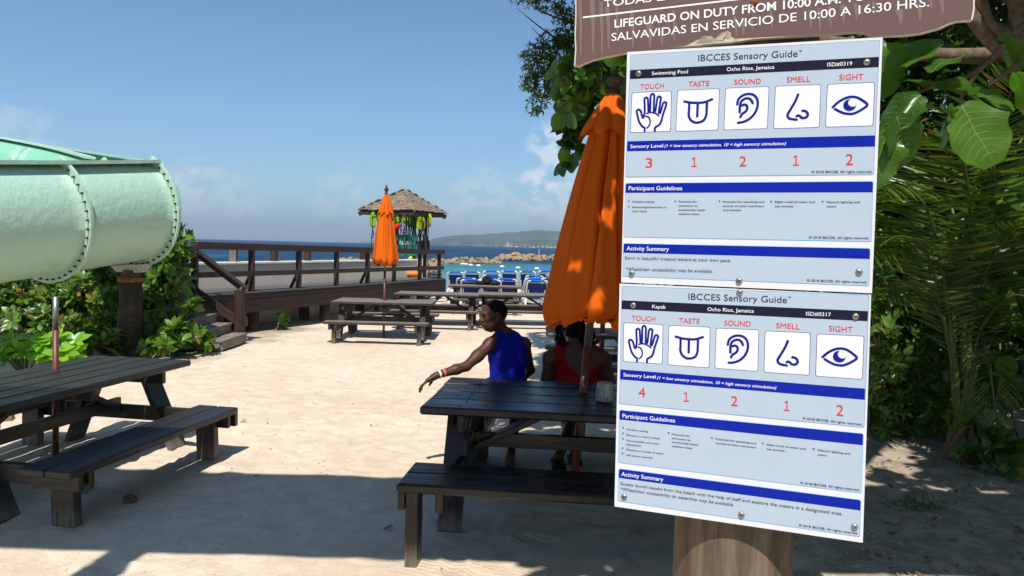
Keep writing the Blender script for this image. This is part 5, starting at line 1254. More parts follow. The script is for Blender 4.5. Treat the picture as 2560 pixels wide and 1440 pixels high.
def head_prims(c, f, up, s=1.0):
    """c: centre of the skull; f: where the face looks"""
    f, l, u, A = axes3(f, up); P = lambda a, b, d: Vector(c) + (f * a + l * b + u * d) * s
    pr = [ell_(P(-.012, 0, .018), (.098 * s, .074 * s, .090 * s), A, .02), ell_(P(.022, 0, -.035), (.066 * s, .056 * s, .080 * s), A, .03),
          cap_(P(.062, 0, -.088), P(.028, 0, -.095), .021 * s, .026 * s, .02), cap_(P(.03, .040, -.07), P(-.02, .056, -.03), .017 * s, .020 * s, .025), cap_(P(.03, -.040, -.07), P(-.02, -.056, -.03), .017 * s, .020 * s, .025),
          cap_(P(.082, .030, .022), P(.082, -.030, .022), .011 * s, .011 * s, .014),                       # brow
          cap_(P(.066, .038, -.018), P(.03, .056, -.012), .015 * s, .012 * s, .02), cap_(P(.066, -.038, -.018), P(.03, -.056, -.012), .015 * s, .012 * s, .02),
          ell_(P(.090, .030, .002), (.015 * s, .016 * s, .011 * s), A, .010, 's'), ell_(P(.090, -.030, .002), (.015 * s, .016 * s, .011 * s), A, .010, 's'),
          cap_(P(.086, 0, .010), P(.108, 0, -.028), .007 * s, .011 * s, .010), cap_(P(.094, .012, -.031), P(.094, -.012, -.031), .009 * s, .009 * s, .007),
          cap_(P(.082, .019, -.056), P(.082, -.019, -.056), .0085 * s, .0085 * s, .006), cap_(P(.094, .007, -.055), P(.094, -.007, -.055), .007 * s, .007 * s, .006),
          cap_(P(.080, .016, -.070), P(.080, -.016, -.070), .0085 * s, .0085 * s, .006), cap_(P(.088, .006, -.071), P(.088, -.006, -.071), .007 * s, .007 * s, .006),
          cap_(P(.094, .017, -.0635), P(.094, -.017, -.0635), .0026 * s, .0026 * s, .003, 's')]
    for q in (-1, 1):
        e = P(-.008, q * .074, -.006); A2 = axes3(f + l * q * .0, u)[3]
        pr += [ell_(e, (.017 * s, .008 * s, .030 * s), A2, .008), ell_(e + l * q * .009 * s + f * .004, (.008 * s, .006 * s, .017 * s), A2, .004, 's')]
    return pr, P, (f, l, u, A)
def finish_head(o, P, fr, org, s=1.0):
    f, l, u, A = fr
    for q in (-1, 1):
        V, Fc = lathe([(0, -.011), (.006, -.009), (.0105, -.004), (.0105, .004), (.006, .009), (0, .011)], 10)
        e = P(.0745, q * .030, .001) - Vector(org); MB().add([Vector(v) * s * .95 for v in V], Fc).build('eye', M_eye, o, Matrix.Translation(e), True)
        e2 = P(.0820, q * .030, .001) - Vector(org); MB().add([Vector(v) * .42 * s for v in V], Fc).build('iris', M_pupil, o, Matrix.Translation(e2), True)

# --- man in the blue tank top, on the far bench of the near table
Ym = 6.12
def m_(px, py, Y=Ym): return atY(px, py, Y)
hc = m_(1233, 788, 6.08); hf = Vector((-.90, -.42, -.10))
hp, HP, hfr = head_prims(hc, hf, (-.10, .02, 1), 1.13)
seatz = .48
sL, sR = m_(1224, 862, 6.08), m_(1311, 861, 6.16); eL = m_(1166, 916, 5.90); wL = m_(1092, 938, 5.76)
torso = [ell_(m_(1268, 900, 6.15), (.150, .105, .165), None, .03), ell_(m_(1270, 872, 6.15), (.158, .092, .085), None, .05), ell_(m_(1270, 950, 6.13), (.138, .100, .14), None, .05), ell_((m_(1270, 950).x, 6.15, .60), (.165, .125, .13), None, .05),
         cap_(m_(1256, 832, 6.13), sL, .046, .042, .04), cap_(m_(1272, 834, 6.15), sR, .046, .042, .04), cap_(m_(1240, 880, 6.17), m_(1246, 940, 6.15), .05, .05, .04), cap_(m_(1298, 880, 6.17), m_(1294, 940, 6.15), .05, .05, .04)]
body = list(torso)
body += [cap_(m_(1264, 846, 6.15), m_(1246, 808, 6.10), .056, .050, .03), ell_(sL, (.056, .056, .060), None, .03), ell_(sR, (.054, .054, .058), None, .03)]
body += [cap_(sL, sL.lerp(eL, .55), .047, .049, .02), cap_(sL.lerp(eL, .5), eL, .049, .037, .02), cap_(eL, eL.lerp(wL, .35), .038, .041, .02), cap_(eL.lerp(wL, .35), wL, .041, .0255, .02)]
eR = Vector((sR.x + .06, 6.32, .74)); wR = Vector((sR.x - .02, 6.52, .60))
body += [cap_(sR, eR, .048, .038, .02), cap_(eR, wR, .038, .026, .02), cap_(wR, wR + Vector((-.03, .08, -.01)), .03, .022, .015)]
for fi in range(4):
    b_ = wR + Vector((-.05 + fi * .019, .08, -.012)); body.append(cap_(b_, b_ + Vector((-.005, .07, -.03)), .0095, .008, .006))
hx = m_(1270, 950).x
fl, fr_ = atZ(1208, 1158, .05), atZ(1276, 1160, .05)
for sx, kx, ft in ((-1, -.17, fl), (1, .10, fr_)):
    hip = Vector((hx + sx * .085, 6.17, .58)); kn = Vector((hx + kx * 1.0, 6.62, .53)); an = Vector((ft.x, ft.y + .06, .10))
    body += [cap_(hip, kn, .085, .060, .04), cap_(kn, kn.lerp(an, .35), .055, .056, .03), cap_(kn.lerp(an, .35), an, .056, .034, .02), cap_(an, an + Vector((-.01, .15, -.055)), .036, .030, .02), cap_(an + Vector((0, -.03, -.06)), an + Vector((-.01, .18, -.06)), .032, .028, .02)]
# left hand hanging off the table corner
kn_c = m_(1063, 955, 5.73); pd = (kn_c - wL).normalized(); side = Vector((.15, -.95, .25)); side = (side - pd * side.dot(pd)).normalized(); bk = pd.cross(side).normalized()
if bk.z < 0: bk = -bk
body += [cap_(wL, wL + pd * .03, .026, .028, .015), ell_(wL + pd * .055, (.046, .036, .017), Matrix((pd, side, bk)).transposed(), .02), ell_(wL + pd * .078, (.024, .038, .0145), Matrix((pd, side, bk)).transposed(), .015)]
for i, (off, l1, l2, l3, dr) in enumerate(((-.029, .040, .026, .019, .55), (-.010, .045, .029, .021, .72), (.010, .042, .028, .020, .85), (.028, .034, .022, .017, 1.0))):
    a = kn_c + side * off - pd * .002; d1 = (pd + Vector((0, 0, -.55 * dr))).normalized(); d2 = (pd * .75 + Vector((.05, 0, -1.3 * dr))).normalized(); d3 = (pd * .35 + Vector((.25, 0, -1.3))).normalized()
    b_ = a + d1 * l1; c_ = b_ + d2 * l2; e_ = c_ + d3 * l3
    body += [cap_(a - pd * .02, b_, .0105, .0092, .006), cap_(b_, c_, .0092, .0084, .004), cap_(c_, e_, .0084, .0072, .004)]
ta = wL + pd * .028 + side * -.024; tb_ = ta + (pd * .6 - side * .25 + Vector((0, 0, -.9))).normalized() * .042; tc2 = tb_ + (pd * .8 + Vector((0, 0, -.8))).normalized() * .030
body += [cap_(ta, tb_, .014, .0115, .012), cap_(tb_, tc2, .011, .0085, .005)]
allp = body + hp
lo, hi = bounds(allp); lo[2] = max(lo[2], -.01); org = Vector((hx, 6.15, 0)); RES = .0058
D = field(allp, lo, hi, RES); man = surf('person', D, lo, RES, M_skin, org); man.location = org
tag(man, 'man in blue tank top sitting with his back turned, looking left, arm on the table', 'person', None)
finish_head(man, HP, hfr, org, 1.13)
# hair: a close crop over the skull
f, l, u, A = hfr
lo2 = np.array(hc) - .16; hi2 = np.array(hc) + .16
Dh = field([ell_(HP(-.016, 0, .022), (.1090, .0850, .1030), A, .02)], lo2, hi2, .005)
ax_ = [lo2[i] + .005 * np.arange(Dh.shape[i]) for i in range(3)]; X, Y, Z = np.meshgrid(*ax_, indexing='ij')
a_ = (X - hc.x) * f.x + (Y - hc.y) * f.y + (Z - hc.z) * f.z; c_ = (X - hc.x) * u.x + (Y - hc.y) * u.y + (Z - hc.z) * u.z
cut_ = np.maximum(a_ - (.058 + .10 * (c_ - .06)), -(c_ + .045 + np.clip(a_ + .02, 0, 1) * -1.2)); cut_ = np.maximum(a_ * .9 - c_ * .55 - .018, -(c_ + .062))
Dh = np.maximum(Dh, cut_.astype(np.float32)); surf('hair', Dh, lo2, .005, M_hair, org, man)
# tank top
lo3, hi3 = bounds(torso, .03); Dt = field(torso + [cap_(m_(1264, 846, 6.15), m_(1250, 812, 6.11), .056, .050, .03), ell_(sL, (.056, .056, .060), None, .03), ell_(sR, (.054, .054, .058), None, .03)], lo3, hi3, .006) - .0075
ax_ = [lo3[i] + .006 * np.arange(Dt.shape[i]) for i in range(3)]; X, Y, Z = np.meshgrid(*ax_, indexing='ij')
def sph(c, r, sc=(1, 1, 1)): return (np.sqrt(((X - c.x) / sc[0])**2 + ((Y - c.y) / sc[1])**2 + ((Z - c.z) / sc[2])**2) - r).astype(np.float32)
def sub(D_, S): return np.maximum(D_, -S)
Dt = sub(Dt, sph(m_(1210, 850, 6.08), .112, (1, 2, 1.1))); Dt = sub(Dt, sph(m_(1331, 850, 6.16), .075, (1, 2, 1.3)))
Dt = sub(Dt, sph(m_(1268, 812, 6.13), .066, (.95, 3, 1.05))); Dt = np.maximum(Dt, (Z - (m_(1268, 820).z)).astype(np.float32))
Dt += (.0030 * np.sin(Z * 46 + X * 22 + 2 * np.sin(X * 17)) + .0028 * np.sin(X * 40 - Z * 21 + 1 + 1.5 * np.sin(Z * 15)) + .0015 * np.sin(Z * 90 - X * 60)).astype(np.float32)
surf('tank_top', Dt, lo3, .006, M_tank, org, man, 2)
# shorts and bands
lo4 = np.array([hx - .35, 5.95, .40]); hi4 = np.array([hx + .35, 6.68, .78])
sh = [ell_((hx, 6.15, .60), (.172, .130, .125), None, .05)] + [cap_(Vector((hx + sx * .085, 6.17, .58)), Vector((hx + kx * .92, 6.55, .54)), .096, .086, .04) for sx, kx in ((-1, -.17), (1, .10))]
surf('shorts', field(sh, lo4, hi4, .009), lo4, .009, M_short, org, man)
ad = (wL - eL).normalized()
for q, (s_, mt, nm) in enumerate(((.022, M_wristw, 'wristband'), (.062, M_wristr, 'wristband'))):
    c_ = wL - ad * s_; V, Fc = tube([c_ - ad * .009 - org, c_ + ad * .009 - org], .031 + .002 * q, 18, False); V2, F2 = tube([c_ - ad * .009 - org, c_ + ad * .009 - org], .0285 + .002 * q, 18, False)
    w_ = MB().add(V, Fc).add(V2, [x[::-1] for x in F2]).build(nm, mt, man, smooth=True); w_['label'] = ['white wristband', 'coral red wristband'][q]
# slippers
for ft in (fl, fr_):
    MB().box((ft.x - org.x - .005, ft.y - org.y + .13, .012), (.10, .28, .02), None, .008).build('sandal', plain('teal_rubber', (.01, .09, .09), .6), man)

# --- woman in red swimsuit
Yw = 6.15
hcw = m_(1437, 838, 6.30); hpw, HPw, hfw = head_prims(hcw, (-.35, .85, -.35), (-.05, .25, 1), .97)
sLw, sRw = m_(1378, 896, Yw), m_(1508, 900, Yw); eLw, eRw = m_(1364, 968, 6.18), m_(1527, 975, 6.18)
cx = m_(1443, 920, Yw)
tw = [ell_(m_(1443, 915, 6.2), (.205, .135, .15), None, .04), ell_(m_(1443, 885, 6.2), (.195, .10, .085), None, .05), ell_(m_(1443, 965, 6.17), (.20, .15, .14), None, .05), ell_((cx.x, 6.2, .60), (.235, .17, .15), None, .05),
      cap_(m_(1440, 862, 6.22), sLw, .055, .055, .05), cap_(m_(1446, 862, 6.22), sRw, .055, .055, .05), ell_(sLw, (.070, .07, .07), None, .03), ell_(sRw, (.07, .07, .07), None, .03)]
bw_ = tw + [cap_(m_(1441, 872, 6.22), m_(1438, 845, 6.28), .062, .058, .03), cap_(sLw, eLw, .064, .052, .03), cap_(sRw, eRw, .064, .052, .03)]
for e, sx in ((eLw, -1), (eRw, 1)): w = Vector((cx.x + sx * .10, 6.50, .66)); bw_ += [cap_(e, w, .050, .030, .02), ell_(w + Vector((-sx * .03, .04, 0)), (.045, .045, .02), None, .02)] + [cap_(w + Vector((-sx * .03 + .02 * k_ - .03, .06, 0)), w + Vector((-sx * .03 + .02 * k_ - .03, .13, -.015)), .009, .008, .006) for k_ in range(4)]
f1, f2_ = atZ(1398, 1160, .06), atZ(1440, 1150, .06)
for sx, kx, ft in ((-1, -.13, f2_), (1, .13, f1)):
    hip = Vector((cx.x + sx * .11, 6.22, .59)); kn = Vector((cx.x + kx, 6.68, .53)); an = Vector((ft.x, ft.y + .08, .10))
    bw_ += [cap_(hip, kn, .115, .075, .04), cap_(kn, kn.lerp(an, .35), .066, .064, .03), cap_(kn.lerp(an, .35), an, .064, .040, .02), cap_(an, an + Vector((0, .14, -.05)), .036, .03, .02)]
allw = bw_ + hpw; lo, hi = bounds(allw); lo[2] = max(lo[2], -.01); orgw = Vector((cx.x, 6.2, 0))
D = field(allw, lo, hi, .0065); wom = surf('person', D, lo, .0065, M_skin, orgw); wom.location = orgw
tag(wom, 'seated woman in red swimsuit with bare back, head hidden behind the orange umbrella hem', 'person')
finish_head(wom, HPw, hfw, orgw, .97)
lo5, hi5 = bounds(tw, .03); Ds = field(tw, lo5, hi5, .007) - .007; ax_ = [lo5[i] + .007 * np.arange(Ds.shape[i]) for i in range(3)]; X, Y, Z = np.meshgrid(*ax_, indexing='ij')
Ds = sub(Ds, sph(m_(1466, 862, 6.0), .205, (1.05, .9, 1.35))); Ds = sub(Ds, sph(m_(1360, 900, 6.1), .105, (.85, 2.4, 1.5))); Ds = sub(Ds, sph(m_(1530, 900, 6.1), .095, (.8, 2.4, 1.4))); Ds = sub(Ds, sph(m_(1448, 850, 6.25), .105, (1, 1.6, 1)))
surf('swimsuit', Ds, lo5, .007, M_red, orgw, wom, 1)
f, l, u, A = hfw; lo6 = np.array(hcw) - .2; hi6 = np.array(hcw) + .2
Dh = field([ell_(HPw(-.022, 0, .028), (.108, .086, .100), A, .02)] + [cap_(HPw(-.06, -.05 + .02 * i, -.0), HPw(-.10, -.07 + .018 * i, -.10), .016, .010, .012) for i in range(6)], lo6, hi6, .006)
ax_ = [lo6[i] + .006 * np.arange(Dh.shape[i]) for i in range(3)]; X, Y, Z = np.meshgrid(*ax_, indexing='ij')
a_ = (X - hcw.x) * f.x + (Y - hcw.y) * f.y + (Z - hcw.z) * f.z; c_ = (X - hcw.x) * u.x + (Y - hcw.y) * u.y + (Z - hcw.z) * u.z
Dh = np.maximum(Dh, (a_ * .9 - c_ * .6 - .02).astype(np.float32)); surf('hair', Dh, lo6, .006, M_hair, orgw, wom)
random.seed(31)
for i in range(22):
    x = 1462 + random.uniform(-10, 26) if i > 6 else 1396 + random.uniform(-6, 12); y0 = random.uniform(805, 825); Y_ = 6.14 + random.uniform(-.03, .05)
    pts = crom([atY(x - 8 if i > 6 else x + 10, y0 - 8, 6.22) - orgw, atY(x, y0 + 14, Y_) - orgw, atY(x + random.uniform(-5, 7), y0 + 32, Y_) - orgw, atY(x + random.uniform(-6, 9), y0 + random.uniform(42, 66), Y_) - orgw], 3)
    MB().tube(pts, [.011] * (len(pts) - 1) + [.005], 5).build('braid', M_hair, wom, smooth=True)
for ft in (f1, f2_): MB().box((ft.x - orgw.x, ft.y - orgw.y + .14, .02), (.11, .27, .025), None, .01).build('sandal', M_black, wom)

# --- lifeguard in red behind the far umbrella
p = atY(977, 690, 21.9); zf = ZD; gx = p.x; gy = 21.2
def gq(px, py): return atY(px, py, gy)
hg, HG, hfg = head_prims(Vector((gx - .02, gy, zf + 1.62)), (.6, .6, -.1), (0, 0, 1), 1.0)
elb = gq(996, 563)
bg = [ell_((gx, gy, zf + 1.22), (.19, .12, .24), None, .05), ell_((gx, gy, zf + .98), (.17, .12, .16), None, .05), cap_((gx, gy, zf + 1.42), (gx, gy, zf + 1.55), .055, .05, .03)]
shg = [cap_((gx + .14, gy, zf + 1.38), elb, .062, .05, .03), cap_((gx - .14, gy, zf + 1.38), (gx - .22, gy + .05, zf + 1.1), .062, .05, .03)]
lg = [cap_((gx - .09, gy, zf + .88), (gx - .10, gy + .03, zf + .48), .09, .06, .03), cap_((gx + .10, gy, zf + .88), (gx + .13, gy, zf + .48), .09, .06, .03), cap_((gx - .10, gy + .03, zf + .48), (gx - .11, gy, zf + .09), .058, .036, .02), cap_((gx + .13, gy, zf + .48), (gx + .16, gy, zf + .09), .058, .036, .02), cap_((gx - .11, gy, zf + .05), (gx - .09, gy - .16, zf + .035), .035, .03, .02), cap_((gx + .16, gy, zf + .05), (gx + .22, gy - .14, zf + .035), .035, .03, .02)]
arm = [cap_(elb, gq(988, 548), .042, .03, .02), cap_((gx - .22, gy + .05, zf + 1.1), (gx - .15, gy + .2, zf + .95), .045, .03, .02)]
ag = bg + shg + lg + arm + hg; lo, hi = bounds(ag); D = field(ag, lo, hi, .014); og = Vector((gx, gy, zf)); gd = surf('person', D, lo, .014, M_skin, og); gd.location = og
tag(gd, 'lifeguard in a red shirt standing behind the small orange umbrella at the kiosk', 'person')
lo, hi = bounds(bg + shg, .03); surf('red_shirt', field(bg + shg, lo, hi, .014) - .014, lo, .014, M_redshirt, og, gd)
lo, hi = bounds(lg[:2], .03); surf('shorts', field([cap_(a_[1], a_[1].lerp(a_[2], .8), a_[3], a_[4] * 1.3, .03) for a_ in lg[:2]], lo, hi, .014) - .02, lo, .014, M_short, og, gd)

# --- head and shoulders of a sunbather on the lounger by the umbrella
pr_ = atY(1371, 691, 26.6); hg2, HG2, _x = head_prims(pr_, (.5, .8, .2), (0, 0, 1), 1.0)
b2_ = [cap_(pr_ + Vector((0, .05, -.1)), pr_ + Vector((0, .1, -.25)), .055, .06, .03), ell_(pr_ + Vector((0, .25, -.40)), (.19, .22, .14), None, .05), cap_(pr_ + Vector((0, .4, -.5)), pr_ + Vector((.03, 1.3, -.55)), .12, .06, .05)]
lo, hi = bounds(hg2 + b2_); sb = surf('person', field(hg2 + b2_, lo, hi, .018), lo, .018, M_skin, pr_); sb.location = pr_
tag(sb, 'sunbather whose head shows above a back-row lounger beside the large umbrella', 'person')
lo, hi = pr_ - Vector((.16,) * 3), pr_ + Vector((.16,) * 3); surf('hair', field([ell_(pr_ + Vector((-.02, -.02, .03)), (.10, .10, .10), None, .02)], lo, hi, .015), lo, .015, plain('grey_hair', (.22, .2, .19), .9), pr_, sb)

# ================================================================== vegetation
def leaf_t(L_, W_, prof='obovate', fold=.25, curl=.2, seg=4, wave=0.):
    """leaf template: y along the midrib, x across, z normal"""
    V = []; Fc = []
    for i in range(seg + 1):
        t = i / seg
        w = {'obovate': math.sin(math.pi * min(1, t ** 1.5 * .98 + .02)) ** .8, 'oval': math.sin(math.pi * (t * .96 + .02)) ** .75, 'round': math.sin(math.pi * (t * .92 + .04)) ** .5, 'lance': math.sin(math.pi * (t * .97 + .015)) ** 1.1}[prof]
        hw = W_ / 2 * w; z = -curl * L_ * t * t; wz = wave * L_ * math.sin(i * 2.1)
        V += [(-hw, L_ * t, z + fold * hw + wz), (0, L_ * t, z), (hw, L_ * t, z + fold * hw - wz)]
    for i in range(seg):
        a = i * 3; Fc += [[a, a + 1, a + 4, a + 3], [a + 1, a + 2, a + 5, a + 4]]
    return np.array(V, np.float32), np.array(Fc)
def joined(name, tmpl, Ps, Ds, Ns, Ss, mat, parent=None, kind='stuff', org=(0, 0, 0)):
    V0, F0 = tmpl; Ps = np.asarray(Ps, np.float32); Ds = np.asarray(Ds, np.float32); Ns = np.asarray(Ns, np.float32); Ss = np.asarray(Ss, np.float32)
    Ds = Ds / np.linalg.norm(Ds, axis=1, keepdims=True); Sx = np.cross(Ds, Ns); Sx /= np.linalg.norm(Sx, axis=1, keepdims=True) + 1e-9; Nz = np.cross(Sx, Ds)
    V = Ps[:, None] + Ss[:, None, None] * (V0[None, :, 0:1] * Sx[:, None] + V0[None, :, 1:2] * Ds[:, None] + V0[None, :, 2:3] * Nz[:, None])
    n = len(Ps); F_ = (F0[None] + (np.arange(n) * len(V0))[:, None, None]).reshape(-1, F0.shape[1])
    return ob(name, mesh_np(name, V.reshape(-1, 3) - np.array(org, np.float32), F_, True), mat, parent, kind=kind)
def singles(name, me, Ps, Ds, Ns, Ss, parent, org=(0, 0, 0)):
    for p, d, n, s in zip(Ps, Ds, Ns, Ss):
        d = Vector(d).normalized(); x = d.cross(Vector(n)).normalized(); z = x.cross(d)
        M = Matrix.Translation(Vector(p) - Vector(org)) @ Matrix((x * s, d * s, z * s)).transposed().to_4x4()
        ob(name, me[random.randrange(len(me))] if isinstance(me, list) else me, None, parent, M)
def tmesh(name, t, mat):
    me = mesh_np(name, t[0], t[1], True); me.materials.append(mat); return me
def foliage(parent, org, Ps, Ds, Ns, Ss, tmpls, mat, nparts, partname='leaf', stuffname='foliage'):
    """the leaves that show largest become parts, the rest one joined part"""
    Ps, Ds, Ns, Ss = map(lambda a: np.asarray(a, np.float32), (Ps, Ds, Ns, Ss)); o_ = np.argsort(np.linalg.norm(Ps - np.array([0, 0, CH]), axis=1) / Ss)
    a, b = o_[:nparts], o_[nparts:]
    mes = [tmesh(partname, t, mat) for t in tmpls]
    if nparts: singles(partname, mes, Ps[a], Ds[a], Ns[a], Ss[a], parent, org)
    if len(b): joined(stuffname, tmpls[0], Ps[b], Ds[b], Ns[b], Ss[b], mat, parent, org=org)
def rosettes(centres, normals, nl, tilt=(.5, 1.1), size=(.8, 1.2)):
    P, D, Nn, S = [], [], [], []
    for c, n in zip(centres, normals):
        n = Vector(n).normalized(); a = Vector((0, 0, 1)) if abs(n.z) < .9 else Vector((1, 0, 0)); x = n.cross(a).normalized(); y = n.cross(x); ph = random.uniform(0, 6.3); sz = random.uniform(*size)
        for k in range(nl):
            an = ph + k * 2.4; tl = random.uniform(*tilt); r = x * math.cos(an) + y * math.sin(an); d = r * math.sin(tl) + n * math.cos(tl)
            nn_ = n * math.sin(tl) - r * math.cos(tl); P.append(Vector(c) + r * .01 - n * .02 * (k / nl)); D.append(d); Nn.append(nn_ + Vector((random.uniform(-.2, .2), random.uniform(-.2, .2), 0))); S.append(sz * random.uniform(.7, 1.1) * (.75 + .25 * tl))
    return P, D, Nn, S
def blob_points(blobs, n, shell=(.55, 1.05), clump=True, zmin=.02):
    C_, Nn = [], []; w = np.array([b[1][0] * b[1][1] * b[1][2] for b in blobs]) ** .75; w = w / w.sum()
    while len(C_) < n:
        c, r = blobs[np.random.default_rng(random.randrange(1 << 30)).choice(len(blobs), p=w)]
        d = Vector((random.gauss(0, 1), random.gauss(0, 1), random.gauss(0, 1))).normalized(); k = random.uniform(*shell) * (1 + .35 * mnoise.noise(Vector(c) + d * 2.2))
        p = Vector(c) + Vector((d.x * r[0], d.y * r[1], d.z * r[2])) * k
        if p.z < zmin: continue
        C_.append(p); Nn.append((Vector((d.x / r[0], d.y / r[1], d.z / r[2])).normalized() + Vector((random.uniform(-.3, .3), random.uniform(-.3, .3), .55))).normalized())
    return C_, Nn
def shrub(label, base, blobs, nros, nl, tmpls, mat, nparts, size, stems=0, name='shrub', cat='shrub', group=None, tilt=(.5, 1.2), stemmat=None, srad=.014, shell=(.55, 1.05)):
    t = thing(name, label, cat, base, 0, group); C_, Nn = blob_points(blobs, nros, shell); P, D, N2, S = rosettes(C_, Nn, nl, tilt, size)
    foliage(t, base, P, D, N2, S, tmpls, mat, nparts)
    for i in range(stems):
        q = C_[random.randrange(len(C_))]; b = Vector((q.x + random.uniform(-.3, .3), q.y + random.uniform(-.2, .2), 0)) * 1.0; b.x = b.x * .5 + base[0] * .5
        mid = b.lerp(q, .5) + Vector((random.uniform(-.12, .12), random.uniform(-.1, .1), random.uniform(-.05, .1)))
        pts = crom([b, b.lerp(mid, .5) + Vector((random.uniform(-.06, .06), 0, 0)), mid, q], 4); MB().tube([p - Vector(base) for p in pts], [srad * (1 - .6 * i_ / len(pts)) for i_ in range(len(pts))], 6).build('stem', stemmat or M_stem, t, smooth=True)
    return t
random.seed(12); K = 1.55
obo = [leaf_t(.105 * K, .050 * K, 'obovate', .25, .25), leaf_t(.11 * K, .054 * K, 'obovate', .15, .4), leaf_t(.10 * K, .045 * K, 'obovate', .35, .1)]
ovl = [leaf_t(.08, .038, 'oval', .3, .2, 3), leaf_t(.085, .036, 'lance', .2, .35, 3)]
rnd_ = [leaf_t(.15, .14, 'round', .18, .18, 4, .02), leaf_t(.16, .13, 'round', .3, .3, 4, .03)]
sml = [leaf_t(.055, .024, 'oval', .25, .2, 2)]

# left of the frame: three shrubs under and beside the flume
def B(px, py, Y, rx, ry, rz): return (atY(px, py, Y), (rx, ry, rz))
shrub('tangled green shrub between the slide support pile and the steps', (-5.3, 11.9, 0), [B(415, 640, 12.0, .28, .4, .36), B(430, 710, 12.0, .32, .4, .42), B(405, 790, 11.8, .42, .4, .42), B(440, 850, 11.5, .30, .3, .20), B(458, 590, 12.1, .07, .12, .20), B(395, 740, 12.2, .35, .4, .5), B(450, 670, 12.0, .14, .2, .32)], 300, 8, obo, M_leafA, 290, (.85, 1.35), 16, srad=.02)
shrub('shaded shrub directly under the pale flume, left of the support pile', (-6.9, 11.9, 0), [B(230, 760, 12.2, .8, .5, .62), B(130, 745, 12.4, .8, .5, .62), B(20, 740, 12.2, .9, .5, .62), B(270, 830, 11.8, .5, .4, .4), B(-110, 740, 12.0, 1.0, .5, .7), B(200, 720, 12.3, 1.2, .4, .55), B(60, 800, 11.9, 1.0, .5, .5)], 900, 7, obo, M_leafA, 260, (.8, 1.25), 26, srad=.014)
t = thing('twig_thicket', 'dry pale twigs and yellowing stems sunlit behind the left shrub', 'thicket', (-7.6, 12.6, 0)); m = MB()
for i in range(150):
    a = atY(random.uniform(-60, 260), random.uniform(760, 860), 12.0 + random.uniform(-.2, .5)); b = a + Vector((random.uniform(-.5, .5), random.uniform(-.3, .2), random.uniform(.3, .8))); m.tube(crom([a, a.lerp(b, .5) + Vector((random.uniform(-.1, .1),) * 3), b], 2), [.011, .010, .008, .006, .004], 4)
m.build('twigs', M_stem, t, kind='stuff')
for i, (px, py, Y, n, lab) in enumerate([(48, 858, 9.3, 11, 'bright green leafy rosette plant at the far left behind the table'), (142, 850, 9.2, 12, 'bright green leafy rosette plant behind the bare umbrella pole')]):
    c = atY(px, py + 18, Y); base = (c.x, Y + .1, 0); t = thing('rosette_plant', lab, 'plant', base, 0, 'bright rosette plants')
    C_ = [c + Vector((random.uniform(-.24, .24), random.uniform(-.1, .12), random.uniform(-.14, .12))) for _ in range(n)]; Nn = [(q - c + Vector((0, -.35, .55))).normalized() for q in C_]
    P, D, N2, S = rosettes(C_, Nn, 9, (.6, 1.25), (1.15, 1.5)); foliage(t, base, P, D, N2, S, obo, M_rosette, 300)
    for q in C_: MB().tube([Vector((random.uniform(-.05, .05), 0, 0)), (q - Vector(base)) * .6 + Vector((0, 0, -.03)), q - Vector(base)], .012, 5).build('stem', M_palmstem, t)
shrub('low bright green shrub at the foot of the support pile, facing the sand', (-5.3, 11.0, 0), [B(400, 862, 10.9, .30, .25, .12), B(455, 835, 11.2, .24, .3, .18), B(500, 850, 11.3, .13, .2, .12), B(230, 862, 10.8, .5, .3, .18), B(480, 765, 11.5, .09, .12, .12)], 75, 8, obo, M_leafA, 280, (1.0, 1.4), 6)
p = atZ(690, 828, 0); shrub('small plant growing in the dark gap under the boardwalk', (p.x, p.y + .3, 0), [((p.x, p.y + .2, .16), (.14, .12, .12))], 7, 6, rnd_, M_leafB, 60, (.8, 1.1), 3)
# soil mound under the shrubs
for i, (px, py, s, mt, lab) in enumerate([(285, 886, .20, M_rock, 'pale rounded stone beside the slide support pile'), (325, 1256, .075, M_rock, 'small brown stone in the shade near the left bench'), (12, 1050, .16, M_rock, 'tan stone in the sun at the left edge, behind the table'), (545, 700, .0, M_rock, '')]):
    if s: p = atZ(px, py, 0); o = ob('stone', _rocks[i], None, None); o.location = (p.x, p.y, s * .25); o.scale = (s * 1.5, s * 1.2, s); tag(o, lab, 'stone')

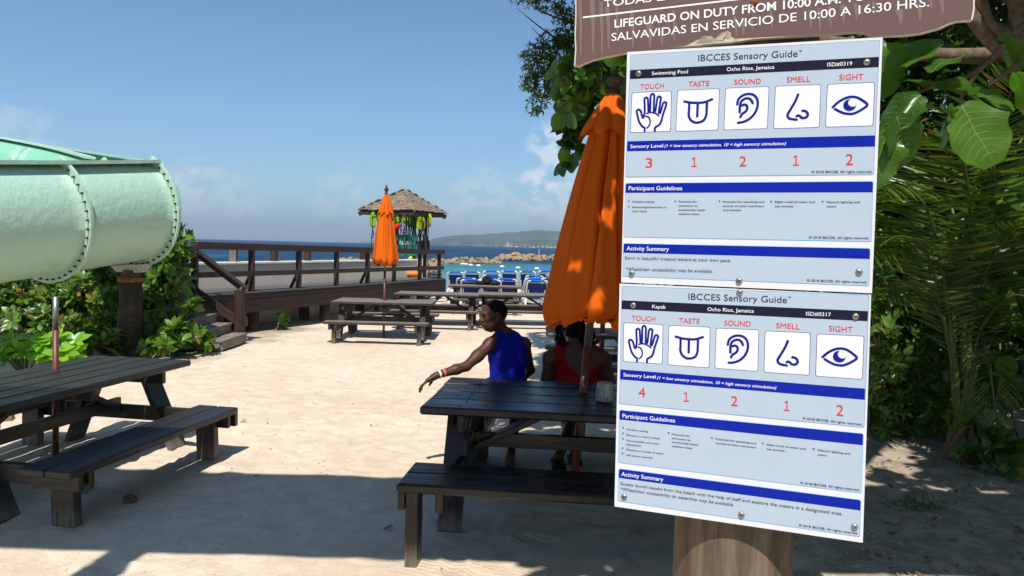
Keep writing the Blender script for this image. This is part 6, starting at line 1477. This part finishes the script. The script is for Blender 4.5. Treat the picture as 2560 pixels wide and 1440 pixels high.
# ------------------------------------------------------------------ overhead tree: big canopy that shades the right half
def limb(parent, org, pts, r0, r1, name='limb', mat=None):
    P = crom(pts, 5); n = len(P); return MB().tube([p - Vector(org) for p in P], [r0 + (r1 - r0) * (i / (n - 1)) for i in range(n)], 9).build(name, mat or M_bark, parent, smooth=True)
to = (5.6, 6.2, 0); tree = thing('almond_tree', 'big broad-leaved tree spreading over the tables from behind the signs', 'tree', to)
limb(tree, to, [Vector((5.6, 6.2, -.2)), Vector((5.5, 6.3, 1.6)), Vector((5.1, 6.2, 3.2)), Vector((4.5, 5.8, 4.6))], .26, .15, 'trunk')
for pts in ([(4.6, 5.9, 4.3), (3.2, 5.2, 4.9), (1.6, 4.6, 5.0), (.4, 4.4, 5.1)], [(5.0, 6.1, 3.4), (3.6, 7.0, 4.7), (2.2, 7.8, 5.4), (1.0, 8.4, 5.6)], [(4.6, 5.9, 4.4), (3.5, 4.2, 4.7), (2.4, 2.8, 4.6), (1.4, 2.2, 4.5)], [(5.2, 6.2, 2.9), (4.6, 5.4, 3.9), (3.6, 4.6, 4.3)], [(5.3, 6.3, 2.6), (4.4, 6.0, 3.4), (3.4, 6.0, 3.4), (1.6, 6.2, 3.6), (.75, 6.2, 3.3)], [(1.6, 6.2, 3.6), (1.0, 6.3, 3.0), (.66, 6.3, 2.7)], [(5.2, 6.2, 3.0), (4.9, 6.8, 4.2), (4.4, 7.5, 5.5)]):
    limb(tree, to, [Vector(p) for p in pts], .10, .02)
P, D, N2, S = [], [], [], []
while len(P) < 17500:
    gx_, gy_ = random.uniform(-.6, 8.5), random.uniform(3.2, 15.5)      # where this leaf's shade falls
    e = (.42 if gy_ > 8 else (-.05 if gy_ > 6.0 else -.30)) + .40 * mnoise.noise(Vector((gy_ * .9, 0, 2))) ; 
    if gy_ < 4.3: e = 0.6
    if gx_ < e: continue
    gap_ = mnoise.noise(Vector((gx_ * 1.05, gy_ * 1.05, 5))) + .55 * mnoise.noise(Vector((gx_ * 3.4, gy_ * 3.4, 1)))
    if 1.1 < gx_ < 2.6 and gy_ < 4.7: continue
    if .3 < gx_ < 1.45 and 5.8 < gy_ < 7.8: gap_ = (1 if mnoise.noise(Vector((gx_ * 3.4, gy_ * 3.4, 9))) > .0 else -1)
    if 1.9 < gx_ < 5.6 and 6.7 < gy_ < 9.6 and gap_ > -.38: continue
    if gap_ > (.40 if gx_ < 2.0 else (.05 if gy_ > 6.3 and gx_ < 6 else .16)): continue
    z = random.uniform(4.1, 5.4) + max(0, (gy_ - 7)) * .23; y = gy_ - .625 * z; x = gx_ - .03 * z
    zmin_ = CH + .365 * max(0, y) + .15
    if z < zmin_: z = zmin_ + random.uniform(0, .8); y = gy_ - .625 * z
    if z > 8.5 or y < .9: continue
    P.append((x, y, z)); D.append((random.gauss(0, 1), random.gauss(0, 1), random.uniform(-.9, .1))); N2.append((random.gauss(0, .45), random.gauss(0, .45), 1)); S.append(random.uniform(.8, 1.35))
k = 0
while k < 1100:
    gx_, gy_ = random.uniform(.30, 1.4), random.uniform(5.9, 7.9)
    if mnoise.noise(Vector((gx_ * 3.4, gy_ * 3.4, 9))) > -.04: continue
    z = random.uniform(4.2, 5.2); P.append((gx_ - .03 * z, gy_ - .625 * z, z)); D.append((random.gauss(0, 1), random.gauss(0, 1), random.uniform(-.9, .1))); N2.append((random.gauss(0, .3), random.gauss(0, .3), 1)); S.append(random.uniform(.6, .9)); k += 1
for k in range(360):
    gx_, gy_ = random.uniform(.12, 1.1), random.uniform(3.35, 4.4); z = random.uniform(4.2, 5.0); P.append((gx_ - .03 * z, gy_ - .625 * z, z)); D.append((random.gauss(0, 1), random.gauss(0, 1), random.uniform(-.9, .1))); N2.append((random.gauss(0, .3), random.gauss(0, .3), 1)); S.append(random.uniform(.7, 1.1))
joined('crown', rnd_[0], P, D, N2, S, M_leafC, tree, org=to)
# hanging sprays that show between the sky and the signs
bl = [B(1460, 215, 6.2, .22, .25, .16), B(1500, 175, 6.2, .30, .3, .14), B(1425, 190, 6.3, .12, .2, .14), B(1545, 190, 6.3, .22, .2, .2), B(1438, 275, 6.2, .13, .15, .12), B(1425, 335, 6.25, .11, .12, .10), B(1450, 300, 6.3, .10, .1, .12), B(1432, 415, 6.2, .07, .08, .09), B(1440, 380, 6.2, .05, .06, .05)]
C_, Nn = blob_points(bl, 105, (.5, 1.0)); Nn = [(n_ + Vector((-.2, -.5, -.2))).normalized() for n_ in Nn]; P, D, N2, S = rosettes(C_, Nn, 5, (.7, 1.5), (.65, 1.05)); foliage(tree, to, P, D, N2, S, rnd_, M_leafC, 300)
for a, b in (((1500, 170), (1440, 300)), ((1440, 300), (1430, 430)), ((1540, 150), (1450, 230))): limb(tree, to, [atY(*a, 6.25), atY((a[0] + b[0]) / 2 + 6, (a[1] + b[1]) / 2, 6.25), atY(*b, 6.25)], .012, .005)
# small-leaved tree reaching in further left
t2o = (2.6, 9.0, 0); tr2 = thing('small_leaved_tree', 'small-leaved tree whose ragged crown juts into the sky left of the signs', 'tree', t2o)
limb(tr2, t2o, [Vector((2.6, 9, -.2)), Vector((2.4, 8.9, 2.0)), Vector((2.0, 8.6, 3.6)), Vector((1.2, 8.2, 4.2)), atY(1400, 110, 8.0)], .13, .03, 'trunk')
for pts in ([(1440, 60), (1390, 110), (1345, 160), (1320, 230)], [(1440, 60), (1380, 40), (1330, 15), (1290, -20)], [(1400, 110), (1370, 200), (1350, 270)], [(1395, 100), (1340, 60), (1292, 20)], [(1440, 180), (1380, 120), (1330, 70)]): limb(tr2, t2o, [atY(*p, 8.0) for p in pts], .011, .003)
bl = [B(1335, 150, 8.0, .16, .3, .20), B(1352, 200, 8.1, .20, .3, .20), B(1375, 130, 8.0, .20, .3, .20), B(1330, 205, 8.0, .13, .2, .14), B(1345, 258, 8.0, .13, .15, .13), B(1395, 95, 8.1, .17, .25, .12), B(1335, 280, 8.0, .05, .08, .05), B(1390, 185, 8.2, .16, .2, .18), B(1425, 90, 8.0, .14, .2, .22), B(1420, 40, 8.0, .2, .3, .09), B(1375, 12, 8.0, .22, .3, .08), B(1320, -8, 8.0, .2, .3, .06), B(1335, 12, 8.0, .07, .1, .04), B(1440, 150, 8.0, .15, .25, .3), B(1410, 65, 8, .08, .1, .05)]
C_, Nn = blob_points(bl, 620, (.35, 1.1)); P, D, N2, S = rosettes(C_, Nn, 6, (.5, 1.4), (.8, 1.2)); joined('crown', sml[0], P, D, N2, S, M_leafD, tr2, org=t2o)

# ------------------------------------------------------------------ right edge: large leaves close by, palm, undergrowth
bo = tuple(atY(2420, 250, 2.6)); 
big = [leaf_t(1, .92, 'round', .16, .16, 7, .012), leaf_t(1, .85, 'round', .10, .30, 7, .02), leaf_t(1, .80, 'oval', .30, .25, 7, .015)]
M_bigleaf = leafmat('large_almond_leaf', [(.030, .085, .010), (.05, .125, .014), (.085, .18, .02)], .30, .35, yellow=0)
sg = thing('large_leaf_branch', 'branch of very large glossy leaves hanging close beside the upper notice', 'branch', bo)
bigs = [((2240, 290), (2280, 408), .21, 0), ((2215, 320), (2200, 452), .19, 1), ((2260, 205), (2420, 215), .26, 1), ((2190, 250), (2215, 130), .26, 0), ((2370, 262), (2385, 325), .11, 2), ((2400, 262), (2490, 400), .17, 2), ((2362, 300), (2368, 372), .12, 2), ((2430, 225), (2520, 260), .20, 0), ((2330, 180), (2400, 110), .2, 1),
        ((2190, 100), (2160, 190), .2, 1), ((2450, 330), (2475, 395), .10, 0), ((2210, 400), (2165, 440), .14, 2), ((2540, 180), (2590, 260), .2, 1), ((2300, 240), (2230, 300), .16, 1), ((2500, 90), (2560, 150), .17, 0), ((2330, 100), (2250, 150), .15, 0)]
def big_leaf(W_, seed, fold, curl, rip):
    """unit-length blade, 5 across, uneven edge; and its midrib with side veins following the same surface"""
    rr = random.Random(seed); n = 12; cols_ = 6; ph = rr.uniform(0, 6)
    def S_(t, v):
        w = math.sin(math.pi * (t * .93 + .035)) ** .55 * W_ / 2 * (1 + .07 * math.sin(t * 21 + ph + v * 2) * abs(v) + .04 * math.sin(t * 43 + ph * 2) * abs(v)); x = w * v
        z = fold * abs(x) - curl * t * t + rip * math.sin(t * 15 + ph) * v * v + rip * .6 * math.sin(t * 8 + v * 3 + ph); return (x, t, z)
    V = [S_(i / n, -1 + 2 * j / cols_) for i in range(n + 1) for j in range(cols_ + 1)]; k = cols_ + 1
    Fc = [[i * k + j, i * k + j + 1, (i + 1) * k + j + 1, (i + 1) * k + j] for i in range(n) for j in range(cols_)]
    m = MB()
    def strip(pts, w0, w1):
        V_ = []; N_ = len(pts)
        for q, p in enumerate(pts):
            a, b = Vector(pts[max(q - 1, 0)]), Vector(pts[min(q + 1, N_ - 1)]); d = (b - a).normalized(); s_ = Vector((-d.y, d.x, 0)) * (w0 + (w1 - w0) * q / (N_ - 1)); p = Vector(p) + Vector((0, 0, .004))
            V_ += [p + s_, p - s_]
        m.add(V_, [[2 * q + 1, 2 * q + 3, 2 * q + 2, 2 * q] for q in range(N_ - 1)])
    strip([S_(q / 16, 0) for q in range(17)], .011, .003)
    for q in range(8):
        for sgn in (-1, 1):
            t0 = .05 + q * .108; strip([S_(min(.99, t0 + .16 * u * u + .05 * u), sgn * u * .92) for u in (0, .25, .5, .75, 1)], .0045, .0015)
    me = mesh_np('leaf', V, Fc, True); me.materials.append(M_bigleaf); mv = mesh_np('leaf_veins', m.v, m.f); mv.materials.append(M_rib); return me, mv
bl_ = [big_leaf(.86, 1, .14, .20, .020), big_leaf(.74, 2, .10, .32, .035), big_leaf(.62, 3, .45, .42, .05), big_leaf(.95, 4, .12, .12, .03)]
for i, (a, b, s, k) in enumerate(bigs):
    Y_ = 2.48 + .05 * (i % 4); pa, pb = atY(*a, Y_), atY(*b, Y_ - (.06 if i % 2 else -.04)); d = (pb - pa).normalized(); s_ = max((pb - pa).length * 1.05, s * .75)
    dark = i in (2, 3, 7, 8, 12, 14, 15); n_ = Vector((random.uniform(-.35, .25), -.25 if dark else -.8, 1.1 if dark else .55)); x = d.cross(n_).normalized(); z = x.cross(d)
    M = Matrix.Translation(pa - Vector(bo)) @ Matrix((x * s_, d * s_, z * s_)).transposed().to_4x4(); me, mv = bl_[(i + k) % 4]
    lf_ = ob('leaf', me, None, sg, M); ob('leaf_veins', mv, None, lf_)
for pts in ([(2560, 60), (2440, 180), (2330, 215), (2240, 260)], [(2440, 180), (2400, 250)], [(2600, 120), (2470, 215)]): limb(sg, bo, [atY(*p, 2.6) for p in pts], .012, .005)

pb_ = atZ(2405, 1150, .03); po = (pb_.x, pb_.y, 0)
palm = thing('young_palm', 'young palm with arching feather fronds rising from the sand at the right edge', 'palm', po)
random.seed(40)
lf = leaf_t(1, .056, 'lance', .5, .12, 3)
def frond(pts, Lm, n=46, droop=.5, w=1.0):
    C = crom([Vector(p) for p in pts], 12); N_ = len(C); P, D, N2, S = [], [], [], []
    for i in range(n):
        t = .22 + .78 * i / n; k = t * (N_ - 1); j = min(int(k), N_ - 2); p = C[j].lerp(C[j + 1], k - j); tg = (C[j + 1] - C[j]).normalized()
        sd = tg.cross(Vector((0, 0, 1))).normalized(); up = sd.cross(tg)
        for q in (-1, 1):
            d = (sd * q + tg * (.55 + .5 * t) + up * random.uniform(-.05, .3) - Vector((0, 0, droop * random.uniform(.6, 1.2)))).normalized()
            P.append(p); D.append(d); N2.append(up + sd * .4 * q); S.append(Lm * math.sin(math.pi * (.12 + .82 * (i / n))) ** .6 * random.uniform(.85, 1.1))
    t_ = joined('frond', lf, P, D, N2, S, M_frond, palm, kind=None, org=po)
    m = MB().tube([p - Vector(po) for p in C], [.022 * (1 - .85 * i / (N_ - 1)) for i in range(N_)], 6); m.build('rachis', M_palmstem, t_, smooth=True)
Y0 = po[1]; b0_ = Vector((po[0], Y0, .25))
def fp(*a): return [b0_ + Vector((random.uniform(-.05, .05), 0, 0))] + [atY(x, y, Y0 + dy) for x, y, dy in a]
frond(fp((2370, 760, -.1), (2330, 560, -.4), (2270, 460, -.9), (2190, 470, -1.3)), .62, 50, .35)
frond(fp((2360, 800, 0), (2320, 640, -.2), (2250, 590, -.6), (2170, 640, -.9)), .55, 44, .3)
frond(fp((2410, 800, 0), (2425, 560, -.3), (2400, 380, -.8), (2320, 330, -1.2)), .66, 50, .4)
frond(fp((2420, 780, .1), (2470, 520, 0), (2500, 300, -.3), (2560, 180, -.6)), .66, 50, .4)
frond(fp((2430, 800, 0), (2480, 650, -.3), (2560, 560, -.6), (2680, 560, -1.0)), .6, 46, .35)
frond(fp((2400, 760, .2), (2380, 520, .5), (2330, 400, .8), (2230, 380, 1.1)), .6, 46, .4)
frond(fp((2440, 860, 0), (2500, 760, -.3), (2560, 740, -.5), (2640, 800, -.8)), .5, 40, .3)
frond(fp((2380, 860, 0), (2320, 740, -.2), (2240, 720, -.5), (2150, 780, -.7)), .5, 40, .3)
frond(fp((2430, 700, .3), (2520, 420, .6), (2600, 300, .9), (2720, 300, 1.0)), .6, 46, .4)
frond(fp((2440, 900, -.1), (2470, 900, -.6), (2480, 960, -.9), (2490, 1040, -1.0)), .35, 30, .4)
for i in range(7): 
    a = b0_ + Vector((random.uniform(-.10, .10), random.uniform(-.1, .1), 0)); b = atY(2400 + random.uniform(-55, 65), 700 + random.uniform(-80, 60), Y0 + random.uniform(-.15, .3)); MB().tube([a - Vector(po), a.lerp(b, .5) + Vector((random.uniform(-.05, .05), 0, 0)) - Vector(po), b - Vector(po)], [.036, .027, .016], 7).build('leaf_stalk', M_palmstem, palm, smooth=True)
V, Fc = tube([(0, 0, -.1), (.01, 0, .08), (-.01, 0, .22), (0, 0, .42)], [.14, .15, .12, .07], 12); MB().add(V, Fc).build('trunk', M_bark, palm, smooth=True)
for i in range(9):
    a = b0_ + Vector((random.uniform(-.1, .1), -.1, random.uniform(-.05, .25))); b = atZ(2400 + random.uniform(-100, 150), 1150 + random.uniform(-10, 60), .02); MB().tube(crom([a - Vector(po), a.lerp(b, .5) + Vector((0, -.1, .2)) - Vector(po), b - Vector(po)], 3), .008, 4).build('dry_stalk', M_dead, palm)

shrub('bright leafy shrub just right of the lower notice', (3.3, 7.4, 0), [B(2240, 700, 7.3, .45, .4, .5), B(2220, 850, 7.2, .4, .4, .5), B(2290, 900, 7.4, .45, .4, .5), B(2200, 980, 7.2, .3, .35, .3), B(2300, 780, 7.6, .5, .4, .6), B(2180, 600, 7.5, .4, .4, .4), B(2230, 1020, 7.1, .4, .35, .22), B(2310, 1020, 7.2, .35, .3, .25)], 760, 7, [leaf_t(.125, .046, 'lance', .25, .25, 3), leaf_t(.12, .052, 'oval', .3, .2, 3)], M_leafA, 300, (.8, 1.3), 10)
shrub('glossy shrub crowding the right edge of the picture at mid height', (5.0, 6.6, 0), [B(2540, 560, 6.3, .35, .4, .5), B(2560, 720, 6.3, .4, .4, .45), B(2530, 450, 6.8, .35, .4, .3), B(2600, 880, 6.3, .45, .4, .4), B(2520, 620, 6.7, .2, .3, .3)], 240, 6, ovl + rnd_[:1], M_leafA, 300, (.9, 1.5), 8)
shrub('low creeping plant with rounded leaves around the foot of the palm', (4.2, 6.3, 0), [B(2440, 1070, 6.3, .22, .25, .25), B(2500, 1130, 6.1, .35, .25, .12), B(2450, 960, 6.5, .2, .2, .25), B(2540, 1150, 6.0, .2, .2, .10), B(2380, 1060, 6.6, .2, .2, .15)], 60, 5, [leaf_t(.13, .10, 'oval', .2, .2, 4)], M_leafA, 290, (.7, 1.2), 8)
shrub('deep green thicket filling the shade behind the palm', (4.6, 9.6, 0), [((3.6, 9.4, .9), (1.2, .8, 1.1)), ((5.2, 9.0, 1.2), (1.4, .9, 1.4)), ((7.2, 9.2, 1.4), (1.8, .9, 1.6)), ((4.4, 9.8, 2.6), (1.6, .9, 1.1)), ((6.6, 9.8, 3.0), (1.9, .9, 1.3)), ((3.2, 10.2, 3.4), (1.0, .8, 1.0)), ((5.6, 10.6, 3.8), (3.2, .8, 1.6)), ((3.4, 10.6, 2.0), (1.6, .6, 1.6)), ((4.2, 10.9, 4.6), (2.4, .8, 1.4))], 6800, 6, [leaf_t(.13, .06, 'oval', .3, .2, 2)], M_leafB, 0, (.9, 1.5), 14, name='thicket', cat='thicket')
def bigtree(label, base, blobs, n, h, r, seed):
    K2 = 2.6 if seed >= 60 else 1
    random.seed(seed); t = thing('background_tree', label, 'tree', base, 0, 'trees behind the palm'); C_, Nn = blob_points(blobs, n, (.3, 1.1)); P, D, N2, S = rosettes(C_, Nn, 6, (.5, 1.4), (1.0, 1.7)); joined('crown', leaf_t(.13 * K2, .07 * K2, 'oval', .3, .2, 2), P, D, N2, S, M_leafB, t, org=base)
    limb(t, base, [Vector(base) - Vector((0, 0, .2)), Vector(base) + Vector((.1, 0, h * .5)), Vector(base) + Vector((-.2, -.1, h))], r, r * .5, 'trunk')
    for i in range(6): q = C_[i * 7]; b = Vector(base) + Vector((0, 0, h * random.uniform(.5, .95))); limb(t, base, [b, b.lerp(q, .5) + Vector((0, 0, .2)), q], r * .4, .02)
bigtree('dark evergreen tree closing the view behind the upper notice, left one', (3.4, 11.6, 0), [((3.0, 11.0, 4.2), (1.8, 1.2, 1.6)), ((4.6, 11.2, 5.4), (1.8, 1.2, 1.6)), ((2.6, 11.2, 2.4), (1.3, .9, 1.3))], 1500, 4.5, .18, 50)
bigtree('dark evergreen tree closing the view at the top right corner', (7.6, 10.8, 0), [((6.8, 10.2, 4.6), (2.2, 1.2, 1.8)), ((9.2, 10.4, 4.0), (2.2, 1.2, 2.2)), ((8.4, 10.6, 2.2), (2.4, 1.0, 1.8)), ((6.0, 10.4, 6.0), (2, 1.2, 1.4)), ((11.5, 10.5, 3), (2, 1.2, 2.6))], 2600, 4.5, .24, 51)
bigtree('leafy tree whose low boughs hang over the palm', (6.6, 7.8, 0), [((5.9, 7.8, 4.3), (1.3, .7, .7)), ((7.2, 7.6, 3.4), (1.4, .9, 1.0)), ((7.6, 7.8, 1.8), (1.0, .8, 1.2))], 1500, 3.6, .16, 52)
for pts in ([(2440, -20), (2470, 60), (2530, 90), (2600, 100)], [(2380, -30), (2450, 70), (2490, 120), (2540, 140)], [(2540, -40), (2545, 60), (2600, 160)]): limb(tree, to, [atY(*p, 4.6) for p in pts], .05, .025)
# reddish hut glimpsed through the palm
p = atY(2450, 560, 8.9); hut = thing('garden_hut', 'small hut with a red-orange roof glimpsed through the palm fronds', 'hut', (p.x + .15, p.y + .5, 0)); MB().box((0, 0, (p.z - .15) / 2), (.7, .7, p.z - .15)).build('wall', M_pile, hut)
m = MB(); m.add([(-.42, -.42, p.z - .15), (.42, -.42, p.z - .15), (.42, .42, p.z - .15), (-.42, .42, p.z - .15), (0, 0, p.z + .16)], [[0, 1, 4], [1, 2, 4], [2, 3, 4], [3, 0, 4], [3, 2, 1, 0]]); m.build('roof', plain('red_orange_paint', (.60, .09, .03), .7), hut)
# unseen trees added on the viewer's side to block skylight and darken the shade
bigtree('tall leafy tree added unseen behind the viewpoint to block skylight, on the left', (-7.5, -6.5, 0), [((-7.5, -6.5, 5.5), (4, 2.5, 3.5))], 700, 5, .25, 60)
bigtree('tall leafy tree added unseen behind the viewpoint to block skylight, on the right', (6.5, -5.5, 0), [((6.0, -5.5, 5.0), (4, 2.5, 3.5)), ((9.5, 0, 5.0), (2.0, 4.0, 3.5))], 1100, 5, .25, 61)
# ------------------------------------------------------------------ litter, pebbles, grass
random.seed(77); P, D, N2, S = [], [], [], []
for i in range(900):
    if i < 810: x, y = random.uniform(1.2, 5.2), random.uniform(3.2, 7.6)
    else: x, y = random.uniform(-5.8, 1.0), random.uniform(3.6, 12)
    P.append((x, y, hgt(x, y) + .006)); D.append((random.gauss(0, 1), random.gauss(0, 1), random.uniform(-.05, .1))); N2.append((random.gauss(0, .25), random.gauss(0, .25), 1)); S.append(random.uniform(.25, .8) * (1 if i < 810 else .55))
o = joined('leaf_litter', leaf_t(.08, .04, 'oval', .35, -.25, 3), P, D, N2, S, M_dead); 
V0, F0 = [], []
bm = bmesh.new(); bmesh.ops.create_icosphere(bm, subdivisions=1, radius=.5); V0 = np.array([tuple(v.co) for v in bm.verts], np.float32); F0 = np.array([[v.index for v in f.verts] for f in bm.faces]); bm.free()
P, D, N2, S = [], [], [], []
for i in range(2600):
    x, y = (random.uniform(-4, 4), random.uniform(3.4, 9)) if i < 2000 else (random.uniform(1.5, 5), random.uniform(3.5, 7))
    s = random.uniform(.004, .013) if i < 2000 else random.uniform(.008, .026)
    P.append((x, y, hgt(x, y) + s * .15)); D.append((random.gauss(0, 1), random.gauss(0, 1), .1)); N2.append((0, .1, 1)); S.append(s)
joined('pebbles', (V0 * np.array([1, 1.4, .7], np.float32), F0), P, D, N2, S, plain('shell_grit', (.42, .36, .29), .9, .2, 0, .5, .7))
for i, (px, py, lab) in enumerate([(600, 1060, 'curled orange-brown leaf lying right of the left bench'), (957, 1325, 'flat brown leaf lying in the shade at the bottom centre'), (684, 1091, 'tiny dark leaf lying on the sunlit sand'), (880, 1012, 'dark scrap of leaf on the open sunlit sand')]):
    p = atZ(px, py, 0); p.z = hgt(p.x, p.y) + .006; o = joined('fallen_leaf', leaf_t(.07, .035, 'oval', .5, -.35, 4), [p], [(1, .2 - i * .3, .05)], [(0, -.2, 1)], [1.0 if i < 2 else .55], M_dead, kind=None, org=p); o.location = p; tag(o, lab, 'leaf')
for i, (px, py, n, s, lab) in enumerate([(197, 1234, 46, .10, 'small dark grass tuft in the shade beneath the left bench'), (2300, 1275, 110, .11, 'sprawling grass tuft on the shaded sand below the palm'), (975, 848, 9, .05, 'tiny green seedling under the far grey table')]):
    p = atZ(px, py, 0); P, D, N2, S = [], [], [], []
    for k in range(n):
        x, y = random.gauss(0, .05 * (2.2 if i == 1 else 1)), random.gauss(0, .03 * (1.8 if i == 1 else 1)); P.append((p.x + x, p.y + y, hgt(p.x + x, p.y + y))); D.append((random.gauss(0, .8), random.gauss(0, .8), random.uniform(.3, 1.3))); N2.append((random.gauss(0, 1), random.gauss(0, 1), .3)); S.append(s * random.uniform(.6, 1.2))
    o = joined('grass_tuft', leaf_t(1, .05 if i < 2 else .3, 'lance', .3, .35, 3), P, D, N2, S, M_leafA if i == 2 else M_leafB, kind=None, org=(p.x, p.y, 0)); o.location = (p.x, p.y, 0); tag(o, lab, 'grass tuft')

# ------------------------------------------------------------------ unseen plank deck added above the frame to throw the long shade across the sand
fb = thing('added_shade_deck', 'unseen plank deck added overhead to cast the long band of shade', 'shade deck', (-1, 2.3, 0))
FBo = Vector(fb.location); ZW = 4.2; sh_ = .6249 * ZW
ya, yb = 4.27 - sh_, 5.60 - sh_
for k in range(7):
    y0 = ya + (yb - ya) * k / 7; y1 = ya + (yb - ya) * (k + 1) / 7; x0 = -8.5
    a, b = Vector((x0, (y0 + y1) / 2 + (.14 if k else .14), ZW)), Vector((6.0, (y0 + y1) / 2 - .12, ZW)); bar('deck_plank', a - FBo, b - FBo, (y1 - y0) + .004, .05, M_decktop, fb, 0)
for x in (-8.2, 5.8):
    for y in (ya + .1, yb - .1): bar('support_post', Vector((x, y, -.1)) - FBo, Vector((x, y, ZW - .03)) - FBo, .14, .14, M_deck, fb, .004, (1, 0, 0))
bar('side_beam', Vector((-8.5, ya + .1, ZW - .12)) - FBo, Vector((6, ya - .12 + .05, ZW - .12)) - FBo, .05, .18, M_deck, fb)
sA, sB_ = atZ(310, 1345, 0), atZ(60, 1500, 0); dsh = Vector((0, -sh_, ZW))
bar('shade_beam', Vector((sA.x, sA.y, 0)) + dsh - FBo, Vector((sB_.x, sB_.y, 0)) + (sB_ - sA) * 1.2 + dsh - FBo, .22, .08, M_deck, fb)  # added beam, aimed so its shade falls as a slanting stripe

# ------------------------------------------------------------------ fit the lettering to its measured lines
bpy.context.view_layer.update()
mh = bpy.data.curves.new('m', 'FONT'); mh.body = 'H'; mh.size = 1; mo = bpy.data.objects.new('m', mh); COL.objects.link(mo); bpy.context.view_layer.update()
capH = max(c[1] for c in mo.bound_box); bpy.data.objects.remove(mo)
dg = bpy.context.evaluated_depsgraph_get()
for o, a, b, cap, z in TEXTS:
    bb = o.bound_box; x0 = min(c[0] for c in bb); x1 = max(c[0] for c in bb); d = b - a; sx = d.length / (x1 - x0); sy = cap / capH; an = math.atan2(d.y, d.x)
    M = Matrix.Translation((a.x, a.y, z)) @ Matrix.Rotation(an, 4, 'Z') @ Matrix.Diagonal((sx, sy, 1, 1)) @ Matrix.Translation((-x0, 0, 0))
    me = bpy.data.meshes.new_from_object(o.evaluated_get(dg)); par = o.parent; bpy.data.objects.remove(o); q = ob('lettering', me, None, par); q.matrix_local = M

# ------------------------------------------------------------------ air
HAZE = 2.2e-4
if HAZE:
    g = bpy.data.materials.new('sea_air'); g.use_nodes = True; t = g.node_tree; t.nodes.clear(); out_ = t.nodes.new('ShaderNodeOutputMaterial'); pv = t.nodes.new('ShaderNodeVolumePrincipled')
    pv.inputs['Color'].default_value = (.68, .84, 1.0, 1); pv.inputs['Density'].default_value = HAZE; pv.inputs['Anisotropy'].default_value = .2; t.links.new(pv.outputs[0], out_.inputs['Volume'])
    o = MB().box((0, 4600, 104), (15000, 9900, 214)).build('haze', g, None, kind='stuff')
